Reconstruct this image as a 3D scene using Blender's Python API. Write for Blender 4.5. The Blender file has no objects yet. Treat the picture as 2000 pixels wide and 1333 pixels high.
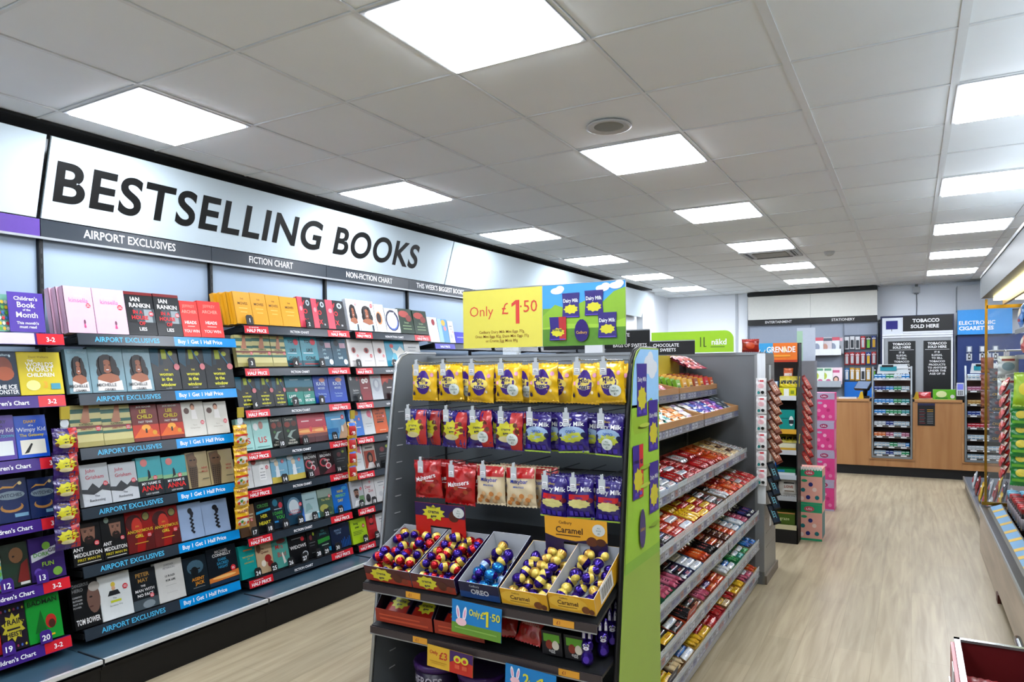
import bpy, math, random
from mathutils import Matrix, Vector
random.seed(11)
SC = bpy.context.scene
COL = SC.collection
R = math.radians

# ---------------------------------------------------------------- camera, world, exposure
cam_d = bpy.data.cameras.new('camera'); cam = bpy.data.objects.new('camera', cam_d); COL.objects.link(cam)
_yaw, _pit, _rol = R(29.48), R(-1.271), R(-0.647)
_f = Vector((-math.sin(_yaw)*math.cos(_pit), math.cos(_yaw)*math.cos(_pit), math.sin(_pit)))
_r = Vector((math.cos(_yaw), math.sin(_yaw), 0)); _u = _r.cross(_f)
_c, _s = math.cos(_rol), math.sin(_rol)
_r2 = _c*_r + _s*_u; _u2 = -_s*_r + _c*_u
_m = Matrix((_r2, _u2, -_f)).transposed().to_4x4(); _m.translation = (0, 0, 1.56)
cam.matrix_world = _m
cam_d.sensor_width = 36; cam_d.lens = 1381.1/2000*36; cam_d.shift_y = 80.1/2000; cam_d.clip_start = .05
SC.camera = cam
W = bpy.data.worlds.new('world'); SC.world = W; W.use_nodes = True
W.node_tree.nodes['Background'].inputs[0].default_value = (.75, .85, 1, 1)
W.node_tree.nodes['Background'].inputs[1].default_value = .05
SC.view_settings.view_transform = 'Standard'; SC.view_settings.look = 'None'
SC.view_settings.gamma = 1; SC.view_settings.use_curve_mapping = False
SC.view_settings.exposure = 0.0
LAMP = 37.0          # radiance of the ceiling light diffusers
SC.cycles.max_bounces = 7; SC.cycles.diffuse_bounces = 5; SC.cycles.glossy_bounces = 4
SC.cycles.transmission_bounces = 5; SC.cycles.transparent_max_bounces = 12
SC.cycles.caustics_reflective = False; SC.cycles.caustics_refractive = False
SC.cycles.sample_clamp_indirect = 6

# ---------------------------------------------------------------- materials
def lin(h):
    h = h.lstrip('#')
    if len(h) == 3: h = ''.join(c*2 for c in h)
    o = []
    for i in (0, 2, 4):
        c = int(h[i:i+2], 16)/255
        o.append(c/12.92 if c <= .04045 else ((c+.055)/1.055)**2.4)
    return o
_mats = {}
def M(hx, rough=.5, metal=0., var=.05, scale=30., emit=0., alpha=1., coat=0., bump=0., raw=False):
    k = (hx, rough, metal, var, scale, emit, alpha, coat, bump, raw)
    if k in _mats: return _mats[k]
    m = bpy.data.materials.new('mat_'+hx.lstrip('#')); m.use_nodes = True
    nt = m.node_tree; b = nt.nodes['Principled BSDF']; c = lin(hx)
    if not emit and not raw: c = [x**1.15*.68 for x in c]     # photo tones to surface reflectance
    b.inputs['Roughness'].default_value = rough; b.inputs['Metallic'].default_value = metal
    if not metal and not coat: b.inputs['Specular IOR Level'].default_value = .32
    if coat: b.inputs['Coat Weight'].default_value = coat; b.inputs['Coat Roughness'].default_value = .08
    tc = nt.nodes.new('ShaderNodeTexCoord'); nz = nt.nodes.new('ShaderNodeTexNoise')
    nz.inputs['Scale'].default_value = scale; nz.inputs['Detail'].default_value = 2
    nt.links.new(tc.outputs['Object'], nz.inputs['Vector'])
    mx = nt.nodes.new('ShaderNodeMix'); mx.data_type = 'RGBA'
    nt.links.new(nz.outputs['Fac'], mx.inputs[0])
    mx.inputs[6].default_value = [x*(1-var) for x in c]+[1]; mx.inputs[7].default_value = [min(1, x*(1+var)) for x in c]+[1]
    nt.links.new(mx.outputs[2], b.inputs['Base Color'])
    if bump:
        bp = nt.nodes.new('ShaderNodeBump'); bp.inputs['Strength'].default_value = bump; bp.inputs['Distance'].default_value = .004
        nt.links.new(nz.outputs['Fac'], bp.inputs['Height']); nt.links.new(bp.outputs['Normal'], b.inputs['Normal'])
    if emit:
        b.inputs['Emission Color'].default_value = c+[1]; b.inputs['Emission Strength'].default_value = emit
    if alpha < 1: b.inputs['Alpha'].default_value = alpha
    _mats[k] = m; return m
def glass(hx='#f4fbff', alpha=.12, rough=.03):
    k = ('glass', hx, alpha)
    if k in _mats: return _mats[k]
    m = bpy.data.materials.new('mat_clear'); m.use_nodes = True
    nt = m.node_tree; nt.nodes.clear(); o = nt.nodes.new('ShaderNodeOutputMaterial')
    t = nt.nodes.new('ShaderNodeBsdfTransparent'); g = nt.nodes.new('ShaderNodeBsdfPrincipled'); x = nt.nodes.new('ShaderNodeMixShader')
    g.inputs['Base Color'].default_value = lin(hx)+[1]; g.inputs['Roughness'].default_value = rough
    nz = nt.nodes.new('ShaderNodeTexNoise'); nz.inputs['Scale'].default_value = 6
    mp = nt.nodes.new('ShaderNodeMapRange'); mp.inputs[3].default_value = alpha*.8; mp.inputs[4].default_value = alpha*1.2
    nt.links.new(nz.outputs['Fac'], mp.inputs[0]); nt.links.new(mp.outputs[0], x.inputs[0])
    nt.links.new(t.outputs[0], x.inputs[1]); nt.links.new(g.outputs[0], x.inputs[2]); nt.links.new(x.outputs[0], o.inputs[0])
    _mats[k] = m; return m
def wood(c1, c2, plank=None, axis=1, rough=.45, grain=(14, .9), pl=1.2):
    k = ('wood', c1, c2, plank, axis, grain)
    if k in _mats: return _mats[k]
    m = bpy.data.materials.new('mat_wood'); m.use_nodes = True
    nt = m.node_tree; b = nt.nodes['Principled BSDF']; L = nt.links.new; N = nt.nodes.new
    tc = N('ShaderNodeTexCoord'); mp = N('ShaderNodeMapping'); L(tc.outputs['Object'], mp.inputs[0])
    s = [grain[0]]*3; s[axis] = grain[1]; mp.inputs['Scale'].default_value = s
    nz = N('ShaderNodeTexNoise'); nz.inputs['Scale'].default_value = 1; nz.inputs['Detail'].default_value = 6; nz.inputs['Distortion'].default_value = .6
    L(mp.outputs[0], nz.inputs['Vector'])
    cr = N('ShaderNodeValToRGB'); cr.color_ramp.elements[0].position = .3; cr.color_ramp.elements[1].position = .7
    cr.color_ramp.elements[0].color = lin(c1)+[1]; cr.color_ramp.elements[1].color = lin(c2)+[1]
    L(nz.outputs['Fac'], cr.inputs[0]); out = cr.outputs[0]
    if plank:
        m2 = N('ShaderNodeMapping'); L(tc.outputs['Object'], m2.inputs[0])
        if axis == 1: m2.inputs['Rotation'].default_value = (0, 0, R(90))
        br = N('ShaderNodeTexBrick'); br.inputs['Scale'].default_value = 1; br.inputs['Brick Width'].default_value = pl; br.inputs['Row Height'].default_value = plank
        br.inputs['Mortar Size'].default_value = .0012; br.inputs['Mortar Smooth'].default_value = .1; br.offset = .37
        br.inputs['Color1'].default_value = (.9, .9, .9, 1); br.inputs['Color2'].default_value = (1.05, 1.04, 1.03, 1); br.inputs['Mortar'].default_value = (.62, .6, .58, 1)
        L(m2.outputs[0], br.inputs['Vector'])
        mu = N('ShaderNodeMix'); mu.data_type = 'RGBA'; mu.blend_type = 'MULTIPLY'; mu.inputs[0].default_value = .8
        L(out, mu.inputs[6]); L(br.outputs['Color'], mu.inputs[7]); out = mu.outputs[2]
        big = N('ShaderNodeTexNoise'); big.inputs['Scale'].default_value = 1.3; big.inputs['Detail'].default_value = 3
        mr = N('ShaderNodeMapRange'); mr.inputs[1].default_value = .3; mr.inputs[2].default_value = .7; mr.inputs[3].default_value = .3; mr.inputs[4].default_value = .48
        L(big.outputs['Fac'], mr.inputs[0]); L(mr.outputs[0], b.inputs['Roughness'])
    else: b.inputs['Roughness'].default_value = rough
    L(out, b.inputs['Base Color']); _mats[k] = m; return m

# ---------------------------------------------------------------- mesh building
_gl = {}
def glyph(s, bold):
    if any(c in s for c in 'MWNVwmk') and bold > .013 and not s.startswith('BESTSELL'): bold = .013 if 'M' in s or 'W' in s else min(bold, .02)
    k = (s, bold)
    if k not in _gl:
        cu = bpy.data.curves.new('t', 'FONT'); cu.body = s; cu.resolution_u = 8 if s.startswith('BESTSELL') else 2; cu.offset = bold; cu.space_character = 1.1 if s.startswith('BESTSELL') else 1
        o = bpy.data.objects.new('t', cu); me = bpy.data.meshes.new_from_object(o)
        v = [(p.co.x, p.co.y) for p in me.vertices]; f = [tuple(p.vertices) for p in me.polygons]
        if v:
            x0 = min(p[0] for p in v); x1 = max(p[0] for p in v)
            v = [((x-x0)/.73, y/.73) for x, y in v]; wd = (x1-x0)/.73
        else: wd = 0
        bpy.data.objects.remove(o); bpy.data.curves.remove(cu); bpy.data.meshes.remove(me)
        _gl[k] = (v, f, wd)
    return _gl[k]
class MB:
    """collects shapes in a face frame (x right, z up, y into the thing) for one mesh object"""
    def __init__(s, surf=None): s.v = []; s.f = []; s.mi = []; s.ms = []; s.sm = []; s.T = None; s.surf = surf; s.k = 0
    def add(s, vs, fs, m, smooth=False):
        o = len(s.v)
        if s.T is not None: vs = [tuple(s.T @ Vector(p)) for p in vs]
        s.v += [tuple(p) for p in vs]
        if m not in s.ms: s.ms.append(m)
        i = s.ms.index(m)
        for q in fs: s.f.append(tuple(o+a for a in q)); s.mi.append(i); s.sm.append(smooth)
        return s
    def box(s, x0, x1, y0, y1, z0, z1, m):
        v = [(x0,y0,z0),(x1,y0,z0),(x1,y1,z0),(x0,y1,z0),(x0,y0,z1),(x1,y0,z1),(x1,y1,z1),(x0,y1,z1)]
        return s.add(v, [(0,3,2,1),(4,5,6,7),(0,1,5,4),(1,2,6,5),(2,3,7,6),(3,0,4,7)], m)
    def slab(s, pts, t, m):
        """prism: polygon pts (3-D, planar) pushed by vector t"""
        n = len(pts); a = [Vector(p) for p in pts]; b = [p+Vector(t) for p in a]
        return s.add(a+b, [tuple(range(n)), tuple(range(2*n-1, n-1, -1))]+[(i, i+n, (i+1) % n+n, (i+1) % n) for i in range(n)], m)
    def _y(s, x, z, y): return (s.surf(x, z) if s.surf else 0)+y
    def _off(s):
        s.k += 1; return -(.0013 if s.surf else .0005)-.00025*s.k
    def rect(s, x0, z0, x1, z1, m, y=None):
        y = s._off() if y is None else y
        if not s.surf: return s.add([(x0,y,z0),(x1,y,z0),(x1,y,z1),(x0,y,z1)], [(0,1,2,3)], m)
        a, b = max(1, int((x1-x0)/.012)), max(1, int((z1-z0)/.012))
        v = [(x0+(x1-x0)*i/a, 0, z0+(z1-z0)*j/b) for j in range(b+1) for i in range(a+1)]
        v = [(p[0], s._y(p[0], p[2], y), p[2]) for p in v]
        return s.add(v, [(j*(a+1)+i, j*(a+1)+i+1, (j+1)*(a+1)+i+1, (j+1)*(a+1)+i) for j in range(b) for i in range(a)], m, True)
    def polar(s, cx, cz, rx, rz, m, n=14, fn=None, rot=0, y=None):
        y = s._off() if y is None else y; rings = 3 if s.surf else 1
        v = [(cx, s._y(cx, cz, y), cz)]; f = []
        for q in range(1, rings+1):
            for i in range(n):
                t = 2*math.pi*i/n; k = (fn(t, i) if fn else 1)*q/rings
                px, pz = rx*k*math.cos(t), rz*k*math.sin(t)
                if rot: px, pz = px*math.cos(rot)-pz*math.sin(rot), px*math.sin(rot)+pz*math.cos(rot)
                v.append((cx+px, s._y(cx+px, cz+pz, y), cz+pz))
        f += [(0, 1+i, 1+(i+1) % n) for i in range(n)]
        for q in range(1, rings):
            o = 1+(q-1)*n; p = o+n
            f += [(o+i, p+i, p+(i+1) % n, o+(i+1) % n) for i in range(n)]
        return s.add(v, f, m, bool(s.surf))
    def egg(s, cx, cz, rx, rz, m, n=14, rot=0): return s.polar(cx, cz, rx, rz, m, n, lambda t, i: 1-.12*math.sin(t)*abs(math.cos(t)), rot)
    def star(s, cx, cz, rx, rz, m, n=18, d=.78): return s.polar(cx, cz, rx, rz, m, n, lambda t, i: 1 if i % 2 else d)
    def poly(s, pts, m, y=None):
        y = s._off() if y is None else y
        return s.add([(x, s._y(x, z, y), z) for x, z in pts], [tuple(range(len(pts)))], m)
    def text(s, t, x, z, h, m, al='C', w=None, bold=.018, y=None, rot=0, sx=1.):
        """cap height h, baseline z; w squeezes or fits to a width"""
        v, f, wd = glyph(t, bold); y = s._off() if y is None else y
        k = h*sx
        if w and wd*k > w: k = w/wd
        ox = {'C': -wd*k/2, 'L': 0, 'R': -wd*k}[al]; c, q = math.cos(rot), math.sin(rot); o = []
        for a, b in v:
            a = a*k+ox; b = b*h; a, b = a*c-b*q, a*q+b*c
            o.append((x+a, s._y(x+a, z+b, y), z+b))
        return s.add(o, f, m)
    def one(s, x, z, h, m):
        a, b = -h*.02, h*.16; s.poly([(x+a, z), (x+b, z), (x+b, z+h), (x+a, z+h)], m); return s.poly([(x+a, z+h), (x+a-h*.2, z+h*.86), (x+a-h*.2, z+h*.72), (x+a, z+h*.84)], m)
    def tube(s, pts, r, m, n=8, cap=True):
        P = [Vector(p) for p in pts]; v = []; f = []
        for i, p in enumerate(P):
            d = (P[min(i+1, len(P)-1)]-P[max(i-1, 0)]).normalized()
            a = d.cross(Vector((0, 0, 1)) if abs(d.z) < .9 else Vector((1, 0, 0))).normalized(); b = d.cross(a)
            for k in range(n):
                t = 2*math.pi*k/n; v.append(p+r*(math.cos(t)*a+math.sin(t)*b))
        for i in range(len(P)-1):
            f += [(i*n+k, i*n+(k+1) % n, (i+1)*n+(k+1) % n, (i+1)*n+k) for k in range(n)]
        if cap: f += [tuple(range(n-1, -1, -1)), tuple((len(P)-1)*n+k for k in range(n))]
        return s.add(v, f, m, True)
    def lathe(s, prof, m, n=16, cx=0, cy=0, smooth=True):
        v = []; f = []
        for r, z in prof: v += [(cx+r*math.cos(2*math.pi*k/n), cy+r*math.sin(2*math.pi*k/n), z) for k in range(n)]
        for i in range(len(prof)-1): f += [(i*n+k, i*n+(k+1) % n, (i+1)*n+(k+1) % n, (i+1)*n+k) for k in range(n)]
        f += [tuple(range(n-1, -1, -1)), tuple((len(prof)-1)*n+k for k in range(n))]
        return s.add(v, f, m, smooth)
    def mesh(s, name):
        me = bpy.data.meshes.new(name); me.from_pydata(s.v, [], s.f)
        for m in s.ms: me.materials.append(m)
        me.polygons.foreach_set('material_index', s.mi); me.polygons.foreach_set('use_smooth', s.sm); me.update()
        return me
    def obj(s, name, parent=None, T=None):
        o = bpy.data.objects.new(name, s.mesh(name)); COL.objects.link(o)
        if parent: o.parent = parent
        if T is not None: o.matrix_world = T
        return o
def tag(o, label=None, cat=None, group=None, kind=None):
    if label: o['label'] = label
    if cat: o['category'] = cat
    if group: o['group'] = group
    if kind: o['kind'] = kind
    return o
def empty(name, T, label, cat, group=None):
    o = bpy.data.objects.new(name, None); COL.objects.link(o); o.empty_display_size = .05
    o.matrix_world = T; return tag(o, label, cat, group)
def TR(x, y, z, rz=0, rx=0, ry=0):
    return Matrix.Translation((x, y, z)) @ Matrix.Rotation(R(rz), 4, 'Z') @ Matrix.Rotation(R(rx), 4, 'X') @ Matrix.Rotation(R(ry), 4, 'Y')
def inst(me, name, T, label, cat, group=None):
    o = bpy.data.objects.new(name, me); COL.objects.link(o); o.matrix_world = T
    return tag(o, label, cat, group)
def copy_tree(o, T, label, group=None):
    c = o.copy(); COL.objects.link(c); c.matrix_world = T; c['label'] = label
    if group: c['group'] = group
    for ch in list(o.children):
        d = ch.copy(); COL.objects.link(d); d.parent = c
        for g in list(ch.children):
            e = g.copy(); COL.objects.link(e); e.parent = d
    return c
NTH = ['first','second','third','fourth','fifth','sixth','seventh','eighth','ninth','tenth','eleventh','twelfth','thirteenth','fourteenth','fifteenth','sixteenth']
BLACK = M('#16181a', .45); WHITE = M('#e9edf0', .4); SILVER = M('#b9bdc0', .3, .8); DKGREY = M('#2f3439', .45)
STEEL = M('#8d9194', .32, .75)

# ---------------------------------------------------------------- the room
CZ = 2.765
X0, X1, Y0, Y1 = -3.86, 4.6, -3.4, 12.8
def plane(name, pts, m):
    b = MB(); b.add(pts, [tuple(range(len(pts)))], m); o = b.obj(name); return tag(o, kind='structure')
FLOOR = wood('#7b6f59', '#988d76', plank=.18, axis=1, grain=(26, 1.6), pl=1.25)
b = MB(); b.box(X0-.1, X1+.1, Y0-.1, Y1+.1, -.1, 0, FLOOR); tag(b.obj('floor'), kind='structure')
WALLM = M('#e6ecf3', .6, var=.02, scale=3, raw=True)
for nm, q in (('wall_left', (X0-.1, X0, Y0, Y1)), ('wall_right', (X1, X1+.1, Y0, Y1)), ('wall_front', (X0-.1, X1+.1, Y0-.1, Y0)), ('wall_back', (X0-.1, X1+.1, Y1, Y1+.1))):
    b = MB(); b.box(q[0], q[1], q[2], q[3], 0, CZ+.12, WALLM); tag(b.obj(nm), kind='structure')
# ceiling: tee grid with lay-in tiles
GX, GY, P = -1.638, 1.850, .6
LIGHTS = {(i, j) for i in (-3, 0, 3, 6) for j in (-6, -3, 0, 3, 6, 9, 12, 15)}  # outermost column is added, out of view, to brighten the right-hand ceiling
AC = (0, 10)
TILE = M('#ebf1f4', .8, var=.02, scale=5, bump=.05, raw=True); TEE = M('#dfe4e6', .5, var=.02, raw=True)
b = MB(); b.box(X0-.1, X1+.1, Y0-.1, Y1+.1, CZ+.02, CZ+.1, M('#8a8988', .8))
i0, i1 = math.floor((X0-GX)/P), math.ceil((X1-GX)/P); j0, j1 = math.floor((Y0-GY)/P), math.ceil((Y1-GY)/P)
for i in range(i0, i1+1):
    x = GX+i*P; hw = .016 if i in (2, 3) else .008
    if X0 < x < X1: b.box(x-hw, x+hw, Y0, Y1, CZ-.002, CZ+.02, TEE)
for j in range(j0, j1+1):
    y = GY+j*P
    if Y0 < y < Y1: b.box(max(X0, -9), X1, y-.007, y+.007, CZ-.001, CZ+.02, TEE)
for i in range(i0, i1):
    for j in range(j0, j1):
        if (i, j) in LIGHTS or (i, j) == AC: continue
        ax, bx = max(GX+i*P+.011, X0), min(GX+i*P+P-.011, X1); ay, by = max(GY+j*P+.011, Y0), min(GY+j*P+P-.011, Y1)
        if bx-ax > .02 and by-ay > .02: b.box(ax, bx, ay, by, CZ+.003, CZ+.021, TILE)
tag(b.obj('ceiling'), kind='structure')
DIFF = M('#f1f6ff', .5, emit=LAMP); LFR = M('#c9ccd0', .4, raw=True)
def light_mesh():
    f = MB(); a = .29; c = .272
    for q in ((-a, a, -a, -c), (-a, a, c, a), (-a, -c, -c, c), (c, a, -c, c)): f.box(*q, -.006, .016, LFR)
    d = MB(); d.box(-c, c, -c, c, -.012, .014, DIFF); return f.mesh('frame'), d.mesh('diffuser')
fm, dm = light_mesh()
COLN = {-3: 'beside the book wall', 0: 'over the middle aisle', 3: 'on the counter side', 6: 'added beyond the case'}
rown = {}
for (i, j) in sorted(LIGHTS):
    rown[i] = rown.get(i, -1)+1
    lab = 'square lit ceiling panel %s, %s of its row %s' % (COLN[i], NTH[rown[i]], 'over the wooden floor')
    r = empty('ceiling_light', TR(GX+i*P+.3, GY+j*P+.3, CZ), lab, 'ceiling light', 'square ceiling lights')
    for nm, me in (('frame', fm), ('diffuser', dm)):
        o = bpy.data.objects.new(nm, me); COL.objects.link(o); o.parent = r
# ceiling strip painted black for the shade above the book wall header
b = MB(); b.box(X0, -3.62, Y0, 11.0, CZ-.012, CZ+.002, M('#1b1c1c', .8)); tag(b.obj('shade_strip'), kind='structure')
# ---------------------------------------------------------------- book wall bays (face +X)
WX, BP, BS = -3.33, .985, 1.92            # front of base, bay pitch, start of the airport bay
def FW(y, z=0, d=0, tilt=0): return TR(WX-d, y, z, 90, -tilt)
PANEL = M('#8a9bae', .22, var=.04, scale=2, raw=True); DARKP = M('#22262b', .5); SLATE = M('#2c4250', .3, var=.1, scale=8, raw=True); PLINTH = M('#08090a', .5)
LAB_D = M('#3a434c', .22); CYAN = M('#55b9e0', .3); BLUE = M('#1795d4', .22); RED = M('#d3303c', .25); PURP = M('#4b2f86', .25); WT = M('#f4f6f8', .35)
SHELF = M('#1c2126', .4)
bayn = {-1: "children's cards bay", 0: "children's bay", 1: 'airport bay', 2: 'fiction bay', 3: 'non-fiction bay', 4: "week's biggest books bay"}
ZB = {0: [1.742, 1.452, 1.163, .879, .579, .294], 1: [1.748, 1.451, 1.184, .888, .602, .292], 2: [1.838, 1.576, 1.321, 1.059, .827, .533, .274],
      3: [1.836, 1.571, 1.318, 1.061, .801, .535, .268], 4: [1.774, 1.52, 1.27, 1.02, .77, .52, .27]}
for k in (-1, 5, 6, 7, 8): ZB[k] = ZB[0] if k < 0 else ZB[4]
TAGS = {(2, 0): [(.02, '1'), (.555, '2')], (2, 1): [(.03, '3'), (.42, '4'), (.68, '5')], (2, 2): [(.06, '6'), (.41, '7'), (.67, '8')], (2, 3): [(.28, '10'), (.5, '11'), (.8, '12')],
        (2, 4): [(.3, '14'), (.55, '15'), (.84, '16')], (2, 5): [(.03, '17'), (.16, '18'), (.3, '19'), (.44, '20'), (.58, '21'), (.7, '22'), (.85, '23')],
        (2, 6): [(.05, '24'), (.19, '25'), (.34, '26'), (.47, '27'), (.61, '28'), (.69, '29'), (.81, '30')],
        (3, 1): [(.01, '1'), (.46, '2')], (3, 2): [(.02, '4'), (.44, '5')], (3, 4): [(.22, '11'), (.35, '12')], (3, 5): [(.02, '17'), (.17, '18'), (.33, '19')], (3, 6): [(.06, '24'), (.2, '25'), (.34, '26')],
        (0, 3): [(.62, '7')], (0, 4): [(.68, '12'), (.84, '13')], (0, 5): [(.68, '19'), (.85, '20')]}
bays = {}
for k in range(-1, 9):
    y = BS+(k-1)*BP
    nm = bayn.get(k, 'plain bay')
    lab = {-1: "black slanted bookcase bay nearest the camera under the purple strip", 0: "black slanted bookcase bay of children's books under the purple strip", 1: 'black bookcase bay with blue half-price strips, under AIRPORT EXCLUSIVES',
           2: 'black bookcase bay with red half-price strips, under FICTION CHART', 3: 'black bookcase bay behind the egg display, under NON-FICTION CHART', 4: "black bookcase bay under the week's biggest books strip"}.get(k, 'black bookcase bay past the egg display, %s from the far end of the wall' % NTH[8-k])
    r = empty('bookcase_bay', FW(y), lab, 'bookcase', 'bookcase bays along the left wall'); bays[k] = r
    b = MB(); b.box(.001, BP-.001, .478, .49, .19, 1.66, DARKP); b.box(.001, BP-.001, .474, .49, 1.66, 2.30, PANEL); b.obj('back_panel', r)
    b = MB(); b.box(.001, .02, .45, .474, .19, 2.30, BLACK)
    for q in range(40): b.box(.006, .014, .448, .451, .25+q*.05, .275+q*.05, M('#3a3d40', .5))
    b.obj('upright', r)
    b = MB(); b.box(.001, BP-.001, 0, .47, .17, .193, SLATE); b.box(.001, BP-.001, -.014, .004, .178, .197, M('#d5dade', .25, .5, raw=True)); b.box(.001, .007, -.016, .2, .166, .198, DKGREY); b.obj('base_shelf', r)
    b = MB(); b.box(.001, BP-.001, .012, .47, 0, .168, PLINTH); b.box(.001, BP-.001, .0, .012, .145, .16, PLINTH); b.obj('plinth', r)
    x0, x1 = .035, .955
    for n, z in enumerate(ZB[k]):
        b = MB(); b.slab([(x0, .205, z-.004), (x0, .449, z-.05), (x0, .449, z-.06), (x0, .205, z-.014)], (x1-x0, 0, 0), SHELF)
        for xx in (x0-.006, x1): b.slab([(xx, .198, z-.022), (xx, .449, z-.045), (xx, .449, z-.07), (xx, .2, z-.05)], (.006, 0, 0), BLACK)
        sh = b.obj('shelf', r)
        b = MB(); b.T = Matrix.Translation((0, .186, z-.058)) @ Matrix.Rotation(R(-12), 4, 'X'); L = x1-x0; hh = .056 if k <= 1 else .048
        b.box(x0, x1, 0, .006, 0, hh, LAB_D if k > 0 else PURP)
        if k == 1:
            b.rect(x0, .002, x0+.56*L, hh-.002, LAB_D); b.rect(x0+.56*L, .002, x1, hh-.002, BLUE)
            b.text('AIRPORT EXCLUSIVES', x0+.08, .016, .026, CYAN, 'L', .44); b.text('Buy 1 Get 1 Half Price', x0+.585*L, .018, .023, WT, 'L', .34)
        elif k in (2, 3):
            lo, hi = x0+.2*L, x1-.235*L; b.rect(x0, .001, lo, hh-.001, RED); b.rect(hi, .001, x1, hh-.001, RED)
            for cx in ((x0+lo)/2, (hi+x1)/2): b.text('HALF PRICE', cx, .008, .021, WT, w=.17); b.text('BUY ONE GET ONE', cx-.02, .035, .006, WT)
            b.text('FICTION CHART' if k == 2 else 'NON-FICTION CHART', (lo+hi)/2, .014, .016, WT)
        elif k <= 0:
            b.rect(x1-.12, .002, x1, hh-.002, RED); b.text('3-2', x1-.06, .016, .022, WT); b.text("Children's Chart", x1-.16, .016, .02, WT, 'R')
            if n == 0: b.rect(x0, .002, x1-.13, hh-.002, M('#d8cfe8', .3))
        elif k == 4: b.rect(x0, .001, x0+.3, hh-.001, M('#5b57b8', .3)); b.text('HALF PRICE', x0+.15, .012, .02, WT)
        b.obj('ticket_strip', sh)
        for fx, s in TAGS.get((k, n), []):
            t = MB(); t.T = Matrix.Translation((x0+fx*L, .188, z-.004)) @ Matrix.Rotation(R(-12), 4, 'X'); c = BLACK if k > 0 else PURP
            t.slab([(0, 0, 0), (.052, 0, 0), (.052, 0, .045), (.042, 0, .06), (.01, 0, .06), (0, 0, .05)], (0, .002, 0), c); t.text(s, .026, .014, .026, WT, w=.042); t.obj('number_tag', sh)
# header signs and category strips
def header(y0, y1, lab, text=None):
    b = MB(); a = math.degrees(math.atan2(.115, .386)); T = TR(-3.76, y0, 2.322, 90, a)
    b.box(.004, y1-y0-.004, 0, .012, 0, .402, M('#b9c7cf', .3, var=.02, scale=2, raw=True)); b.box(.0, y1-y0, .013, .02, -.005, .404, BLACK)
    if text:
        v, f, wd = glyph(text, .025); k = 2.98/wd; b.text(text, 1.92+.045-y0, .1, .2, M('#0b0d0f', .5), 'L', 2.97, bold=.025, sx=k/.2, y=-.0015)
    o = b.obj('header_sign', T=T); return tag(o, lab, 'sign', 'white header signs along the book wall')
header(-3.3, 1.905, 'blank white header board left of BESTSELLING BOOKS')
header(1.92, 5.4, 'white header board lettered BESTSELLING BOOKS in black', 'BESTSELLING BOOKS')
header(5.405, 10.88, 'blank white header board far along the book wall')
def catstrip(y0, y1, m, text, xt, lab, w):
    b = MB(); b.box(.002, y1-y0-.002, 0, .012, 0, .086, m); b.box(0, y1-y0, -.004, .012, -.012, 0, SILVER)
    if text: b.text(text, xt-y0, .026, .045, WT, 'L', w, bold=.012)
    o = b.obj('category_strip', T=TR(-3.762, y0, 2.231, 90)); tag(o, lab, 'sign', 'category strips under the header boards')
catstrip(BS-3*BP, BS-BP, M('#6a4aa6', .3), None, 0, 'plain purple category strip at the near end of the wall', .5)
catstrip(BS-BP, BS, M('#6a4aa6', .3), None, 0, "plain purple category strip over the children's bay", .5)
catstrip(BS, BS+BP, LAB_D, 'AIRPORT EXCLUSIVES', 2.13, 'dark grey strip reading AIRPORT EXCLUSIVES', .53)
catstrip(BS+BP, BS+2*BP, LAB_D, 'FICTION CHART', 3.19, 'dark grey strip reading FICTION CHART', .375)
catstrip(BS+2*BP, BS+3*BP, LAB_D, 'NON-FICTION CHART', 4.10, 'dark grey strip reading NON-FICTION CHART', .55)
catstrip(BS+3*BP, BS+4*BP, LAB_D, "THIS WEEK'S BIGGEST BOOKS", 4.98, "dark grey strip reading THIS WEEK'S BIGGEST BOOKS", .75)
for k in range(5, 9):
    catstrip(BS+(k-1)*BP, BS+k*BP, LAB_D, 'ALL WEEK' if k == 8 else None, BS+k*BP-.5, 'dark grey strip reading ALL WEEK at the far end of the wall' if k == 8 else 'blank dark grey category strip, %s past the biggest books strip' % NTH[k-5], .45)

# ---------------------------------------------------------------- books
D = {}
def book_cmds(b, w, h, cmds):
    for c in cmds:
        o = c[0]
        if o == 't': b.text(c[1], c[2]*w, c[3]*h, c[4]*h, M(c[5], .35), w=(c[6] if len(c) > 6 else .9)*w, bold=c[7]+.008 if len(c) > 7 else .026)
        elif o == 'r': b.rect(c[1]*w, c[2]*h, c[3]*w, c[4]*h, M(c[5], .35))
        elif o == 'e': b.polar(c[1]*w, c[2]*h, c[3]*w, c[4]*h, M(c[5], .35), n=14)
        elif o == 'p': b.poly([(x*w, z*h) for x, z in c[1]], M(c[2], .35))
        elif o == 's': b.star(c[1]*w, c[2]*h, c[3]*w, c[4]*h, M(c[5], .35), n=20, d=.7)
        elif o == 'S': b.polar(c[1]*w, c[2]*h, .085*w, .085*w, M('#d8323f', .3), n=12); b.text('HALF', c[1]*w, c[2]*h+.001, .0055, WT, w=.11*w, bold=.02); b.text('PRICE', c[1]*w, c[2]*h-.007, .0055, WT, w=.12*w, bold=.02)
PAGES = M('#d9d2c2', .8)
def book_mesh(d, w, h, t=.028):
    b = MB(); bg = M(D[d][0], .3)
    b.box(.001, w-.001, .002, t-.002, .002, h-.002, PAGES); b.box(0, w, 0, .0022, 0, h, bg); b.box(0, w, t-.002, t, 0, h, bg); b.box(0, .003, 0, t, 0, h, bg)
    book_cmds(b, w, h, D[d][2]); return b.mesh('book')
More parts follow.
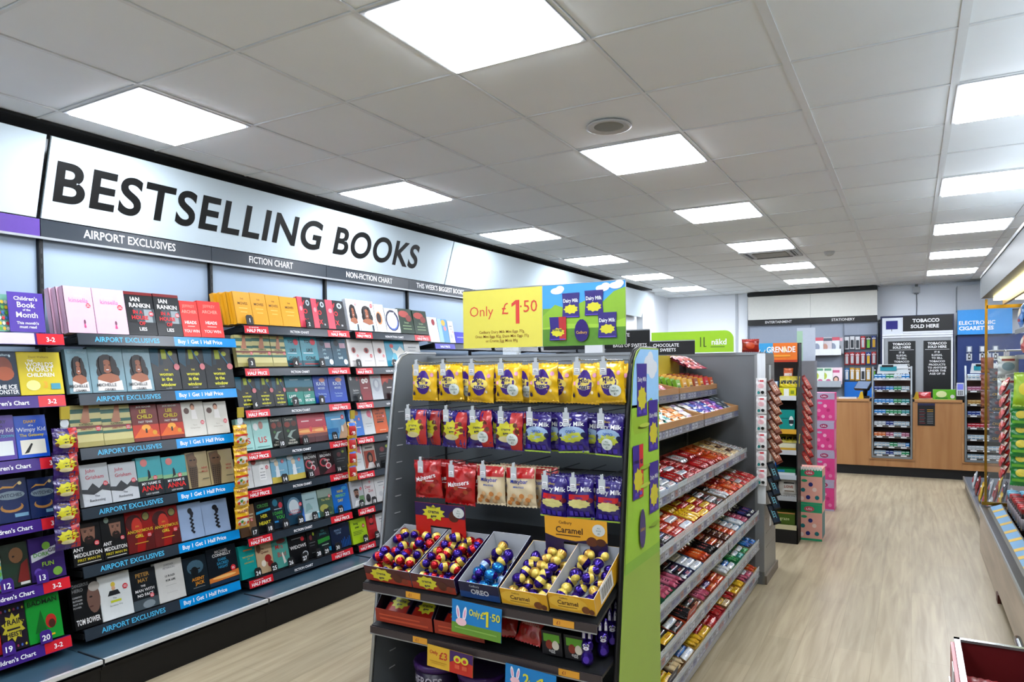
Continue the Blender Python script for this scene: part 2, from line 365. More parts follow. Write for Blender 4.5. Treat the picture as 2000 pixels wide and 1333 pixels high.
def woman(x, z, s, top='#ece8e4', hair='#1d1718', skin='#a5694b'):
    return [('e', x, z+.1*s, .3*s, .24*s, hair), ('e', x-.12*s, z-.06*s, .2*s, .14*s, hair), ('e', x+.16*s, z-.05*s, .2*s, .16*s, hair), ('p', [(x-.32*s, z-.36*s), (x+.36*s, z-.36*s), (x+.3*s, z-.14*s), (x+.1*s, z-.08*s), (x-.14*s, z-.1*s), (x-.3*s, z-.16*s)], skin),
            ('p', [(x-.34*s, z-.46*s), (x+.4*s, z-.46*s), (x+.38*s, z-.24*s), (x+.05*s, z-.3*s), (x-.3*s, z-.22*s)], top), ('e', x, z+.07*s, .155*s, .15*s, skin), ('e', x-.06*s, z+.1*s, .022*s, .012*s, '#201512'), ('e', x+.07*s, z+.1*s, .022*s, .012*s, '#201512'), ('e', x+.005*s, z-.01*s, .06*s, .02*s, '#8a4038'), ('e', x+.005*s, z-.006*s, .048*s, .011*s, '#f2e8e4'), ('e', x+.005*s, z+.035*s, .02*s, .022*s, '#935a40'), ('e', x-.16*s, z+.1*s, .07*s, .2*s, hair), ('e', x+.17*s, z+.1*s, .07*s, .2*s, hair)]
def man(x, z, s, hair='#241a14', skin='#9a7360', beard='#2b2019'):
    return [('e', x, z+.16*s, .27*s, .12*s, hair), ('p', [(x-.25*s, z+.16*s), (x-.2*s, z-.14*s), (x-.08*s, z-.22*s), (x+.1*s, z-.22*s), (x+.22*s, z-.12*s), (x+.26*s, z+.16*s)], skin), ('e', x+.01*s, z-.14*s, .17*s, .1*s, beard), ('e', x-.1*s, z+.06*s, .045*s, .014*s, '#15100e'), ('e', x+.12*s, z+.06*s, .045*s, .014*s, '#15100e'), ('r', x-.15*s, z+.085*s, x-.04*s, z+.1*s, hair), ('r', x+.06*s, z+.085*s, x+.18*s, z+.1*s, hair), ('e', x+.01*s, z-.02*s, .035*s, .05*s, '#8a6350'), ('e', x+.01*s, z-.115*s, .06*s, .012*s, '#7a4a44')]
D.update({
 'kin': ('#e6bfd5', 'pale pink novel with thin pink lettering', [('t','SOPHIE',.5,.78,.035,'#f7e3ee',.4,0),('t','kinsella',.5,.66,.1,'#dc77ac',.86,-.005),('S',.82,.6),('e',.62,.24,.035,.05,'#7b4a63'),('r',.6,.12,.635,.2,'#b0386f'),('p',[(.58,.12),(.66,.12),(.63,.2),(.6,.2)],'#d44d88')]),
 'ian': ('#23272b', 'grey and black thriller with red title lettering', [('r',0,.3,1,.62,'#4b565c'),('r',.62,.3,.9,.6,'#9aa4a8'),('p',[(0,.3),(.35,.3),(.25,.62),(0,.62)],'#15181a'),('r',0,.93,1,1,'#7d2226'),('t','IAN',.36,.78,.1,'#f2f2f2'),('t','RANKIN',.5,.64,.1,'#f2f2f2'),('t','IN A',.4,.49,.085,'#d8333a'),('t','HOUSE',.45,.36,.09,'#d8333a'),('t','OF',.5,.23,.085,'#d8333a'),('t','LIES',.5,.1,.08,'#e8e8e8'),('S',.86,.5)]),
 'heads': ('#e0403c', 'red novel with white title lines', [('t','JEFFREY',.5,.82,.08,'#f08a7e',.8),('t','ARCHER',.5,.66,.09,'#f3a093',.85),('t','HEADS',.5,.36,.085,'#f6e9e4',.75),('t','YOU WIN',.5,.12,.085,'#f6e9e4',.85),('r',.3,.28,.7,.3,'#f6c9c0')]),
 'mic': ('#7fa0ab', 'grey blue memoir with a smiling woman in a white top', woman(.5,.5,1.0)+[('t','BECOMING',.5,.9,.055,'#9fb9c1',.8),('t','MICHELLE',.42,.13,.07,'#39444a',.8),('t','OBAMA',.5,.04,.05,'#39444a',.5)]),
 'micw': ('#e8edf2', 'white memoir with a smiling woman in a white top', woman(.5,.5,1.0,top='#c7dbe8')+[('S',.85,.85),('t','BECOMING',.5,.92,.045,'#9bb5c8',.7),('r',.7,0,.8,.2,'#2c3440')]),
 'wom': ('#101c22', 'black thriller with yellow lettering and teal window streaks', [('p',[(0,.66),(.25,.55),(.32,1),(0,1)],'#1d5a70'),('p',[(.3,.6),(.42,.6),(.5,1),(.4,1)],'#123a4a'),('r',.4,.74,.58,.97,'#a9b42b'),('e',.74,.88,.09,.06,'#b7c02f'),('p',[(.55,.95),(.58,.97),(.95,.5),(.92,.5)],'#2b7ea0'),('t','THE',.5,.46,.04,'#d9c944'),('t','woman',.48,.34,.085,'#e3e04a',.82),('t','in the',.48,.22,.085,'#e3e04a',.7),('t','window',.5,.09,.085,'#e3e04a',.86),('t','A. J. FINN',.5,.03,.025,'#c9c9c9'),('e',.9,.55,.11,.08,'#d9868c')]),
 'stripe': ('#cdc58c', 'cream and green striped novel with bare feet', [('r',0,.8,1,.9,'#2f6a5c'),('r',0,.58,1,.66,'#2f6a5c'),('r',0,.44,1,.5,'#7a4a3e'),('r',0,.3,1,.37,'#2f6a5c'),('r',0,0,1,.12,'#a89f62'),('p',[(.35,.62),(.5,1),(.64,1),(.62,.62)],'#b98466'),('e',.48,.62,.17,.06,'#b98466'),('t','KATERINA',.5,.51,.05,'#50503a'),('t','JAMES FREY',.5,.4,.04,'#a33f35'),('S',.86,.42)]),
 'lee': ('#7c1712', 'dark red thriller with yellow author name and a fiery road', [('r',0,.1,1,.45,'#c2391b'),('p',[(0,.1),(.38,.42),(.6,.42),(1,.1)],'#e2732a'),('e',.5,.37,.17,.08,'#f4b24a'),('r',.46,.22,.53,.34,'#1f0d08'),('t','JACK REACHER',.5,.92,.045,'#e8e2da'),('t','LEE',.45,.77,.1,'#e2d03c',.5),('t','CHILD',.5,.62,.11,'#e2d03c',.86),('t','PAST TENSE',.5,.5,.055,'#ece6e0'),('e',.8,.22,.09,.065,'#d8a130')]),
 'baby': ('#d9d6cc', 'pale paperback with a photo of a small child', [('e',.22,.74,.12,.09,'#5b3a2a'),('e',.5,.85,.1,.1,'#6b4632'),('e',.5,.82,.08,.08,'#d3a184'),('p',[(.4,.5),(.66,.48),(.62,.76),(.44,.76)],'#efece8'),('t','This is',.5,.3,.04,'#b8b4a8',.6),('t','Going to Hurt',.5,.22,.04,'#b8b4a8'),('S',.85,.38)]),
 'gri': ('#c9ced2', 'grey thriller with red author name and black treeline', [('t','John',.36,.8,.09,'#c23a4a',.5,0),('t','Grisham',.5,.64,.095,'#c23a4a',.88,0),('p',[(0,.42),(.2,.4),(.4,.54),(.6,.4),(.8,.52),(1,.46),(1,.3),(.7,.36),(.4,.26),(0,.32)],'#3a3e42'),('t','The',.5,.2,.055,'#4b5056',.3,0),('t','Reckoning',.5,.1,.065,'#4b5056',.82,0),('S',.85,.5)]),
 'anna': ('#4fb0b8', 'teal thriller with red and white title and a running figure', [('r',0,.4,1,.5,'#8fb98e'),('r',0,0,1,.4,'#152228'),('e',.3,.86,.14,.1,'#d98a86'),('e',.45,.64,.03,.03,'#27313a'),('p',[(.4,.44),(.52,.46),(.5,.63),(.42,.62)],'#27313a'),('p',[(.36,.42),(.44,.5),(.48,.48),(.42,.42)],'#27313a'),('t','MY NAME IS',.5,.29,.07,'#e9eef0'),('t','ANNA',.5,.13,.14,'#d8302f',.9),('t','LIZZY BARBER',.5,.04,.04,'#c9cfd0'),('S',.68,.45)]),
 'scarf': ('#b5a57e', 'sepia novel with a face wrapped in a chequered scarf', [('p',[(.05,.95),(.42,1),(.5,.5),(.4,0),(.1,0)],'#6e5a45'),('e',.3,.76,.22,.16,'#7d6048'),('e',.24,.78,.07,.02,'#1c1512'),('e',.4,.78,.05,.018,'#1c1512')]+[('r',.1+.08*(i%4),.04+.055*(i//4),.14+.08*(i%4),.07+.055*(i//4),'#23201c') for i in range(40)]+[('t','NINE',.75,.5,.06,'#a83b2c',.4),('t','MILES',.75,.4,.06,'#a83b2c',.4),('r',.6,.2,.9,.23,'#6f6a52')]),
 'ant': ('#17191b', 'black autobiography with a bearded man', man(.58,.68,.95)+[('e',.25,.92,.1,.07,'#9bb0a4'),('t','ANT',.05+.14,.33,.085,'#f3f3f3',.35),('t','MIDDLETON',.5,.2,.09,'#f3f3f3',.92),('t','FIRST MAN IN',.5,.1,.06,'#d3c437',.9),('r',.1,.04,.9,.055,'#d6d6d6'),('S',.82,.45)]),
 'anon': ('#9c1d18', 'red thriller with yellow title and a dark face', [('e',.3,.72,.3,.2,'#4d0f0d'),('e',.4,.6,.2,.24,'#c73a2a'),('p',[(0,0),(.3,0),(.4,.5),(0,.6)],'#6f1512'),('p',[(.6,0),(1,0),(1,.4),(.7,.3)],'#5e120f'),('e',.76,.83,.15,.11,'#2d2a1c'),('e',.76,.83,.12,.09,'#8f8a52'),('t','AN',.4,.6,.05,'#dca23a',.3),('t','ANONYMOUS',.5,.47,.075,'#e2cd3e',.95),('t','GIRL',.45,.35,.075,'#e2cd3e',.5),('r',.25,.2,.75,.22,'#cda53a'),('S',.82,.37)]),
 'blue': ('#9fb4d2', 'pale blue novel with a dark dripping figure', [('e',.5,.78,.1,.08,'#1a1c24'),('e',.56,.7,.08,.07,'#252733')]+[('e',.52+.03*(-1)**i,.62-.055*i,.055,.035,'#20222c') for i in range(9)]),
 'tom': ('#1d1f21', 'black political biography with a man in half light', [('e',.8,.55,.25,.3,'#7d6156'),('e',.86,.8,.22,.1,'#b9b4ae'),('e',.7,.6,.06,.018,'#1b1513'),('e',.68,.4,.08,.016,'#5a3a34'),('t','DANGEROUS',.36,.86,.07,'#8d9194',.6),('t','HERO',.24,.76,.07,'#8d9194',.4),('t','CORBYN’S',.2,.64,.035,'#c3c6c8',.35),('t','RUTHLESS',.2,.57,.035,'#c3c6c8',.35),('t','PLOT FOR',.2,.5,.035,'#c3c6c8',.35),('t','POWER',.16,.43,.035,'#c3c6c8',.35),('t','TOM BOWER',.5,.08,.12,'#f2f2f2',.88)]),
 'whi': ('#dfe4e4', 'white book with a small suited figure and a yellow line', [('e',.45,.76,.07,.06,'#d6c04a'),('e',.45,.68,.06,.05,'#e0b48e'),('p',[(.25,.52),(.65,.52),(.58,.63),(.32,.63)],'#2b2f33'),('r',.32,.36,.65,.41,'#c9d23a'),('t','The',.45,.44,.04,'#9aa0a4',.2),('t','Barcelona Way',.48,.28,.035,'#a0a6aa',.5),('S',.82,.66)]),
 'pet': ('#20262b', 'dark crime novel with gold author name over storm light', [('r',0,0,1,.25,'#4f5b62'),('e',.6,.1,.25,.1,'#8a969c'),('t','PETER',.48,.82,.1,'#b18a4a'),('t','MAY',.48,.68,.1,'#b18a4a',.6),('t','THE',.45,.56,.05,'#e4e4e4'),('t','MAN WITH',.5,.44,.075,'#eeeeee'),('t','NO FACE',.5,.32,.075,'#eeeeee'),('S',.75,.3)]),
 'rules': ('#d3d3cf', 'plain pale book with small black title', [('t','JORDAN',.5,.88,.05,'#97989a'),('t','PETERSON',.5,.8,.05,'#97989a'),('t','12 RULES',.5,.6,.05,'#3c4044',.6),('t','FOR LIFE',.5,.49,.05,'#3c4044',.55),('r',.3,.38,.7,.39,'#b9b9b6'),('r',.3,.2,.7,.21,'#c1c1be')]),
 'agent': ('#1c2a33', 'dark spy history with orange title and a man in a hat', [('e',.5,.7,.35,.2,'#4d6e80'),('e',.45,.58,.16,.14,'#141b20'),('r',.25,.62,.7,.66,'#141b20'),('t','AGENT',.55,.32,.09,'#e09a35',.8),('t','JACK',.6,.2,.09,'#e09a35',.6),('r',.3,.12,.8,.13,'#a7b0b4')]),
 'conn': ('#18222b', 'dark crime novel with blue title over an orange horizon', [('r',0,0,1,.1,'#1b3a55'),('p',[(0,.1),(1,.12),(1,.3),(.5,.26),(0,.22)],'#d1813c'),('e',.5,.2,.4,.04,'#f0c07a'),('t','MICHAEL',.5,.86,.075,'#d7d7d7'),('t','CONNELLY',.5,.76,.085,'#d7d7d7'),('t','DARK',.5,.63,.075,'#3f9cc4',.55),('t','SACRED',.5,.53,.075,'#3f9cc4',.7),('t','NIGHT',.5,.43,.075,'#3f9cc4',.6),('S',.82,.36)]),
 'yel': ('#e2a92b', 'mustard yellow novel with fine dark lettering', [('t','THE',.5,.76,.05,'#6a4a18',.3,0),('t','MOVES',.5,.6,.085,'#6a4a18',.75,0),('r',.25,.48,.75,.5,'#f0cf7d'),('r',.3,.36,.7,.38,'#f0cf7d')]),
 'vox': ('#e0596b', 'coral novel with a black strip and stacked red letters', [('r',.38,0,1,1,'#26272b'),('e',.75,.82,.14,.1,'#b9c3c9'),('e',.75,.82,.06,.05,'#2c2f34'),('t','V',.42,.74,.16,'#e3343f'),('t','O',.5,.46,.16,'#e3343f'),('t','X',.5,.14,.16,'#e3343f'),('e',.2,.62,.1,.08,'#f0a3a9'),('r',.7,.1,.8,.16,'#b9b9bb')]),
 'gone': ('#3f97a6', 'teal thriller with scratchy black title', [('r',0,0,1,.2,'#235b68'),('t','YOU',.45,.8,.11,'#17262c',.6),('e',.75,.84,.16,.11,'#c9344a'),('t','LIKE',.5,.5,.11,'#17262c',.7),('t','GONE',.5,.22,.12,'#17262c',.85),('r',.1,.06,.9,.1,'#a63a3c'),('r',.1,.44,.7,.46,'#d6e6e8')]),
 'told': ('#28586c', 'deep blue thriller with pale title and white seal', [('e',.35,.84,.18,.12,'#1a2f3b'),('r',.55,.66,.95,.84,'#c9a9b6'),('t','Just',.45,.56,.08,'#a7cad3',.6),('t','she',.45,.42,.07,'#a7cad3',.6),('t','told',.5,.26,.1,'#d4e6ea',.6),('e',.82,.15,.14,.1,'#e8eef0')]),
 'wife': ('#2c8f82', 'green thriller with white lower title', [('r',0,.6,1,1,'#3a7e93'),('r',0,.45,1,.6,'#2c4f48'),('t','LAST',.35,.24,.1,'#f0f5f2',.5),('t','SECRETS',.5,.1,.09,'#f0f5f2',.85),('r',.3,.84,.8,.87,'#b8d6de'),('S',.6,.5)]),
 'kate': ('#1f4fae', 'royal blue novel with white author name', [('t','KATE',.5,.64,.13,'#cfe0f2',.7),('t','MOSSE',.5,.5,.08,'#cfe0f2',.7),('t','The Burning',.5,.3,.06,'#b4cdea',.8,0),('t','Chambers',.5,.2,.06,'#b4cdea',.7,0),('e',.6,.84,.2,.08,'#c98a78')]),
 'us': ('#a9d6d0', 'mint novel with looping red script', [('t','us',.5,.2,.3,'#d0343c',.85,-.01),('e',.5,.76,.13,.13,'#b98d84'),('e',.2,.72,.14,.12,'#e6e8e6'),('r',.15,.06,.85,.08,'#4a8a88')]),
 'dark': ('#27302c', 'dark novel with a pale winding river and autumn leaves', [('t','Dermot',.45,.86,.08,'#d7d3c8',.8),('e',.3,.72,.2,.1,'#8c3a2c'),('e',.75,.74,.18,.1,'#6e3428'),('p',[(.2,.3),(.5,.5),(.9,.52),(.6,.44),(.45,.3),(.6,.2)],'#9fb0a8'),('e',.3,.5,.1,.05,'#4e7d45'),('t','UNDER',.5,.14,.06,'#d9d6ca'),('t','GROUND',.5,.04,.07,'#d9d6ca')]),
 'sun': ('#c4495c', 'pink sunset novel with a distant beach', [('r',0,.3,1,.5,'#e08a5a'),('r',0,.18,1,.3,'#7a4a48'),('r',0,0,1,.18,'#5c3236'),('e',.5,.4,.5,.05,'#f2bd7a'),('r',.25,.72,.75,.76,'#f3d2d2'),('e',.8,.45,.1,.1,'#e56060')]),
 'sea': ('#5da6d2', 'sky blue holiday novel with a cliff path', [('p',[(.5,0),(1,0),(1,.6),(.72,.4)],'#c9a582'),('r',0,.2,.55,.4,'#2f7bb0'),('r',.25,.7,.75,.74,'#eef6fb'),('S',.85,.78),('e',.75,.36,.06,.12,'#e8e3da')]),
 'poster': ('#dfe1e0', 'white illustrated book with a bottle shape and small words', [('e',.12,.84,.14,.1,'#b6453a'),('p',[(.36,.2),(.36,.6),(.46,.72),(.46,.82),(.6,.82),(.6,.72),(.72,.6),(.72,.2)],'#f1f2f1'),('t','dear',.54,.56,.045,'#4a4f54',.3),('t','mrs bird',.54,.44,.045,'#4a4f54',.3),('r',.4,.34,.66,.37,'#9a9fa3'),('r',.4,.26,.66,.28,'#9a9fa3'),('S',.8,.6)]),
 'summer': ('#86b8cf', 'pale blue novel with a figure in yellow grass', [('r',0,0,1,.22,'#cdbb5c'),('e',.2,.86,.2,.1,'#e5eef2'),('e',.35,.7,.12,.12,'#d9c9b0'),('p',[(.25,.2),(.5,.2),(.46,.6),(.3,.6)],'#e7eef2'),('t','The Summer',.5,.4,.06,'#e9f3f7',.8,0),('S',.72,.74)]),
 'dan': ('#2a181c', 'dark thriller with white author name and red rings', [('t','DAN',.5,.84,.08,'#9c9a9c',.5),('t','BROWN',.5,.7,.12,'#f2f2f2',.98),('e',.35,.48,.26,.18,'#c5505c'),('e',.35,.48,.18,.12,'#2a181c'),('t','Origin',.55,.52,.09,'#e9e4e4',.7,0),('e',.6,.32,.18,.13,'#e8dcdc'),('e',.6,.32,.13,.09,'#b43f4e'),('p',[(.2,0),(1,0),(1,.35),(.6,.2)],'#74303c')]),
 'black': ('#1c1e21', 'near black paperback with faint grey title', [('e',.4,.7,.14,.1,'#7b3a3f'),('r',.2,.5,.8,.53,'#6f7478'),('r',.2,.4,.7,.43,'#5c6165'),('r',.3,.15,.7,.17,'#6a6f73'),('e',.7,.8,.09,.06,'#a8ba3a')]),
 'tan': ('#8a6a4c', 'brown novel with a red seal', [('p',[(0,0),(.6,0),(.3,1),(0,1)],'#5f4632'),('r',.5,.66,.9,.7,'#d9c9a9'),('r',.55,.56,.85,.6,'#d9c9a9'),('S',.75,.5)]),
 'cross': ('#15191a', 'black thriller with multicoloured stacked title', [('t','CROSS',.5,.8,.11,'#4f8f4a',.9),('p',[(.05,.6),(.95,.66),(.95,.74),(.05,.68)],'#2a9fc9'),('t','HER',.5,.46,.11,'#d8cf3c',.6),('t','HEART',.5,.24,.11,'#d8cf3c',.9),('e',.8,.12,.14,.08,'#2b8fc0')]),
 'thr': ('#1d2e3c', 'navy thriller with green and blue title', [('e',.35,.85,.2,.12,'#2f7f96'),('e',.75,.74,.16,.1,'#c23b4a'),('t','I DARE',.45,.46,.1,'#49b04a',.8),('t','YOU',.6,.3,.12,'#49b04a',.7),('r',.1,.2,.4,.26,'#2b86c0'),('r',.2,.62,.8,.65,'#a9bcc7')]),
 'plane': ('#20465c', 'dark blue novel with a white window and red title', [('e',.5,.6,.36,.3,'#6f93a8'),('e',.5,.58,.27,.24,'#cdd9e0'),('t','A STATION',.5,.42,.06,'#c93a44'),('t','ON THE PATH',.5,.33,.06,'#c93a44'),('p',[(.75,0),(1,0),(1,.5)],'#3b74c0'),('S',.85,.62)]),
 'pale': ('#a9c3c6', 'pale grey green novel with a faint landscape', [('r',0,0,1,.25,'#d8e2e2'),('r',.5,0,1,.2,'#6fb6c9'),('r',.2,.72,.8,.76,'#6f8d90'),('t','LETHE',.4,.36,.07,'#8a7f6c',.6,0),('p',[(.1,.3),(.6,.42),(.4,.62),(.2,.58)],'#8fb0b0')]),
 'meadow': ('#54705e', 'green grey novel with a meadow and red seal', [('r',0,.7,1,1,'#93a59b'),('e',.35,.3,.3,.14,'#a9a85c'),('e',.7,.2,.2,.12,'#3d5742'),('t','The Wild',.5,.56,.08,'#d7d58a',.8,0),('S',.8,.7),('r',.2,.08,.8,.1,'#a9a85c')]),
 'bright': ('#1272c4', 'bright blue book with yellow and green title', [('t','NINE',.5,.72,.1,'#d8c83a',.7),('t','PERFECT',.5,.56,.1,'#7fc04e',.9),('t','DAY',.45,.38,.1,'#d8c83a',.6),('e',.75,.86,.16,.07,'#3fa0d8')]),
 'teal': ('#1fa6a2', 'plain turquoise book with small orange lettering', [('r',.3,.82,.85,.86,'#e58a4a'),('t','THE TATTOOIST',.55,.62,.045,'#d7b33a',.7),('t','OF',.55,.54,.045,'#d7b33a',.3),('t','AUSCHWITZ',.55,.44,.045,'#d7b33a',.7),('r',.8,.04,1,.2,'#e6ecec')]),
 'queen': ('#c9b08e', 'beige historical novel with red roses', [('t','The',.4,.72,.07,'#6b2c26',.4,0),('t','Queen',.55,.6,.08,'#6b2c26',.8,0),('e',.7,.42,.2,.12,'#a92f2f'),('e',.8,.24,.16,.1,'#8c2626'),('e',.4,.3,.14,.1,'#efe6d6'),('e',.2,.78,.14,.14,'#7a5a44')]),
 'script': ('#5aa79c', 'teal novel with red handwritten title', [('t','Mrs',.45,.62,.16,'#c9393a',.6,-.005),('t','Bird',.55,.36,.16,'#c9393a',.6,-.005),('p',[(.6,.1),(.75,.15),(.6,.5),(.55,.45)],'#efe8e0'),('e',.6,.86,.28,.08,'#8a4b46')]),
 'widows': ('#14171a', 'black thriller with bold white word WIDOWS', [('t','WIDOWS',.5,.46,.12,'#f3f3f3',.95),('r',.2,.78,.7,.81,'#8f9498'),('e',.78,.74,.1,.08,'#cf3a44'),('e',.82,.2,.16,.11,'#cdd1d4'),('e',.82,.2,.12,.08,'#3a3f44')]),
 'greenfall': ('#142a2c', 'dark green thriller with bright green title', [('t','LISA',.5,.82,.07,'#4b8f94',.5),('t','JEWELL',.5,.7,.08,'#4b8f94',.8),('p',[(.05,.4),(.95,.46),(.95,.6),(.05,.56)],'#2f8f3a'),('r',.3,.3,.8,.34,'#9ab3a2'),('r',.7,.06,.95,.2,'#2f8fb8')]),
 'navy': ('#152a4a', 'navy thriller with streaked lights', [('t','PERFECT',.4,.72,.08,'#7f97b4',.7),('t','TEAM',.4,.6,.09,'#7f97b4',.55)]+[('r',.5+.08*i,.02,.53+.08*i,.3+.06*(i%3),'#1f66b4') for i in range(6)]+[('r',.1,.04,.5,.2,'#0d1a2e')]),
 'orb': ('#e6e8ea', 'white book with a black disc and orange glow', [('e',.4,.5,.32,.24,'#e8925c'),('e',.36,.5,.24,.19,'#2a1a1c'),('r',.6,.86,.9,.88,'#b5b9bd')]),
 'oval': ('#dfe4ee', 'white book with a black rimmed rainbow oval', [('e',.5,.5,.48,.44,'#2a2f4c'),('e',.5,.46,.4,.36,'#4f6fc4'),('e',.48,.5,.37,.34,'#eef2f4'),('r',.35,.8,.7,.84,'#d0d4da')]),
 'xmas': ('#2d4436', 'dark green cookery book with red lettering patches', [('e',.4,.78,.35,.14,'#b3483e'),('e',.7,.62,.2,.14,'#8f3a34'),('t','Simple',.5,.4,.08,'#9bb08a',.8),('r',.2,.28,.8,.32,'#8fa57e'),('r',.2,.16,.8,.2,'#8fa57e')]),
 'eye': ('#dcd9d6', 'white book with one red rimmed eye', [('e',.5,.6,.2,.11,'#b59a94'),('e',.5,.6,.14,.1,'#a33a3a'),('e',.5,.6,.07,.06,'#24181a'),('S',.78,.4),('r',.25,.2,.75,.22,'#bdbab7')]),
 'turq': ('#3fa4c0', 'turquoise and white book with splashing shapes', [('p',[(.2,.1),(.4,.5),(.3,.75),(.6,.6),(.8,.8),(1,.6),(1,0),(.3,0)],'#e4e4dc'),('e',.35,.8,.1,.08,'#cf4a4c'),('e',.45,.35,.12,.18,'#6fc0d6')]),
 'plainw': ('#d9dada', 'plain white paperback with grey title lines', [('r',.25,.74,.75,.78,'#8e9296'),('r',.3,.62,.7,.65,'#a9adb1'),('S',.74,.5),('e',.4,.3,.15,.1,'#c4c6c8')]),
 'charcoal': ('#3c4146', 'charcoal grey paperback with pale title', [('t','Sapiens',.55,.36,.07,'#d6d6d6',.7,0),('e',.25,.82,.1,.07,'#c9cdd0'),('r',.3,.28,.8,.3,'#aab0b4'),('e',.8,.8,.1,.08,'#a5434c')]),
 'crimson': ('#8e2531', 'crimson book with two white masks', [('e',.36,.72,.16,.1,'#eee6e2'),('e',.66,.74,.16,.1,'#eee6e2'),('e',.36,.72,.05,.03,'#8e2531'),('e',.66,.74,.05,.03,'#8e2531'),('r',.3,.44,.7,.48,'#e3c3c0')]),
 'pale2': ('#c4c8cd', 'pale grey book with soft sketch', [('e',.5,.56,.3,.26,'#aeb4bc'),('e',.5,.6,.16,.14,'#d9dde1'),('r',.2,.84,.8,.87,'#d68f96')]),
 'embers': ('#331a1c', 'black history book with a red burning city', [('p',[(0,.5),(.2,.7),(.4,.6),(.6,.85),(.8,.7),(1,.9),(1,1),(0,1)],'#b23a2c'),('p',[(.1,.62),(.5,.8),(.9,.7),(.9,.95),(.1,.95)],'#d4583a'),('r',.3,.42,.7,.46,'#d8d0cc'),('r',.5,.2,.95,.27,'#e5e2e0')]),
 'ice': ('#9fb6bf', 'icy blue book with round emblem', [('e',.5,.6,.3,.24,'#ccd9de'),('e',.5,.6,.2,.16,'#5f7f8d')]),
 'azure': ('#4a86cf', 'mid blue book with small orange and red seals', [('e',.6,.86,.16,.1,'#d98a4a'),('S',.74,.62),('r',.2,.3,.8,.33,'#dbe7f5')]),
 'linen': ('#d6d9da', 'off-white book with a pink stamp', [('e',.66,.8,.2,.14,'#d9748c'),('S',.8,.66),('r',.2,.4,.8,.43,'#b5b9bc'),('r',.3,.3,.7,.32,'#b5b9bc')]),
 'orange': ('#d9682a', 'orange book filled with black stacked words', [('t','THE',.4,.84,.07,'#2a1a12',.5),('t','SUBTLE ART',.5,.72,.07,'#2a1a12',.85),('t','OF NOT',.45,.6,.07,'#2a1a12',.6),('t','GIVING A',.5,.48,.07,'#2a1a12',.7),('r',.2,.4,.7,.45,'#2a1a12'),('S',.75,.64),('r',.3,.1,.8,.12,'#f3c9a8')]),
 'tealp': ('#2f8a96', 'teal paperback with white title', [('t','Calypso',.5,.5,.09,'#e4f0f1',.8),('e',.5,.25,.2,.14,'#1d5660')]),
 'portrait': ('#a3472f', 'rust coloured memoir with a dark haired portrait', [('r',0,0,1,1,'#b9b3ac'),('r',.06,.04,.94,.7,'#a3472f'),('e',.5,.42,.24,.22,'#231b1b'),('e',.52,.4,.13,.13,'#a4785f'),('p',[(.2,.04),(.85,.04),(.7,.24),(.35,.24)],'#d8d3cf'),('r',.2,.78,.8,.84,'#55504c')]),
 'lemon': ('#d4b93a', 'lemon yellow book with dark lines', [('r',.2,.6,.8,.68,'#4a4426'),('e',.5,.35,.2,.14,'#9b3a3f')]),
 'man': ('#b9bcc0', 'grey book with a man in a white shirt', man(.45,.5,.7)+[('p',[(.15,.05),(.8,.05),(.65,.26),(.3,.26)],'#eef0f2'),('S',.8,.66),('r',.6,.1,.95,.4,'#6a8f62')]),
 'redwhite': ('#d5d3d4', 'white book with red script and a red seal', [('t','Dear',.4,.62,.12,'#b53546',.7,0),('t','Zoe',.6,.46,.12,'#b53546',.6,0),('S',.6,.84),('e',.3,.25,.2,.16,'#3c3a3e')]),
 'lime': ('#b4d429', 'lime green book with handwritten title', [('t','hung',.35,.78,.1,'#3f5e1c',.55),('t','over',.4,.62,.1,'#3f5e1c',.55),('r',.1,.48,.7,.5,'#5f7a24'),('r',.1,.42,.75,.44,'#5f7a24'),('r',.1,.36,.6,.38,'#5f7a24'),('S',.8,.66)]),
 'redb': ('#b3272c', 'red and black paperback', [('r',.3,.5,.7,1,'#2a1b1d'),('r',.1,.4,.9,.6,'#c9343a'),('e',.5,.78,.2,.12,'#d6484a')]),
 'reddot': ('#e7eaee', 'white book with a dark red dot', [('e',.6,.8,.17,.13,'#a3333f')]),
 'skyb': ('#6aa4dc', 'sky blue book with a yellow sun', [('r',0,0,.4,1,'#a9cdf0'),('e',.6,.84,.2,.13,'#e6b84a'),('e',.7,.6,.14,.1,'#e59a9c')]),
 'ultra': ('#3b3fbf', 'ultramarine blue paperback', [('r',.2,.5,.8,.56,'#c9cdf0')]),
 'kids': ('#7fb7a6', "colourful children's picture book with confetti dots", [('e',.1+.16*(i%6),.08+.14*(i//6),.07,.05,['#d9434f','#e6c53a','#4f7fc4','#efe9dc','#6fb04a'][(i*7)%5]) for i in range(36)]),
 'ice_m': ('#17324a', "dark blue children's book with a shaggy creature shape", [('e',.5,.62,.32,.26,'#8d4a34'),('e',.5,.5,.36,.16,'#b0603c'),('e',.3,.85,.05,.03,'#cfe4ee'),('e',.75,.9,.04,.03,'#cfe4ee'),('t','Walliams',.5,.9,.05,'#cfe4ee',.7,0),('t','THE ICE',.5,.16,.09,'#f2f6f8',.8),('t','MONSTER',.5,.04,.1,'#f2f6f8',.9)]),
 'worst': ('#d6c51f', "yellow children's book with white balloon title", [('t','David Walliams',.5,.86,.05,'#8c7c1c',.8,0),('t','THE',.3,.77,.05,'#fbfbf4',.3),('t',"WORLD'S",.5,.66,.1,'#fbfbf4',.85),('t','WORST',.5,.54,.12,'#fbfbf4',.85),('t','CHILDREN',.5,.42,.09,'#fbfbf4',.9),('e',.3,.22,.16,.12,'#ece79a'),('t','3',.58,.16,.15,'#e7b22c',.3,.03),('r',.7,.12,.92,.26,'#4f9fb0')]),
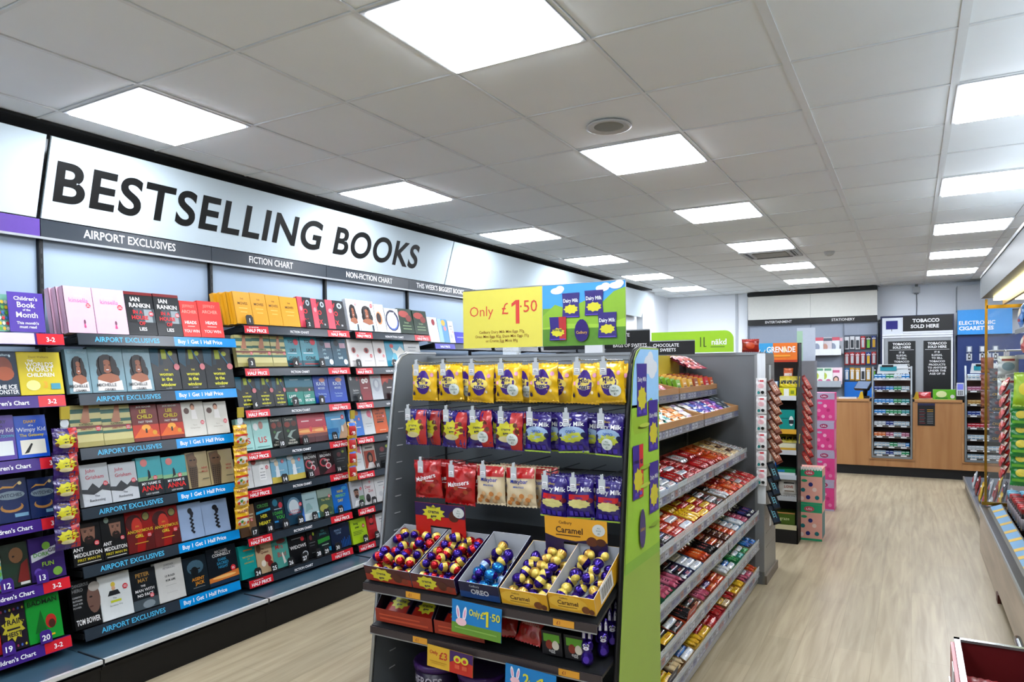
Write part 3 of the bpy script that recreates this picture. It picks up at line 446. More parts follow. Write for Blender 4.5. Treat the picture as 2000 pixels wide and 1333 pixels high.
 'wimp': ('#5b3f9e', "purple children's diary book with a paper panel", [('r',.1,.1,.9,.42,'#dfe4e6'),('t','DIARY',.5,.82,.07,'#2b2350',.6),('t','of a',.5,.74,.05,'#2b2350',.3),('t','Wimpy Kid',.5,.62,.1,'#e9e6f4',.9),('t','THE MELTDOWN',.5,.5,.06,'#67c3e0',.9)]),
 'wimb': ('#1559c4', "blue children's diary book with a paper panel", [('r',.12,.08,.9,.42,'#e7e4d8'),('p',[(.2,.1),(.35,.12),(.5,.32),(.45,.34)],'#1b1b1d'),('t','DIARY',.5,.82,.07,'#d0a93a',.6),('t','of a',.5,.74,.05,'#cfe0f4',.3),('t','Wimpy Kid',.5,.62,.1,'#dfe7f2',.9),('t','The Getaway',.5,.5,.07,'#d8c63a',.8)]),
 'fan': ('#1b3163', "navy fantasy book with gold scrolls and silver title", [('e',.5,.62,.42,.1,'#8fa0ac'),('e',.5,.34,.34,.12,'#b5874a'),('e',.5,.38,.28,.1,'#1b3163'),('p',[(.1,.75),(.3,.85),(.6,.82),(.85,.95),(.6,.78),(.3,.8)],'#c89a50'),('t','WITCHES',.5,.58,.08,'#2a3b58',.7),('r',.55,.1,.95,.18,'#7fa9c4'),('e',.8,.88,.06,.04,'#e9d9a0')]),
 'ninja': ('#2c3b30', "dark children's thriller with a face in shadow", [('e',.55,.72,.26,.18,'#7d5a3a'),('e',.45,.7,.05,.02,'#14110e'),('p',[(.5,.1),(.95,.1),(.95,.6),(.7,.5)],'#7a241f'),('p',[(0,.2),(.5,.3),(.6,.5),(0,.6)],'#24402f'),('r',.6,.03,.95,.09,'#d5d5d0')]),
 'graf': ('#3f2a6e', "purple children's book with a slanting green title", [('p',[(.05,.45),(.95,.62),(.98,.8),(.05,.62)],'#c9cdd6'),('t','DORK',.35,.56,.09,'#5aa03a',.5,.014),('t','GIRL',.72,.62,.09,'#33264e',.45),('t','FUN',.5,.32,.1,'#9ac23a',.5),('e',.5,.78,.12,.09,'#7fae4a'),('e',.2,.2,.12,.1,'#6b4fae'),('e',.75,.15,.14,.1,'#7fae4a')]),
 'train': ('#2b2233', "dark children's book with a yellow splash title", [('s',.5,.5,.46,.32,'#c6bd3c'),('t','TRAIN',.5,.56,.12,'#2b2233',.8),('r',.25,.44,.75,.48,'#2b2233'),('t','HEIST',.5,.3,.1,'#2b2233',.6)]+[('e',.1+.16*(i%6),.08+.8*(i//6),.04,.03,['#a33f6a','#4f6fc4','#c9c23c'][i%3]) for i in range(12)]),
 'badman': ('#1f9f3e', "green children's book with a black title and red shape", [('p',[(.2,.2),(.55,.2),(.42,.7)],'#15722c'),('t','BADMAN',.5,.82,.11,'#17301c',.92),('e',.68,.4,.16,.16,'#c4352c'),('e',.7,.34,.1,.1,'#5a3325'),('r',.4,.08,.75,.12,'#e8c02f')]),
})
BK = [
(1,1,1.748,[('kin',1.881,0.191,0.227),('kin',2.064,0.196,0.236),('ian',2.232,0.188,0.231),('ian',2.393,0.18,0.23),('heads',2.547,0.135,0.2),('heads',2.662,0.156,0.209)]),
(1,2,1.451,[('mic',1.881,0.166,0.215),('mic',2.034,0.188,0.231),('mic',2.214,0.181,0.231),('wom',2.368,0.172,0.234),('wom',2.534,0.172,0.236),('wom',2.695,0.192,0.239)]),
(1,3,1.184,[('stripe',1.932,0.166,0.204),('stripe',2.089,0.179,0.195),('lee',2.246,0.178,0.189),('lee',2.397,0.188,0.186),('baby',2.543,0.156,0.191),('baby',2.689,0.155,0.184)]),
(1,4,0.888,[('gri',1.978,0.154,0.201),('gri',2.122,0.148,0.189),('anna',2.27,0.153,0.201),('anna',2.414,0.167,0.189),('scarf',2.562,0.154,0.196),('scarf',2.706,0.168,0.192)]),
(1,5,0.602,[('ant',1.92,0.153,0.21),('ant',2.073,0.159,0.206),('anon',2.202,0.176,0.208),('anon',2.353,0.182,0.202),('blue',2.507,0.178,0.195),('blue',2.658,0.176,0.185)]),
(1,6,0.292,[('tom',1.92,0.177,0.231),('whi',2.057,0.21,0.217),('pet',2.225,0.175,0.199),('rules',2.367,0.197,0.209),('agent',2.531,0.181,0.192),('conn',2.685,0.209,0.207)]),
(2,1,1.838,[('yel',2.882,0.168,0.196),('yel',3.038,0.133,0.198),('yel',3.158,0.131,0.195),('yel',3.272,0.182,0.192),('vox',3.422,0.149,0.203),('vox',3.547,0.171,0.199),('vox',3.684,0.18,0.202)]),
(2,2,1.576,[('stripe',2.906,0.15,0.191),('stripe',3.04,0.158,0.196),('stripe',3.185,0.141,0.193),('gone',3.304,0.157,0.19),('gone',3.438,0.165,0.194),('told',3.594,0.149,0.192),('told',3.733,0.157,0.192)]),
(2,3,1.321,[('wom',2.903,0.166,0.187),('wom',3.057,0.147,0.184),('wom',3.192,0.115,0.182),('wife',3.298,0.162,0.19),('wife',3.446,0.151,0.187),('kate',3.549,0.162,0.185),('kate',3.691,0.171,0.183)]),
(2,4,1.059,[('us',2.893,0.158,0.193),('us',3.027,0.171,0.19),('dark',3.165,0.127,0.185),('dark',3.27,0.165,0.183),('sun',3.399,0.178,0.192),('sun',3.538,0.162,0.191),('sea',3.665,0.196,0.189)]),
(2,5,0.827,[('poster',2.892,0.146,0.185),('poster',3.014,0.187,0.178),('summer',3.159,0.162,0.173),('summer',3.3,0.186,0.166),('dan',3.444,0.142,0.166),('dan',3.571,0.169,0.161),('black',3.725,0.141,0.154)]),
(2,6,0.533,[('tan',2.892,0.162,0.182),('cross',3.035,0.134,0.186),('thr',3.165,0.128,0.187),('plane',3.271,0.184,0.189),('pale',3.432,0.186,0.18),('meadow',3.569,0.17,0.181),('bright',3.708,0.189,0.184)]),
(2,7,0.274,[('teal',2.879,0.17,0.195),('queen',3.032,0.147,0.195),('script',3.163,0.177,0.187),('widows',3.3,0.172,0.186),('black',3.463,0.1,0.184),('greenfall',3.553,0.154,0.178),('navy',3.681,0.22,0.164)]),
(3,1,1.836,[('micw',3.832,0.241,0.241),('micw',4.016,0.202,0.238),('orb',4.201,0.171,0.211),('oval',4.315,0.21,0.187),('xmas',4.486,0.201,0.198),('xmas',4.673,0.191,0.192)]),
(3,2,1.571,[('eye',3.889,0.177,0.217),('eye',4.016,0.179,0.217),('eye',4.176,0.189,0.218),('turq',4.315,0.257,0.214),('plainw',4.552,0.212,0.207)]),
(3,3,1.318,[('charcoal',3.884,0.165,0.197),('crimson',4.015,0.155,0.196),('pale2',4.135,0.186,0.193),('embers',4.266,0.194,0.196),('ice',4.442,0.158,0.193)]),
(3,4,1.061,[('azure',3.888,0.183,0.189),('linen',4.037,0.199,0.187),('orange',4.164,0.189,0.192),('tealp',4.316,0.178,0.192)]),
(3,5,0.801,[('linen',3.92,0.14,0.193),('portrait',4.037,0.175,0.188),('black',4.176,0.215,0.18),('lemon',4.378,0.175,0.17)]),
(3,6,0.535,[('man',3.881,0.166,0.188),('redwhite',4.036,0.151,0.186),('plainw',4.164,0.158,0.183),('charcoal',4.309,0.205,0.172)]),
(3,7,0.268,[('lime',3.886,0.201,0.169),('redb',4.064,0.135,0.165),('plainw',4.175,0.171,0.148),('charcoal',4.334,0.174,0.126)]),
(4,1,1.774,[('reddot',4.841,0.208,0.212),('skyb',5.026,0.172,0.203),('plainw',5.174,0.097,0.19),('ultra',5.263,0.167,0.102)]),
(0,1,1.742,[('kids',1.596,0.092,0.167)]),
(0,2,1.452,[('ice_m',1.599,0.129,0.2),('worst',1.709,0.191,0.214)]),
(0,3,1.163,[('wimp',1.572,0.136,0.198),('wimb',1.691,0.137,0.19)]),
(0,4,0.879,[('fan',1.595,0.158,0.188),('fan',1.738,0.122,0.177)]),
(0,5,0.579,[('kids',1.508,0.12,0.209),('ninja',1.62,0.133,0.191),('graf',1.735,0.153,0.195)]),
(0,6,0.294,[('redb',1.482,0.131,0.237),('train',1.607,0.132,0.199),('badman',1.717,0.152,0.2)]),
]
bs_ = {0: "children's", 1: 'airport', 2: 'fiction', 3: 'non-fiction', 4: 'biggest-books'}
for k, row, z, items in BK:
    n = len(items); shelf_n = ['top', 'second', 'third', 'fourth', 'fifth', 'sixth', 'seventh'][row-1]
    for i, (d, y, w, h) in enumerate(items):
        if i+1 < n and items[i+1][1]-y-.002 < w: w = items[i+1][1]-y-.002
        lo = BS+(k-1)*BP+.004; hi = BS+(k-1)*BP+.972
        if k > 0 and y < lo: w -= lo-y; y = lo
        if k > 0 and y+w > hi: w = hi-y
        h = min(max(h+.008, .17), .236 if row in (1, 6) or k == 1 else .205) if d != 'ultra' else h
        tall = 12
        t = .03; dep = .215
        if d == 'kin': t = .036
        me = book_mesh(d, w, h, t)
        lab = ' '.join(D[d][1].split()[:8])+', %s on the %s %s shelf' % (NTH[i], shelf_n, bs_[k])
        grp = 'books on the %s shelf of the %s' % (shelf_n, bayn[k])
        T = FW(y, z, dep, tall+random.uniform(-1, 1)); inst(me, 'book', T, lab, 'book', grp)
        extra = 2 if d == 'kin' else (3 if d == 'yel' and i == 0 else (1 if d == 'yel' else 0))
        for q in range(extra):
            T2 = T @ Matrix.Translation((-.012*(q+1) if not (d == 'yel' and i == 0) else -.02*(q+1), (t+.003)*(q+1), .004*(q+1)))
            inst(me, 'book', T2, '%s, %s copy behind the %s one on the %s %s shelf' % (' '.join(D[d][1].split()[:4]), NTH[q], NTH[i], shelf_n, bs_[k]), 'book', grp)
# purple card among the children's books
b = MB(); w, h = .15, .185; b.box(0, w, 0, .003, 0, h, M('#5f45ad', .3))
for t, z, hh, wd in (("Children's", .148, .018, .11), ('Book', .115, .026, .1), ('of the', .099, .01, .05), ('Month', .068, .026, .115), ("This month's", .036, .013, .11), ('must read', .018, .013, .09)): b.text(t, .075, z, hh, WT, w=wd)
tag(b.obj('display_card', T=FW(1.665, 1.742, .2, 8)), "purple card reading Children's Book of the Month", 'card')
# ---------------------------------------------------------------- egg display (gondola end facing the camera)
def wobj(b, name, parent, P):
    b.v = [(x-P[0], y-P[1], z-P[2]) for x, y, z in b.v]; return b.obj(name, parent)
PE = (-1.45, 2.5, 0)
end = empty('gondola_end_display', TR(*PE), 'grey metal end-of-aisle display stacked with egg sweets, green printed right side', 'display stand')
GREY = M('#868c91', .35, .25, var=.1, scale=4); LGREY = M('#9aa0a4', .35, .5, var=.05, scale=4); DK = M('#6b7276', .4, .2, var=.12, scale=3); DKS = M('#26282a', .45); CLR = glass(alpha=.25)
PROF = [(2.27, .02), (2.33, .458), (2.368, .708), (2.398, .903), (2.424, 1.10), (2.467, 1.382), (2.487, 1.52), (2.505, 1.575), (2.535, 1.61), (2.58, 1.624), (2.795, 1.624), (2.795, .02)]
b = MB(); b.slab([(-2.0, y, z) for y, z in PROF], (-.014, 0, 0), GREY)
b.tube([(-2.007, y, z) for y, z in PROF[:-1]], .009, SILVER, 6)
for q in range(16): b.box(-2.0, -1.9985, 2.50-.006*q, 2.54-.006*q, 1.36-.075*q, 1.364-.075*q, M('#d5d9dc', .4))
wobj(b, 'side_panel', end, PE)
b = MB(); b.slab([(-.916, y, z) for y, z in PROF], (.014, 0, 0), GREY); b.tube([(-.909, y, z) for y, z in PROF[:-1]], .009, BLACK, 6)
sp = wobj(b, 'side_panel', end, PE)
b = MB(); b.slab([(-.899, y+.006, z+.002) for y, z in PROF], (.002, 0, 0), M('#7f993a', .45, var=.08, scale=6, raw=True))
b.T = TR(-.896, 0, 0, 90)
def clip_prof(z):
    for (ya, za), (yb, zb) in zip(PROF, PROF[1:]):
        if za <= z <= zb: return ya+(yb-ya)*(z-za)/(zb-za)+.008
    return 2.58
def band(z0, z1, m, n=6):
    zs = [z0+(z1-z0)*i/n for i in range(n+1)]
    b.poly([(clip_prof(z), z) for z in zs]+[(2.793, z) for z in reversed(zs)], m, y=-.0006)
band(1.40, 1.62, M('#8ab8e0', .4, raw=True)); band(.84, 1.41, M('#82a82e', .45, var=.12, scale=14, raw=True)); band(.80, .84, M('#6f982e', .45, var=.1, scale=14, raw=True))
b.poly([(clip_prof(1.36), 1.36), (2.6, 1.40), (2.7, 1.43), (2.793, 1.38), (2.793, 1.3), (2.5, 1.3)], M('#a3c23c', .45))
for cx, cz, r in ((2.66, 1.56, .045), (2.71, 1.545, .05), (2.69, 1.585, .035), (2.745, 1.55, .03)): b.polar(cx, cz, r, r*.8, M('#eef4fb', .5))
for i, (x, z) in enumerate(((2.53, 1.365), (2.66, 1.22), (2.66, .975), (2.47, 1.06))):
    w, h = .115, .2; q = M('#47309a', .35)
    b.poly([(x, z), (x+w, z), (x+w*.96, z+h*.5), (x+w, z+h), (x, z+h), (x+w*.04, z+h*.5)], q)
    if i == 3: b.rect(x+.07, z, x+w, z+h, M('#d4323a', .35))
    b.star(x+w*.5, z+h*.34, w*.46, h*.24, M('#d8cf3a', .4), 18); b.text('Dairy Milk' if i != 3 else 'creme egg', x+w*.5, z+h*.66, .018, WT if i != 3 else M('#2b2350', .4), w=w*.84)
    b.rect(x+w*.15, z+.01, x+w*.4, z+h*.12, M('#6a56c0', .35)); b.rect(x+w*.6, z+.01, x+w*.85, z+h*.12, M('#6a56c0', .35))
b.egg(2.57, .94, .035, .075, M('#3b2a78', .3)); b.text('Cadbury', 2.57, .93, .013, M('#c9a23c', .4), w=.055)
for z, c in ((1.33, '#c3d65a'), (1.17, '#a3c23c'), (1.1, '#c3d65a'), (.93, '#93b534')): b.polar(2.72 if z < 1 else 2.6, z, .06, .008, M(c, .45))
wobj(b, 'printed_wrap', sp, PE)
b = MB(); b.box(-2.0, -.916, 2.73, 2.745, .05, 1.60, DK); b.box(-2.0, -.916, 2.728, 2.73, 1.45, 1.60, LGREY); b.box(-1.905, -1.897, 2.724, 2.73, .05, 1.6, BLACK)  # lighter upper band puts reflected light into the panel colour
for i in range(9): b.box(-2.0, -.916, 2.726, 2.73, .42+.14*i, .424+.14*i, BLACK)
wobj(b, 'back_panel', end, PE)
b = MB(); b.box(-2.0, -.916, 2.725, 2.795, 1.601, 1.612, LGREY); wobj(b, 'top_cap', end, PE)
b = MB(); b.box(-1.998, -.918, 2.3, 2.73, .02, .09, BLACK); wobj(b, 'base', end, PE)
for nm, yf, z0, sl, hh in (('egg', 2.19, .69, 18, .06), ('wedge', 2.23, .50, 8, .07), ('base', 2.26, .12, 4, .05)):
    b = MB(); ts = math.tan(R(sl)); x0, x1 = -1.94, -.918
    b.slab([(x0, yf, z0), (x0, 2.72, z0+(2.72-yf)*ts), (x0, 2.72, z0+(2.72-yf)*ts-.012), (x0, yf, z0-.012)], (x1-x0, 0, 0), DKS); s = wobj(b, 'shelf', end, PE)
    b = MB(); b.box(x0, x1, yf-.008, yf-.003, z0-.032, z0-.002, M('#473f40', .3)); b.box(x0, x1, yf-.01, yf-.006, z0-.034, z0-.03, SILVER)
    b.T = Matrix.Translation((0, yf-.009, z0-.03))
    for i, (x, w) in enumerate(((-1.72, .07), (-1.08, .08))): b.rect(x, .002, x+w, .026, M('#d9a13a', .4)); b.text('£1', x+.02, .008, .012, M('#8a3a2a', .4))
    b.T = None; wobj(b, 'price_strip', s, PE)
    if nm == 'base': b = MB(); b.box(x0, x1, yf-.004, yf-.001, z0-.002, z0+hh*.5, CLR); wobj(b, 'clear_lip', s, PE)
HOOKS = []
# ---- bags on hooks
def bag_surf(w, h, t, seed):
    rnd = random.Random(seed); ph = [rnd.uniform(0, 6) for _ in range(4)]
    def f(x, z):
        u, v = min(max(x/w, 0), 1), min(max((z/h-.06)/.88, 0), 1)
        k = (max(math.sin(math.pi*u), 0)**.55)*(max(math.sin(math.pi*v), 0)**.5)
        wr = .0016*math.sin(40*u+ph[0]+3*v)*(1-k*.6)+.0022*math.sin(19*v+ph[1]+5*u)*(1-k)+.0012*math.sin(11*u+13*v+ph[2])
        return -t*.5*k+wr
    return f
def bag_mesh(name, w, h, t, seed, base, deco, top=None, bot=None):
    f = bag_surf(w, h, t, seed); b = MB(f); nx, nz = 16, 22; mb = base
    vs = []; rnd = random.Random(seed)
    for j in range(nz+1):
        for i in range(nx+1):
            x, z = w*i/nx, h*j/nz; q = .004 if (i % 2 and j in (0, nz)) else 0
            squeeze = 1-.045*math.sin(math.pi*j/nz); xx = w/2+(x-w/2)*squeeze
            vs.append((xx, f(x, z), z+(-q if j == nz else q)))
    n = len(vs); back = [(x, -y*.8+.002, z) for x, y, z in vs]
    fr = [(j*(nx+1)+i, j*(nx+1)+i+1, (j+1)*(nx+1)+i+1, (j+1)*(nx+1)+i) for j in range(nz) for i in range(nx)]
    b.add(vs, fr, base, True); b.add(back, [q[::-1] for q in fr], base, True)
    deco(b, w, h)
    return b.mesh(name)
FOILY = M('#f0c61c', .28, .15, coat=.3); PUR = M('#33217e', .26, .1, coat=.4); REDB = M('#b81a1c', .28, .1, coat=.3); CREAM = M('#dfcfae', .3, 0, coat=.3)
INK = M('#231a4f', .4); EGGP = M('#4a2a8c', .35); YEL = M('#d6d13c', .4); GOLD = M('#e8b92a', .4); PINK = M('#e2a3c0', .4); GRN = M('#a9c43c', .4)
def sticker(b, x, z, r):
    b.polar(x, z, r, r, M('#dfe8e4', .4), 16); b.text('ALL', x, z+r*.35, r*.3, M('#6f8a80', .4)); b.text('EASTER', x, z-r*.15, r*.28, M('#6f8a80', .4), w=r*1.4); b.text('£1', x, z-r*.7, r*.35, M('#4a5a58', .4))
def d_mini(st):
    def f(b, w, h):
        b.egg(w*.52, h*.52, w*.26, h*.33, EGGP); b.polar(w*.5, h*.5, w*.34, h*.145, M('#f6e27a', .3), 18); b.text('Mini', w*.5, h*.525, h*.11, WT, w=w*.5, bold=.07); b.text('eggs', w*.5, h*.385, h*.1, WT, w=w*.55, bold=.07); b.text('Mini', w*.5, h*.525, h*.11, INK, w=w*.5, bold=.025); b.text('eggs', w*.5, h*.385, h*.1, INK, w=w*.55, bold=.025)
        for x, z, r, c in ((.85, .72, .055, PINK), (.16, .5, .05, PINK), (.8, .3, .04, M('#efe3c2', .4))): b.egg(w*x, h*z, w*r, h*r, c)
        b.polar(w*.14, h*.2, w*.05, h*.05, INK); b.poly([(w*.1, h*.24), (w*.13, h*.24), (w*.12, h*.31)], INK); b.poly([(w*.15, h*.24), (w*.18, h*.24), (w*.18, h*.31)], INK)
        b.rect(w*.03, h*.02, w*.97, h*.045, M('#d8ac14', .3))
        if st: sticker(b, w*.72, h*.3, w*.19)
    return f
def d_creme(st):
    def f(b, w, h):
        b.rect(w*.6, h*.03, w*.985, h*.965, REDB); b.star(w*.48, h*.5, w*.44, h*.26, YEL, 20, .76); b.text('creme', w*.47, h*.52, h*.075, INK, w=w*.5, bold=.03); b.text('egg', w*.47, h*.41, h*.085, INK, w=w*.4, bold=.03); b.polar(w*.45, h*.3, w*.27, h*.08, M('#d9cfa0', .4))
        for x, z in ((.14, .36), (.78, .66), (.84, .5)): b.egg(w*x, h*z, w*.07, h*.06, M('#6b3a24', .4))
        b.text('Cadbury', w*.32, h*.8, h*.05, M('#c9b060', .4), w=w*.4)
        if st: sticker(b, w*.68, h*.3, w*.19)
    return f
def d_milk(name, st):
    def f(b, w, h):
        b.text('Cadbury', w*.4, h*.8, h*.05, M('#c9b060', .4), w=w*.4); b.text('Dairy Milk', w*.52, h*.66, h*.11, WT, w=w*.86, bold=.02)
        if name == 'OREO': b.polar(w*.5, h*.5, w*.42, h*.16, M('#9fb8d6', .35)); b.star(w*.5, h*.4, w*.4, h*.14, M('#c2c94a', .4), 22, .85); b.text('OREO', w*.5, h*.5, h*.07, M('#2a5fb0', .3), w=w*.5, bold=.03); b.polar(w*.12, h*.45, w*.08, h*.07, M('#1b2350', .4)); b.polar(w*.88, h*.45, w*.08, h*.06, M('#1b2350', .4))
        else: b.rect(w*.16, h*.47, w*.86, h*.59, M('#c42a30', .3)); b.text('Daim', w*.52, h*.49, h*.07, M('#3a3f9a', .3), w=w*.5, bold=.03); b.star(w*.5, h*.38, w*.42, h*.11, M('#dcd690', .4), 22, .85); b.polar(w*.9, h*.46, w*.08, h*.06, M('#7a2430', .4))
        for i in range(4): b.rect(w*(.14+.19*i), h*.09, w*(.27+.19*i), h*.2, M('#4f3cb0', .3))
        b.rect(w*.02, h*.015, w*.98, h*.05, GRN)
        if st: sticker(b, w*.5, h*.3, w*.2)
    return f
def d_malt(b, w, h):
    b.text('Maltesers', w*.5, h*.5, h*.12, WT, w=w*.92, bold=.02, rot=.22); b.rect(w*.28, h*.46, w*.86, h*.475, WT)
    for i in range(9): b.polar(w*(.15+.1*(i % 8)), h*(.2+.08*(i % 4)), w*.08, h*.055, M('#8f1a16' if i % 3 else '#a5502e', .35))
    b.polar(w*.8, h*.8, w*.1, h*.07, M('#9c2018', .35))
def d_bar(b, w, h):
    b.rect(w*.03, h*.72, w*.97, h*.965, REDB); b.text('Milkybar', w*.5, h*.6, h*.1, M('#1d3f9e', .3), w=w*.85, bold=.025); b.text('MINI EGGS', w*.5, h*.49, h*.045, M('#3f6fc0', .3), w=w*.6)
    for i in range(10): b.egg(w*(.14+.09*(i % 9)), h*(.12+.09*(i % 3)), w*.08, h*.06, M('#c98a4c' if i % 2 else '#e0b98a', .35))
HK = M('#aab0b5', .25, .9); TAGM = M('#c3c9cd', .35)
def hook_mesh(): 
    b = MB(); b.tube([(0, .29, 0), (0, .0, 0), (0, -.03, .012)], .0025, HK, 6); return b.mesh('hook')
def holder_mesh():
    b = MB(); b.box(-.013, .013, -.036, -.033, -.055, -.005, TAGM); b.box(-.006, .006, -.036, -.033, -.005, .012, TAGM); b.rect(-.010, -.045, .010, -.03, WT, y=-.0364); b.rect(-.008, -.043, .008, -.041, BLACK, y=-.0366); b.rect(-.008, -.037, .006, -.035, BLACK, y=-.0366); return b.mesh('price_holder')
hkm, phm = hook_mesh(), holder_mesh()
ROWS = [
 ('top', 1.572, .155, [(-1.876, .132, 'm0'), (-1.734, .124, 'm1'), (-1.595, .126, 'm0'), (-1.457, .124, 'm1'), (-1.306, .13, 'm0'), (-1.125, .114, 'm0'), (-1.022, .116, 'm1')]),
 ('second', 1.382, .158, [(-1.915, .116, 'c0'), (-1.721, .122, 'c0'), (-1.592, .124, 'c1'), (-1.462, .128, 'c1'), (-1.326, .114, 'o0'), (-1.180, .13, 'o0'), (-1.030, .11, 'o1')]),
 ('third', 1.162, .165, [(-1.865, .142, 'x'), (-1.712, .15, 'x'), (-1.551, .134, 'y'), (-1.410, .134, 'y'), (-1.263, .114, 'd'), (-1.146, .116, 'd'), (-1.028, .11, 'd')])]
SPEC = {'m': ('yellow bag of mini chocolate eggs', FOILY), 'c': ('purple and red bag with a yellow splash', PUR), 'o': ('purple milk chocolate bag with a pale blue badge', PUR), 'x': ('bright red bag of chocolate balls', REDB), 'y': ('cream bag with a red top', CREAM), 'd': ('purple milk chocolate bag with a red badge', PUR)}
for rn, zt, h, items in ROWS:
    for i, (x, w, kd) in enumerate(items):
        k, st = kd[0], kd[1:] == '1'; look, base = SPEC[k]
        if k == 'd': zz = zt-.022; 
        else: zz = zt
        if rn == 'third' and i == 1: zz -= .008
        deco = {'m': d_mini(st), 'c': d_creme(st), 'o': d_milk('OREO', st), 'x': d_malt, 'y': d_bar, 'd': d_milk('DAIM', st)}[k]
        me = bag_mesh('sweet_bag', w, h, .045, i*7+ord(k), base, deco)
        cx = x+w*.5
        o = bpy.data.objects.new('hook', hkm); COL.objects.link(o); o.parent = end; o.matrix_world = TR(cx-.012-PE[0], 2.435-PE[1], zz-.012-PE[2])
        o.location = (cx-.012-PE[0], 2.435-PE[1], zz+.008); 
        o2 = bpy.data.objects.new('price_holder', phm); COL.objects.link(o2); o2.parent = o
        ang = 3*math.sin(i*2.3+len(rn))
        for q in range(3):
            dx = (0, .034, .05)[q] if k != 'd' else (0, .012, .02)[q]
            if i == len(items)-1: dx = min(dx, .0)
            lab = '%s, %s on the %s hook, %s row' % (look, ('front', 'second', 'third')[q], NTH[i], rn)
            inst(me, 'sweet_bag', TR(x+dx, 2.445+q*.052, zz-h-(.0, .004, .006)[q], 0, 0, ang*(1, -.6, .4)[q]), lab, 'sweet bag', 'sweet bags on the %s hook row' % rn)
# ---- open boxes of foil eggs on the sloped shelf
def egg_mesh(name, m1, m2, m3):
    b = MB(); n, rg = 12, 9; L, r = .0265, .0205; V = []
    for j in range(rg+1):
        t = math.pi*j/rg; rr = r*math.sin(t)*(1+.10*math.cos(t)); V += [(rr*math.cos(2*math.pi*k/n), rr*math.sin(2*math.pi*k/n), -L*math.cos(t)) for k in range(n)]
    for band_, m in (((0, 4), m1), ((4, 6), m3), ((6, 9), m2)):
        fs = [(j*n+k, j*n+(k+1) % n, (j+1)*n+(k+1) % n, (j+1)*n+k) for j in range(*band_) for k in range(n)]; b.add(V, fs, m, True)
    return b.mesh(name)
FP = M('#3d1f8c', .2, .7); FY = M('#dcc660', .3, .12); FR = M('#c8202c', .22, .7); FB = M('#2f8fd8', .2, .75); FW_ = M('#c9a24a', .3, .5)
EG = {'creme': [egg_mesh('chocolate_egg', FP, FR, FY), egg_mesh('chocolate_egg', FR, FP, M('#cdb04a', .28, .4)), egg_mesh('chocolate_egg', FP, FP, FR)],
      'cara': [egg_mesh('chocolate_egg', FP, FY, FP), egg_mesh('chocolate_egg', FP, FY, FW_), egg_mesh('chocolate_egg', FY, FP, FP), egg_mesh('chocolate_egg', FP, FP, FY)],
      'oreo': [egg_mesh('chocolate_egg', FB, FP, FB), egg_mesh('chocolate_egg', FP, FB, M('#9fb6d8', .3, .5))]}
CARD_W = M('#ccd0d6', .6); YB = M('#d8a92c', .4); NAVY = M('#1e2450', .4)
XF = [(-1.93, -1.700), (-1.695, -1.492), (-1.472, -1.300), (-1.293, -1.104), (-1.099, -.925)]
def face_creme(b, w, h):
    b.rect(0, 0, w, h, M('#5a2a2e', .4)); b.rect(0, 0, w, h*.45, M('#a23a28', .4)); b.star(w*.36, h*.5, w*.25, h*.46, YEL, 18); b.text('creme', w*.36, h*.5, h*.2, INK, w=w*.34, bold=.03); b.text('egg', w*.36, h*.2, h*.22, INK, w=w*.25, bold=.03); b.egg(w*.72, h*.45, w*.1, h*.3, M('#5b2e20', .4)); b.polar(w*.87, h*.3, w*.07, h*.2, M('#8c3f2a', .4))
def face_oreo(b, w, h):
    b.rect(0, 0, w, h*.4, M('#2a4f86', .4)); b.text('Cadbury', w*.4, h*.74, h*.14, M('#b9bcc4', .4), w=w*.4); b.text('OREO', w*.52, h*.3, h*.32, M('#c9ccd2', .35), w=w*.7, bold=.03)
def face_cara(b, w, h):
    b.polar(w*.42, h*.55, w*.42, h*.42, M('#e6be4a', .4)); b.text('Cadbury', w*.34, h*.76, h*.1, M('#5a3a20', .4), w=w*.3); b.text('Caramel', w*.42, h*.42, h*.26, M('#4a2a1e', .4), w=w*.7, bold=.02); b.rect(w*.2, h*.28, w*.62, h*.31, M('#4a2a1e', .4)); b.egg(w*.8, h*.3, w*.09, h*.22, M('#7b4a26', .4)); b.polar(w*.92, h*.22, w*.06, h*.16, M('#6a3c22', .4))
BOXN = ['leftmost red-fronted', 'second red-fronted', 'navy middle', 'fourth yellow-fronted', 'rightmost yellow-fronted']
tilt = 18; ct = 0
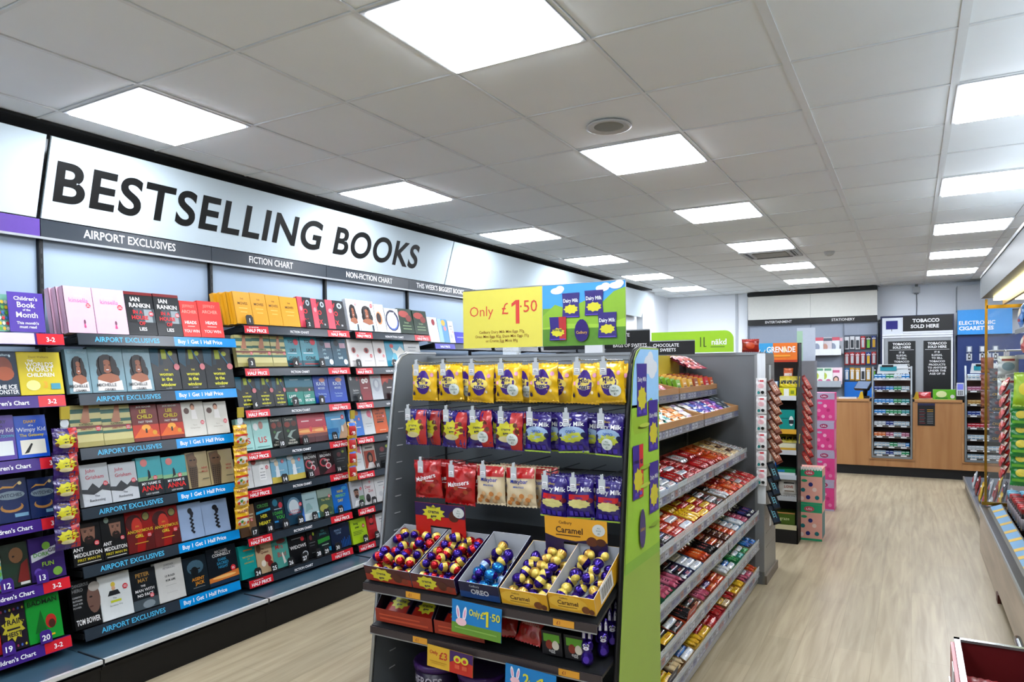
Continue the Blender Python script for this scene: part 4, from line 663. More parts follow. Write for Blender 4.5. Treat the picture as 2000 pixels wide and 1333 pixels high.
for i, (x0, x1) in enumerate(XF):
    w, d, h = x1-x0, .29, .082; kind = ('creme', 'creme', 'oreo', 'cara', 'cara')[i]
    out = M({'creme': '#2a1c4a', 'oreo': '#1c2148', 'cara': '#d8a92c'}[kind], .4); fc = {'creme': face_creme, 'oreo': face_oreo, 'cara': face_cara}[kind]
    zf = .70+(.012 if i == 4 else 0); T = TR(x0, 2.197, zf, 0, tilt); hb = h+(.028 if i == 2 else .01)
    r = empty('egg_box', T, 'open %s tray box of foil eggs on the sloped shelf' % BOXN[i], 'box', 'open egg boxes on the sloped shelf')
    t = .003
    b = MB(); b.box(0, w, 0, d, 0, t, CARD_W); b.obj('bottom', r)
    b = MB(); b.box(0, w, 0, t*.5, 0, h*.8, out); b.box(0, w, t*.5, t, 0, h*.8, CARD_W); fc(b, w, h*.8); b.obj('front_panel', r)
    for sx in (0, w-t):
        b = MB(); inner = sx == 0
        a, c = (sx, sx+t*.5) if inner else (sx+t*.5, sx+t)
        for (u0, u1), m in (((a, c), out), (((sx+t*.5, sx+t) if inner else (sx, sx+t*.5)), CARD_W)):
            b.slab([(u0, t, 0), (u0, d, 0), (u0, d, hb), (u0, t, h*.8)], (u1-u0, 0, 0), m)
        if i == 4 and not inner:
            b.T = TR(w+.0004, 0, 0, 90); b.rect(.05, .012, .17, .075, WT, y=-.0004)
            for q in range(16): b.rect(.058+.0065*q, .02, .058+.0065*q+(.002+.002*(q % 3)/2), .066, BLACK, y=-.0008)
            b.T = None
        b.obj('side_panel', r)
    b = MB(); b.box(0, w, d-t, d-t*.5, 0, hb, CARD_W); b.box(0, w, d-t*.5, d, 0, hb, out); b.obj('back_panel', r)
    rnd = random.Random(40+i); ms = EG[kind]
    nx = max(3, int((w-.006)/.045)); lim = .265 if i != 2 else .255
    pts = []
    for lay in range(2):
        ny = 6 if lay == 0 else 5
        for yy in range(ny):
            for xx in range(nx-(lay if w < .2 else 0)):
                px = .032+(w-.064)*(xx+(.5 if lay and w < .2 else 0))/max(1, nx-1)+rnd.uniform(-.003, .003); py = .036+.0465*yy+(.023 if lay else 0)+rnd.uniform(-.002, .002)
                if py > lim: continue
                if lay and rnd.random() < (.06 if i != 2 else .3): continue
                pts.append((px, py, .031+.041*lay+rnd.uniform(0, .004)))
    if i == 1: pts += [(w*.5, .2, .118)]
    for q, (px, py, pz) in enumerate(pts):
        if i == 2: me = rnd.choice(EG['oreo'] if py < .13 else EG['cara'])
        else: me = rnd.choice(ms)
        E_ = T @ Matrix.Translation((px, py, pz)) @ Matrix.Rotation(rnd.uniform(0, 6.28), 4, 'Z') @ Matrix.Rotation(rnd.uniform(.9, 1.9), 4, 'X')
        lk = {'creme': 'purple, red and gold foil', 'cara': 'purple and gold foil', 'oreo': 'blue and purple foil'}[kind if i != 2 or py < .13 else 'cara']
        inst(me, 'chocolate_egg', E_, '%s egg lying loose in the %s tray box' % (lk, BOXN[i]), 'chocolate egg', '%s eggs in the %s tray box' % (lk, BOXN[i]))
# header cards standing in the boxes
def hcard(x0, x1, y, z0, z1, tlt, fn, lab, base):
    b = MB(); w, h = x1-x0, z1-z0; b.slab([(0, 0, 0), (w*.3, 0, 0), (w*.3, 0, h*.34), (w*.72, 0, h*.34), (w*.72, 0, 0), (w, 0, 0), (w, 0, h), (0, 0, h)], (0, .002, 0), base); fn(b, w, h)
    tag(b.obj('header_card', T=TR(x0, y, z0, 0, -tlt)), lab, 'sign', 'header cards above the egg boxes')
def hc1(b, w, h):
    b.rect(0, h*.62, w, h, M('#3a2358', .4)); b.star(w*.38, h*.72, w*.24, h*.24, YEL, 20, .72); b.text('Cadbury', w*.36, h*.86, h*.06, M('#4a3a20', .4), w=w*.26); b.text('creme', w*.38, h*.71, h*.11, INK, w=w*.34, bold=.03); b.text('egg', w*.38, h*.58, h*.11, INK, w=w*.24, bold=.03); b.egg(w*.78, h*.68, w*.1, h*.16, M('#5b2e20', .4)); b.polar(w*.88, h*.8, w*.11, h*.15, M('#d9dedb', .4), 18); b.text('ALL', w*.88, h*.84, h*.04, M('#6f8a80', .4)); b.text('EGGS', w*.88, h*.77, h*.04, M('#6f8a80', .4)); b.text('£1', w*.88, h*.69, h*.05, M('#4a5a58', .4))
def hc2(b, w, h):
    b.poly([(0, h*.52), (w*.2, h*.42), (w*.5, h*.38), (w*.75, h*.46), (w, h*.42), (w, h), (0, h)], M('#e3ab35', .4)); b.text('Cadbury', w*.34, h*.82, h*.08, M('#4a2a1e', .4), w=w*.34); b.text('Caramel', w*.4, h*.58, h*.17, M('#43231c', .4), w=w*.62, bold=.02); b.rect(w*.18, h*.5, w*.58, h*.525, M('#43231c', .4)); b.egg(w*.76, h*.42, w*.09, h*.13, M('#6a3a22', .4)); b.polar(w*.9, h*.42, w*.08, h*.1, M('#5b3320', .4)); b.polar(w*.87, h*.74, w*.1, h*.16, M('#d5dad7', .4), 18); b.text('ALL', w*.87, h*.78, h*.04, M('#6f8a80', .4)); b.text('EGGS', w*.87, h*.71, h*.04, M('#6f8a80', .4)); b.text('£1', w*.87, h*.63, h*.05, M('#4a5a58', .4))
hcard(-1.855, -1.6, 2.432, .838, .985, -4, hc1, 'red and purple header card with a yellow splash behind the red egg boxes', M('#c4281e', .4))
hcard(-1.232, -.975, 2.432, .842, .985, -4, hc2, 'orange header card with brown script behind the yellow egg boxes', M('#2f1e4a', .4))
# price cards clipped to shelf edges
def pcard(x0, x1, y, z0, z1, fn, lab, base, tl=0):
    b = MB(); w, h = x1-x0, z1-z0; b.box(0, w, 0, .002, 0, h, base); fn(b, w, h); tag(b.obj('price_card', T=TR(x0, y, z0, 0, 0, tl)), lab, 'sign', 'price cards on the egg display')
def bunny(b, x, z, s):
    for dx in (-.16, .16): b.polar(x+dx*s, z+.35*s, .09*s, .3*s, M('#e8eef4', .4), 10, rot=-dx); b.polar(x+dx*s, z+.35*s, .045*s, .2*s, PINK, 10, rot=-dx)
    b.polar(x, z, .26*s, .16*s, M('#efc7cf', .4), 12)
def pc1(b, w, h): b.rect(0, 0, w, h*.32, M('#6f9a3c', .4)); bunny(b, w*.2, h*.36, h*.75); b.text('Only', w*.36, h*.62, h*.2, M('#d9d23c', .4), 'L', w*.22); b.text('£', w*.63, h*.6, h*.22, M('#d9d23c', .4)); b.one(w*.71, h*.38, h*.46, M('#d9d23c', .4)); b.text('·50', w*.88, h*.6, h*.23, M('#d9d23c', .4), w=w*.2); b.rect(w*.08, h*.16, w*.92, h*.2, M('#8fb55c', .4))
def pc3(b, w, h):
    b.rect(w*.5, 0, w, h, M('#c23a2c', .4)); b.poly([(w*.5, h), (w*.5, h*.45), (w*.72, h*.72), (w, h*.55), (w, h)], M('#4a2a68', .4)); b.text('Only', w*.15, h*.62, h*.17, M('#c0443a', .4), w=w*.2); b.text('£3', w*.36, h*.46, h*.34, M('#c0443a', .4), w=w*.18, bold=.02); b.rect(w*.06, h*.28, w*.44, h*.31, M('#b98a2c', .4)); b.rect(w*.1, h*.2, w*.4, h*.22, M('#b98a2c', .4))
    for x in (.67, .83): b.polar(w*x, h*.66, w*.08, h*.17, YEL, 14); b.egg(w*x, h*.64, w*.04, h*.09, M('#c23a4c', .4)); b.rect(w*(x-.05), h*.24, w*(x+.05), h*.42, M('#d9684a', .4))
def pc2(b, w, h): bunny(b, w*.2, h*.42, h*.8); b.text('2', w*.42, h*.38, h*.42, M('#d9d23c', .4), bold=.02); b.text('for', w*.53, h*.42, h*.16, M('#d9d23c', .4)); b.text('£', w*.64, h*.42, h*.26, M('#d9d23c', .4)); b.one(w*.72, h*.28, h*.48, M('#d9d23c', .4)); b.text('·50', w*.88, h*.45, h*.24, M('#d9d23c', .4), w=w*.2); b.rect(0, 0, w, h*.15, M('#6f9a3c', .4))
pcard(-1.497, -1.283, 2.168, .572, .695, pc1, 'blue and green price card reading Only £1.50 below the navy egg box', M('#1f86c4', .4), 2)
pcard(-1.64, -1.43, 2.205, .40, .485, pc3, 'yellow and red price card reading Only £3 on the lower shelf edge', M('#d9b23c', .4), 2)
pcard(-1.29, -1.085, 2.205, .385, .48, pc2, 'blue price card reading 2 for £1.50 on the lower shelf edge', M('#1f86c4', .4), 2)
# ---- lower shelf: card trays, flat egg packs, red bags, foil bunnies
DKR = M('#6d1f1a', .4); DKP = M('#231a34', .4)
for i, (x0, x1) in enumerate(((-1.925, -1.64), (-1.63, -1.40))):
    T = TR(x0, 2.245, .516, 0, 8); w, d = x1-x0, .3
    r = empty('card_tray', T, 'red-fronted dark card tray of splash-printed egg packs, %s on the lower shelf' % ('leftmost' if i == 0 else 'second'), 'box', 'card trays on the lower shelf')
    b = MB(); b.box(0, w, 0, .003, 0, .055, M('#9c3a26', .4)); b.rect(.02, .012, w-.02, .02, M('#c4583a', .4)); b.rect(.02, .03, w-.06, .036, M('#c4583a', .4)); b.obj('front_panel', r)
    b = MB(); b.box(0, w, .003, d, 0, .003, DKP); b.box(0, w, d-.003, d, 0, .13, DKP)
    for sx in (0, w-.003): b.slab([(sx, .003, 0), (sx, d, 0), (sx, d, .13), (sx, .08, .13), (sx, .003, .055)], (.003, 0, 0), DKP)
    b.obj('tray_body', r)
    def pk():
        b = MB(); b.box(0, .115, 0, .028, 0, .105, M('#241a3c', .35)); b.rect(.005, .004, .11, .045, M('#b8301f', .35)); b.star(.058, .052, .045, .034, YEL, 18, .74); b.text('creme', .058, .053, .014, INK, w=.06, bold=.03); b.text('egg', .058, .036, .014, INK, w=.05, bold=.03); b.polar(.03, .088, .02, .012, M('#6b5a2c', .4)); return b.mesh('egg_pack')
    if i == 0: pkm = pk()
    for q in range(2):
        for c in range(2):
            if i == 1 and c == 1 and q: continue
            T2 = T @ Matrix.Translation((.018+c*(w-.15)*1.0, .03+q*.11, .03+.05*q)) @ Matrix.Rotation(R(-60 if q == 0 else -45), 4, 'X')
            inst(pkm, 'egg_pack', T2, 'dark purple egg pack with yellow splash, %s %s in the %s lower-shelf tray' % ('front' if q == 0 else 'rear', ('left', 'right')[c], ('leftmost', 'second')[i]), 'egg pack', 'egg packs in the lower-shelf trays')
def d_red(b, w, h): b.text('Maltesers', w*.5, h*.42, h*.09, M('#e0a59c', .4), w=w*.7); b.polar(w*.5, h*.7, w*.16, h*.1, M('#8c1512', .35)); b.polar(w*.3, h*.25, w*.13, h*.09, M('#8c2a18', .35)); b.polar(w*.7, h*.22, w*.13, h*.09, M('#8c2a18', .35))
rm = bag_mesh('sweet_bag', .105, .15, .045, 5, M('#a81f1a', .3, coat=.3), d_red)
for i, (x, y, a) in enumerate(((-1.385, 2.265, -35), (-1.285, 2.275, -30), (-1.335, 2.40, -25), (-1.235, 2.37, -28))): inst(rm, 'sweet_bag', TR(x, y, .54, 0, a, (-6, 5, 3, -4)[i]), 'red sweet bag leaning on the lower shelf, %s of four' % NTH[i], 'sweet bag', 'red bags on the lower shelf')
def bunny_mesh():
    b = MB(); f = M('#3f2490', .22, .6); wv = M('#d9dbe6', .35)
    b.lathe([(.006, 0), (.024, .004), (.027, .025), (.023, .045), (.017, .056), (.023, .066), (.026, .082), (.02, .099), (.004, .106)], f, 14)
    for s in (-1, 1): b.lathe([(.004, .095), (.011, .112), (.012, .138), (.007, .160), (.001, .165)], f, 8, s*.0125, 0); b.add([(s*.0125-.006, -.0125, .114), (s*.0125+.006, -.0125, .114), (s*.0125+.005, -.0125, .145), (s*.0125, -.009, .158), (s*.0125-.005, -.0125, .145)], [(0, 1, 2, 3, 4)], wv)
    b.polar(0, .076, .013, .008, wv, 10, y=-.0265); b.polar(-.008, .089, .006, .007, wv, 8, y=-.0262); b.polar(.008, .089, .006, .007, wv, 8, y=-.0262); b.polar(-.007, .088, .0032, .0042, BLACK, 8, y=-.0268); b.polar(.007, .088, .0032, .0042, BLACK, 8, y=-.0268); b.polar(0, .076, .0035, .0025, M('#8a3a4a', .4), 8, y=-.0272); b.polar(0, .028, .014, .016, M('#5a3ab8', .25, .4), 12, y=-.0275)
    return b.mesh('foil_bunny')
bm = bunny_mesh()
def grn(): 
    b = MB(); b.box(0, .08, 0, .05, 0, .09, M('#1c1d24', .4)); b.rect(.008, .05, .072, .08, M('#6fae3c', .4)); b.egg(.03, .04, .014, .018, M('#8a3a2a', .4)); b.egg(.055, .04, .014, .018, M('#d8d3c4', .4)); b.text('egg', .04, .012, .014, M('#b9b9b9', .4)); return b.mesh('egg_carton')
gm = grn()
for i, x in enumerate((-1.165, -1.075)): inst(gm, 'egg_carton', TR(x, 2.265, .518, 0, 8), 'black egg carton with green band on the lower shelf, %s of two' % NTH[i], 'carton', 'black egg cartons on the lower shelf')
for i, (x, y) in enumerate(((-.985, 2.255), (-1.018, 2.325), (-.955, 2.325), (-1.0, 2.4), (-.95, 2.405), (-1.06, 2.39), (-1.04, 2.46), (-.975, 2.475))):
    inst(bm, 'foil_bunny', TR(x, y, .513+(y-2.23)*.141, 12+(i*7) % 20) @ Matrix.Scale(.82, 4), 'purple foil chocolate bunny, %s counting back in the lower shelf cluster' % NTH[i], 'chocolate bunny', 'foil bunnies on the lower shelf')
# ---- tubs on the bottom shelf
def tub():
    r = empty('sweet_tub', TR(-1.74, 2.42, .14), 'dark purple lidded sweet tub, leftmost on the bottom shelf', 'tub', 'sweet tubs on the bottom shelf')
    b = MB(); m = M('#2a1c3e', .3); b.lathe([(.085, 0), (.1, .17)], m, 20)
    v, f, wd = glyph('HEROES', .02)
    def wrap(s, z, h, mm, r0, total):
        v, f, wd = glyph(s, .02); k = total/wd; b.add([(math.sin(p[0]*k-total/2)*(r0), -math.cos(p[0]*k-total/2)*(r0), z+p[1]*h) for p in v], f, mm)
    wrap('HEROES', .11, .035, M('#b9b6c4', .35), .0985, 1.5); b.polar(0, .06, .05, .035, M('#d0b23a', .35), 16, y=-.097); b.polar(-.03, .055, .022, .016, M('#b83a4a', .35), 12, y=-.0985); b.polar(.03, .05, .022, .016, M('#3a7fc4', .35), 12, y=-.0985)
    b.obj('tub_body', r); b = MB(); b.lathe([(.104, .165), (.106, .185), (.1, .192), (.09, .188)], M('#4a2a6a', .3), 20); b.obj('lid', r); return r
tb = tub()
for i, x in enumerate((-1.52, -1.30, -1.08)): copy_tree(tb, TR(x, 2.42, .14), 'dark purple lidded sweet tub, %s from the left on the bottom shelf' % NTH[i+1])
# ---- promotional sign on top of the display
PS = (-1.41, 2.76, 1.624); r = empty('promotion_sign', TR(*PS), 'wide yellow and blue promotional sign reading Only £1.50 on top of the egg display', 'sign')
b = MB(); b.box(-1.815, -1.02, 2.758, 2.764, 1.645, 1.908, M('#c9ccd0', .4)); b.tube([(-1.815, 2.761, 1.91), (-1.02, 2.761, 1.91)], .004, SILVER, 6); wobj(b, 'board', r, PS)
b = MB(); b.box(-1.60, -1.52, 2.75, 2.772, 1.6125, 1.645, CLR); wobj(b, 'sign_foot', r, PS); b = MB(); b.box(-1.2, -1.12, 2.75, 2.772, 1.6125, 1.645, M('#d5d8dc', .3)); wobj(b, 'sign_foot', r, PS)
b = MB(); b.T = TR(-1.815-PS[0], 2.7575-PS[1], 1.645-PS[2]); w, h = .412, .263; RD = M('#cf4a3e', .4)
b.rect(0, 0, w, h, M('#b5ad43', .4, var=.03, raw=True)); b.text('Only', .1, .145, .048, RD, w=.13, bold=-.004); b.text('£', .225, .15, .054, RD, bold=.0); b.one(.282, .105, .105, RD); b.text('·50', .345, .155, .054, RD, w=.095, bold=.0)
for t, z, ww in (('Cadbury Dairy Milk Mini Eggs 77g,', .066, .25), ('Oreo Mini Eggs 82g, Daim Mini Eggs 77g', .046, .28), ('or Creme Egg Minis 89g', .026, .18)): b.text(t, w*.5, z, .0125, M('#8c5a2a', .4), w=ww, bold=.004)
b.obj('price_panel', r)
b = MB(); x0 = .414; b.T = TR(-1.815-PS[0]+x0, 2.7575-PS[1], 1.645-PS[2]); w2 = .381
b.rect(0, 0, w2, h, M('#7ea83c', .4, var=.12, scale=40)); b.rect(0, h*.62, w2, h, M('#4fa3e6', .4)); b.poly([(0, h*.5), (.06, h*.68), (.12, h*.6), (.2, h*.72), (.26, h*.62), (.33, h*.84), (w2, h*.9), (w2, h*.3), (0, h*.3)], M('#8fb83a', .4)); b.rect(0, 0, w2, h*.3, M('#5f8f2e', .4, var=.15, scale=60)); b.poly([(.0, h*.3), (.12, h*.36), (.3, h*.33), (w2, h*.42), (w2, h*.28), (0, h*.28)], M('#a5cc4a', .4))
for cx, cz in ((.07, .9), (.28, .9), (.34, .93)): b.polar(w2*cx/.381, h*cz, .03, .014, M('#e9f1fa', .4)); b.polar(w2*cx/.381+.015, h*(cz+.03), .02, .014, M('#e9f1fa', .4))
def mini(x, z, w, hh, kind):
    b.poly([(x, z), (x+w, z), (x+w*.95, z+hh*.5), (x+w, z+hh), (x, z+hh), (x+w*.05, z+hh*.5)], PUR if kind else M('#3a2a80', .35))
    if kind == 0: b.poly([(x+w*.6, z), (x+w, z), (x+w, z+hh), (x+w*.55, z+hh)], REDB)
    b.star(x+w*.5, z+hh*.34, w*.42, hh*.2, YEL, 18, .8); b.rect(x+w*.06, z+.002, x+w*.94, z+.006, M('#6a4fc0', .4))
    if kind: b.text('Dairy Milk', x+w*.5, z+hh*.62, .016, WT, w=w*.84, bold=.02)
    else: b.text('creme egg', x+w*.45, z+hh*.4, .012, INK, w=w*.6, bold=.03)
mini(.095, .12, .082, .105, 1); mini(.2, .125, .085, .105, 1); mini(.26, .03, .084, .105, 1); mini(.035, .025, .08, .1, 0)
b.egg(.187, .065, .033, .048, M('#3a2478', .25, .3)); b.text('Cadbury', .187, .05, .012, M('#c9a03a', .4), w=.05); b.obj('picture_panel', r)
# ---------------------------------------------------------------- aisle gondola (shelves face +X)
GX0 = -.9
def FG(y, z=0, d=0, rx=0, ry=0): return TR(GX0-d, y, z, 90, rx, ry)
PG = (-1.45, 4.0, 0)
gon = empty('aisle_gondola', TR(*PG), 'long grey sweet gondola running behind the egg display along the aisle', 'shelving unit')
TRAYW = M('#b98d5e', .5, var=.1, scale=12); LBL = M('#83848c', .3); ACR = glass('#e9f1f4', .3)
b = MB(); b.box(-1.46, -1.44, 2.80, 5.16, .05, 1.60, DK); b.box(-1.46, -1.435, 4.3, 4.95, 1.40, 1.62, M('#c9b63a', .45)); 
for y in (2.82, 4.145, 5.10): b.box(-1.475, -1.42, y-.02, y+.02, .05, 1.61, LGREY)
wobj(b, 'spine', gon, PG)
b = MB(); b.box(-1.98, -.955, 2.80, 5.17, 0, .085, M('#54504b', .4)); wobj(b, 'plinth', gon, PG)
LEV = [(1.382, .30, 'top'), (1.232, .155, 'second'), (.945, .10, 'third'), (.755, .022, 'fourth'), (.515, .02, 'fifth'), (.312, .02, 'sixth'), (.122, .02, 'seventh')]
BAYY = [(2.81, 4.137), (4.153, 5.085)]
for n, (z, d, nm) in enumerate(LEV):
    for y0, y1 in BAYY:
        b = MB(); b.box(-1.44, GX0-d-.004, y0, y1, z-.028, z-.016, LGREY); sh = wobj(b, 'shelf', gon, PG)
        b = MB(); xf = GX0-d; b.box(xf-.004, xf, y0, y1, z-.034, z+.004, LBL); b.box(xf-.006, xf+.004, y0, y1, z-.038, z-.034, SILVER); b.box(xf-.002, xf+.003, y0, y1, z+.002, z+.005, SILVER)
        b.T = FG(0, 0, d)
        rnd = random.Random(n*3+int(y0)); y = y0+.01
        while y < y1-.06:
            w = rnd.uniform(.035, .06); b.rect(y, z-.03, y+w, z, M(rnd.choice(['#c9ccd6', '#b9bdcc', '#7a7e9c', '#9a9aa0', '#a87a74' if n > 1 else '#a9acbe']), .35), y=-.0006); b.rect(y+.006, z-.018, y+w*.6, z-.012, M('#5a5f78', .4), y=-.0012); y += w+rnd.uniform(.004, .02)
        b.T = None; wobj(b, 'price_strip', sh, PG)
        if n >= 2: b = MB(); b.box(xf-.003, xf, y0, y1, z+.004, z+.03, ACR); wobj(b, 'clear_lip', sh, PG)
        else:
            b = MB(); b.box(xf-.009, xf-.001, y0+.006, y1-.006, z+.002, z+.038, TRAYW); b.box(xf-.29, xf-.009, y0+.006, y1-.006, z-.014, z-.006, TRAYW)
            for yy in (y0+.006, y1-.014): b.slab([(xf-.009, yy, z-.006), (xf-.29, yy, z-.006), (xf-.29, yy, z+.085), (xf-.25, yy, z+.09), (xf-.009, yy, z+.038)], (0, .008, 0), TRAYW)
            b.box(xf-.295, xf-.285, y0+.006, y1-.006, z-.014, z+.085, TRAYW); wobj(b, 'wooden_tray', sh, PG)
b = MB(); b.box(-.95, -.94, 2.84, 5.16, .02, .075, SILVER); wobj(b, 'bumper_rail', gon, PG)
# left half, facing the book wall: plain shelves
for z, d in ((1.382, .7), (1.1, .62), (.8, .6), (.5, .58), (.2, .58)):
    b = MB(); b.box(-1.99+.0 if z < 1 else -1.85, -1.46, 2.81, 5.158, z-.03, z-.015, LGREY); wobj(b, 'shelf', gon, PG)
# far end unit of the gondola: its back faces the camera above the shelves
PF = (-1.45, 5.4, 0)
far = empty('gondola_end_unit', TR(*PF), 'plain grey end unit at the far end of the sweet gondola', 'shelving unit')
PROF2 = [(5.64-.02*(z > 1.0), z) for z in (.02, .5, 1.0, 1.5)]
b = MB(); b.slab([(-.9, 5.175, .0), (-.9, 5.64, .0), (-.9, 5.60, 1.60), (-.9, 5.57, 1.635), (-.9, 5.175, 1.635)], (-.014, 0, 0), M('#8b8a85', .4, .3, var=.12, scale=60))
for i in range(14): b.box(-.9, -.8985, 5.24, 5.58, .25+.1*i, .256+.1*i, M('#77756f', .4, .3))
wobj(b, 'side_panel', far, PF)
b = MB(); b.slab([(-2.0, 5.175, .0), (-2.0, 5.64, .0), (-2.0, 5.60, 1.60), (-2.0, 5.57, 1.635), (-2.0, 5.175, 1.635)], (.014, 0, 0), GREY); wobj(b, 'side_panel', far, PF)
b = MB(); b.box(-1.986, -.914, 5.175, 5.195, .0, 1.62, M('#7f8386', .4, .4, var=.06, scale=3)); b.box(-1.99, -.9, 5.17, 5.2, 1.62, 1.64, LGREY); b.box(-.962, -.9, 5.168, 5.175, .09, 1.62, M('#a3a6a8', .4, .4)); wobj(b, 'back_panel', far, PF)
for z in (.1, .5, .9, 1.3): b = MB(); b.box(-1.98, -.92, 5.2, 5.58, z-.012, z, LGREY); wobj(b, 'shelf', far, PF)
b = MB(); b.box(-1.99, -.885, 5.18, 5.66, 0, .06, M('#7d7468', .5)); wobj(b, 'base', far, PF)
# lime header board and hanging category boards over the gondola
LIME = M('#a5d62c', .4); 
b = MB(); w, h, rr = .60, .155, .06
pts = [(0, 0, 0), (w, 0, 0)]+[(w-rr+rr*math.cos(a), 0, h-rr+rr*math.sin(a)) for a in [math.pi/2*i/6 for i in range(7)]]+[(0, 0, h)]
b.slab(pts, (0, .012, 0), LIME); b.text('näkd', w-.1, .055, .042, WT, w=.11, bold=.03); b.rect(w-.16, .035, w-.06, .042, M('#6f9a2c', .4))
b.poly([(w-.235, .04), (w-.228, .04), (w-.228, .11), (w-.235, .11)], M('#3b4a1c', .4)); b.poly([(w-.21, .04), (w-.19, .04), (w-.19, .046), (w-.203, .046), (w-.203, .11), (w-.21, .11)], M('#3b4a1c', .4))
tag(b.obj('header_board', T=TR(-1.70, 5.14, 1.645)), 'lime green board lettered in white on top of the far gondola end', 'sign')
def hang(x0, x1, y, z0, z1, lines, lab):
    P_ = ((x0+x1)/2, y, z0); r = empty('category_board', TR(*P_), lab, 'sign', 'black category boards over the sweet gondola')
    b = MB(); b.box(x0, x1, y, y+.012, z0, z1, BLACK); b.box(x0, x1, y-.003, y+.015, z1, z1+.006, SILVER); b.T = TR(0, y-.001, 0)
    for t, x, z, hh, ww in lines: b.text(t, x, z, hh, WT, w=ww, bold=.015)
    b.T = None; wobj(b, 'board', r, P_); b = MB(); b.box(-1.455, -1.445, y+.0121, y+.018, 1.611, z0+.05, SILVER); wobj(b, 'bracket', r, P_)
hang(-1.75, -1.152, 3.45, 1.645, 1.735, [('CHOCOLATE', -1.33, 1.706, .018, .16), ('& SWEETS', -1.33, 1.68, .018, .13), ('BAGS OF SWEETS', -1.255, 1.652, .018, .18)], 'black board reading BAGS OF SWEETS just behind the promotional sign')
hang(-1.75, -1.165, 4.35, 1.622, 1.705, [('CHOCOLATE', -1.345, 1.672, .021, .165), ('& SWEETS', -1.345, 1.642, .021, .14)], 'black board reading CHOCOLATE & SWEETS in front of the lime board')
# ---- packets on the gondola
def bar_mesh(name, L, w, t, c1, c2, c3, ends):
    b = MB(); secs = [(0, .1, 1), (.007, .12, 1), (.016, 1, .92), (L*.3, 1, 1), (L*.7, 1, 1), (L-.016, 1, .92), (L-.007, .12, 1), (L, .1, 1)]; V = []; n = 8
    for x, k, q in secs:
        for i in range(n):
            a = 2*math.pi*(i+.5)/n; V.append((x, math.copysign(abs(math.cos(a))**.6, math.cos(a))*w*.5*q, t*.5+math.copysign(abs(math.sin(a))**.7, math.sin(a))*t*.5*k))
    for j, m in ((0, ends), (1, ends), (2, c1), (3, c2), (4, c1), (5, ends), (6, ends)):
        b.add(V, [(j*n+i, j*n+(i+1) % n, (j+1)*n+(i+1) % n, (j+1)*n+i) for i in range(n)], m, True)
    b.add([(L*.3, -w*.2, t*1.01), (L*.66, -w*.2, t*1.01), (L*.72, w*.2, t*1.01), (L*.36, w*.2, t*1.01)], [(0, 1, 2, 3)], c3)
    for q in range(4): x = L*(.3+.11*q); b.add([(x, -w*.12, t*1.03), (x+L*.07, -w*.12, t*1.03), (x+L*.07, w*.14, t*1.03), (x, w*.14, t*1.03)], [(0, 1, 2, 3)], c2)
    return b.mesh(name)
_bars = {}
def bar(kind, cols, L=.115, w=.036, t=.02):
    k = (kind, cols, L)
    if k not in _bars:
        ms = [M(c, .27, .1, coat=.3) for c in cols]; _bars[k] = bar_mesh(kind, L, w, t, ms[0], ms[1], ms[2], M('#c9cdd0', .25, .6) if cols[0] in ('#3b2468', '#1d2148', '#d2501c') else ms[0])
    return _bars[k]
CN = {'r': ('red', ('#a8161a', '#c4282a', '#e6d3c8')), 'k': ('black', ('#1b1a1e', '#2c2a30', '#b8605c')), 'p': ('purple', ('#3b2468', '#4a2f86', '#d9c9e6')), 'o': ('orange', ('#c2430f', '#d8601c', '#f0cfa0')), 'y': ('yellow', ('#e0b41e', '#f0cf3c', '#a32a24')), 'w': ('white', ('#d9dde2', '#e8ecf0', '#7f9bc4')), 'g': ('green', ('#1f8a4c', '#3aa864', '#e4f0e6')), 'b': ('blue', ('#1f5fae', '#3f8fd8', '#e6eef8')),
      'n': ('brown', ('#5a3020', '#7a4630', '#e3c9a0')), 'i': ('pink', ('#b8506e', '#d07a92', '#5a2344')), 's': ('silver', ('#b4b8bc', '#d5d8da', '#b83a40')), 'd': ('navy', ('#1d2148', '#3b3f7a', '#c96a70')), 't': ('teal', ('#17867f', '#2fb0a6', '#f0f4f2')), 'c': ('cream', ('#d8c39a', '#e8dcc0', '#8a4a2a'))}
def tray(y, z, d, w, depth, col, face=None, hb=.04, rx=12, lab='', words=None):
    T = FG(y, z, d+.02, rx); m = M(col, .5); r = empty('display_box', T, lab, 'box', 'open display boxes on the sweet gondola'); t = .002
    b = MB(); b.box(0, w, 0, depth, 0, t, m); b.box(0, w, depth-t, depth, 0, hb*1.1, m)
    for sx in (0, w-t): b.slab([(sx, t, 0), (sx, depth, 0), (sx, depth, hb*1.0), (sx, t, hb*.75)], (t, 0, 0), m)
    b.obj('tray_body', r); b = MB(); b.box(0, w, 0, t, 0, hb*.75, M(face or col, .45))
    if words:
        b.box(0, w, -.001, 0, 0, hb*1.9, M(face or col, .45)); b.text(words, w/2, hb*1.2, hb*.3, WT, w=w*.8, y=-.0016); b.rect(w*.1, hb*.5, w*.9, hb*.6, WT, y=-.0016)
    b.obj('front_panel', r); return T
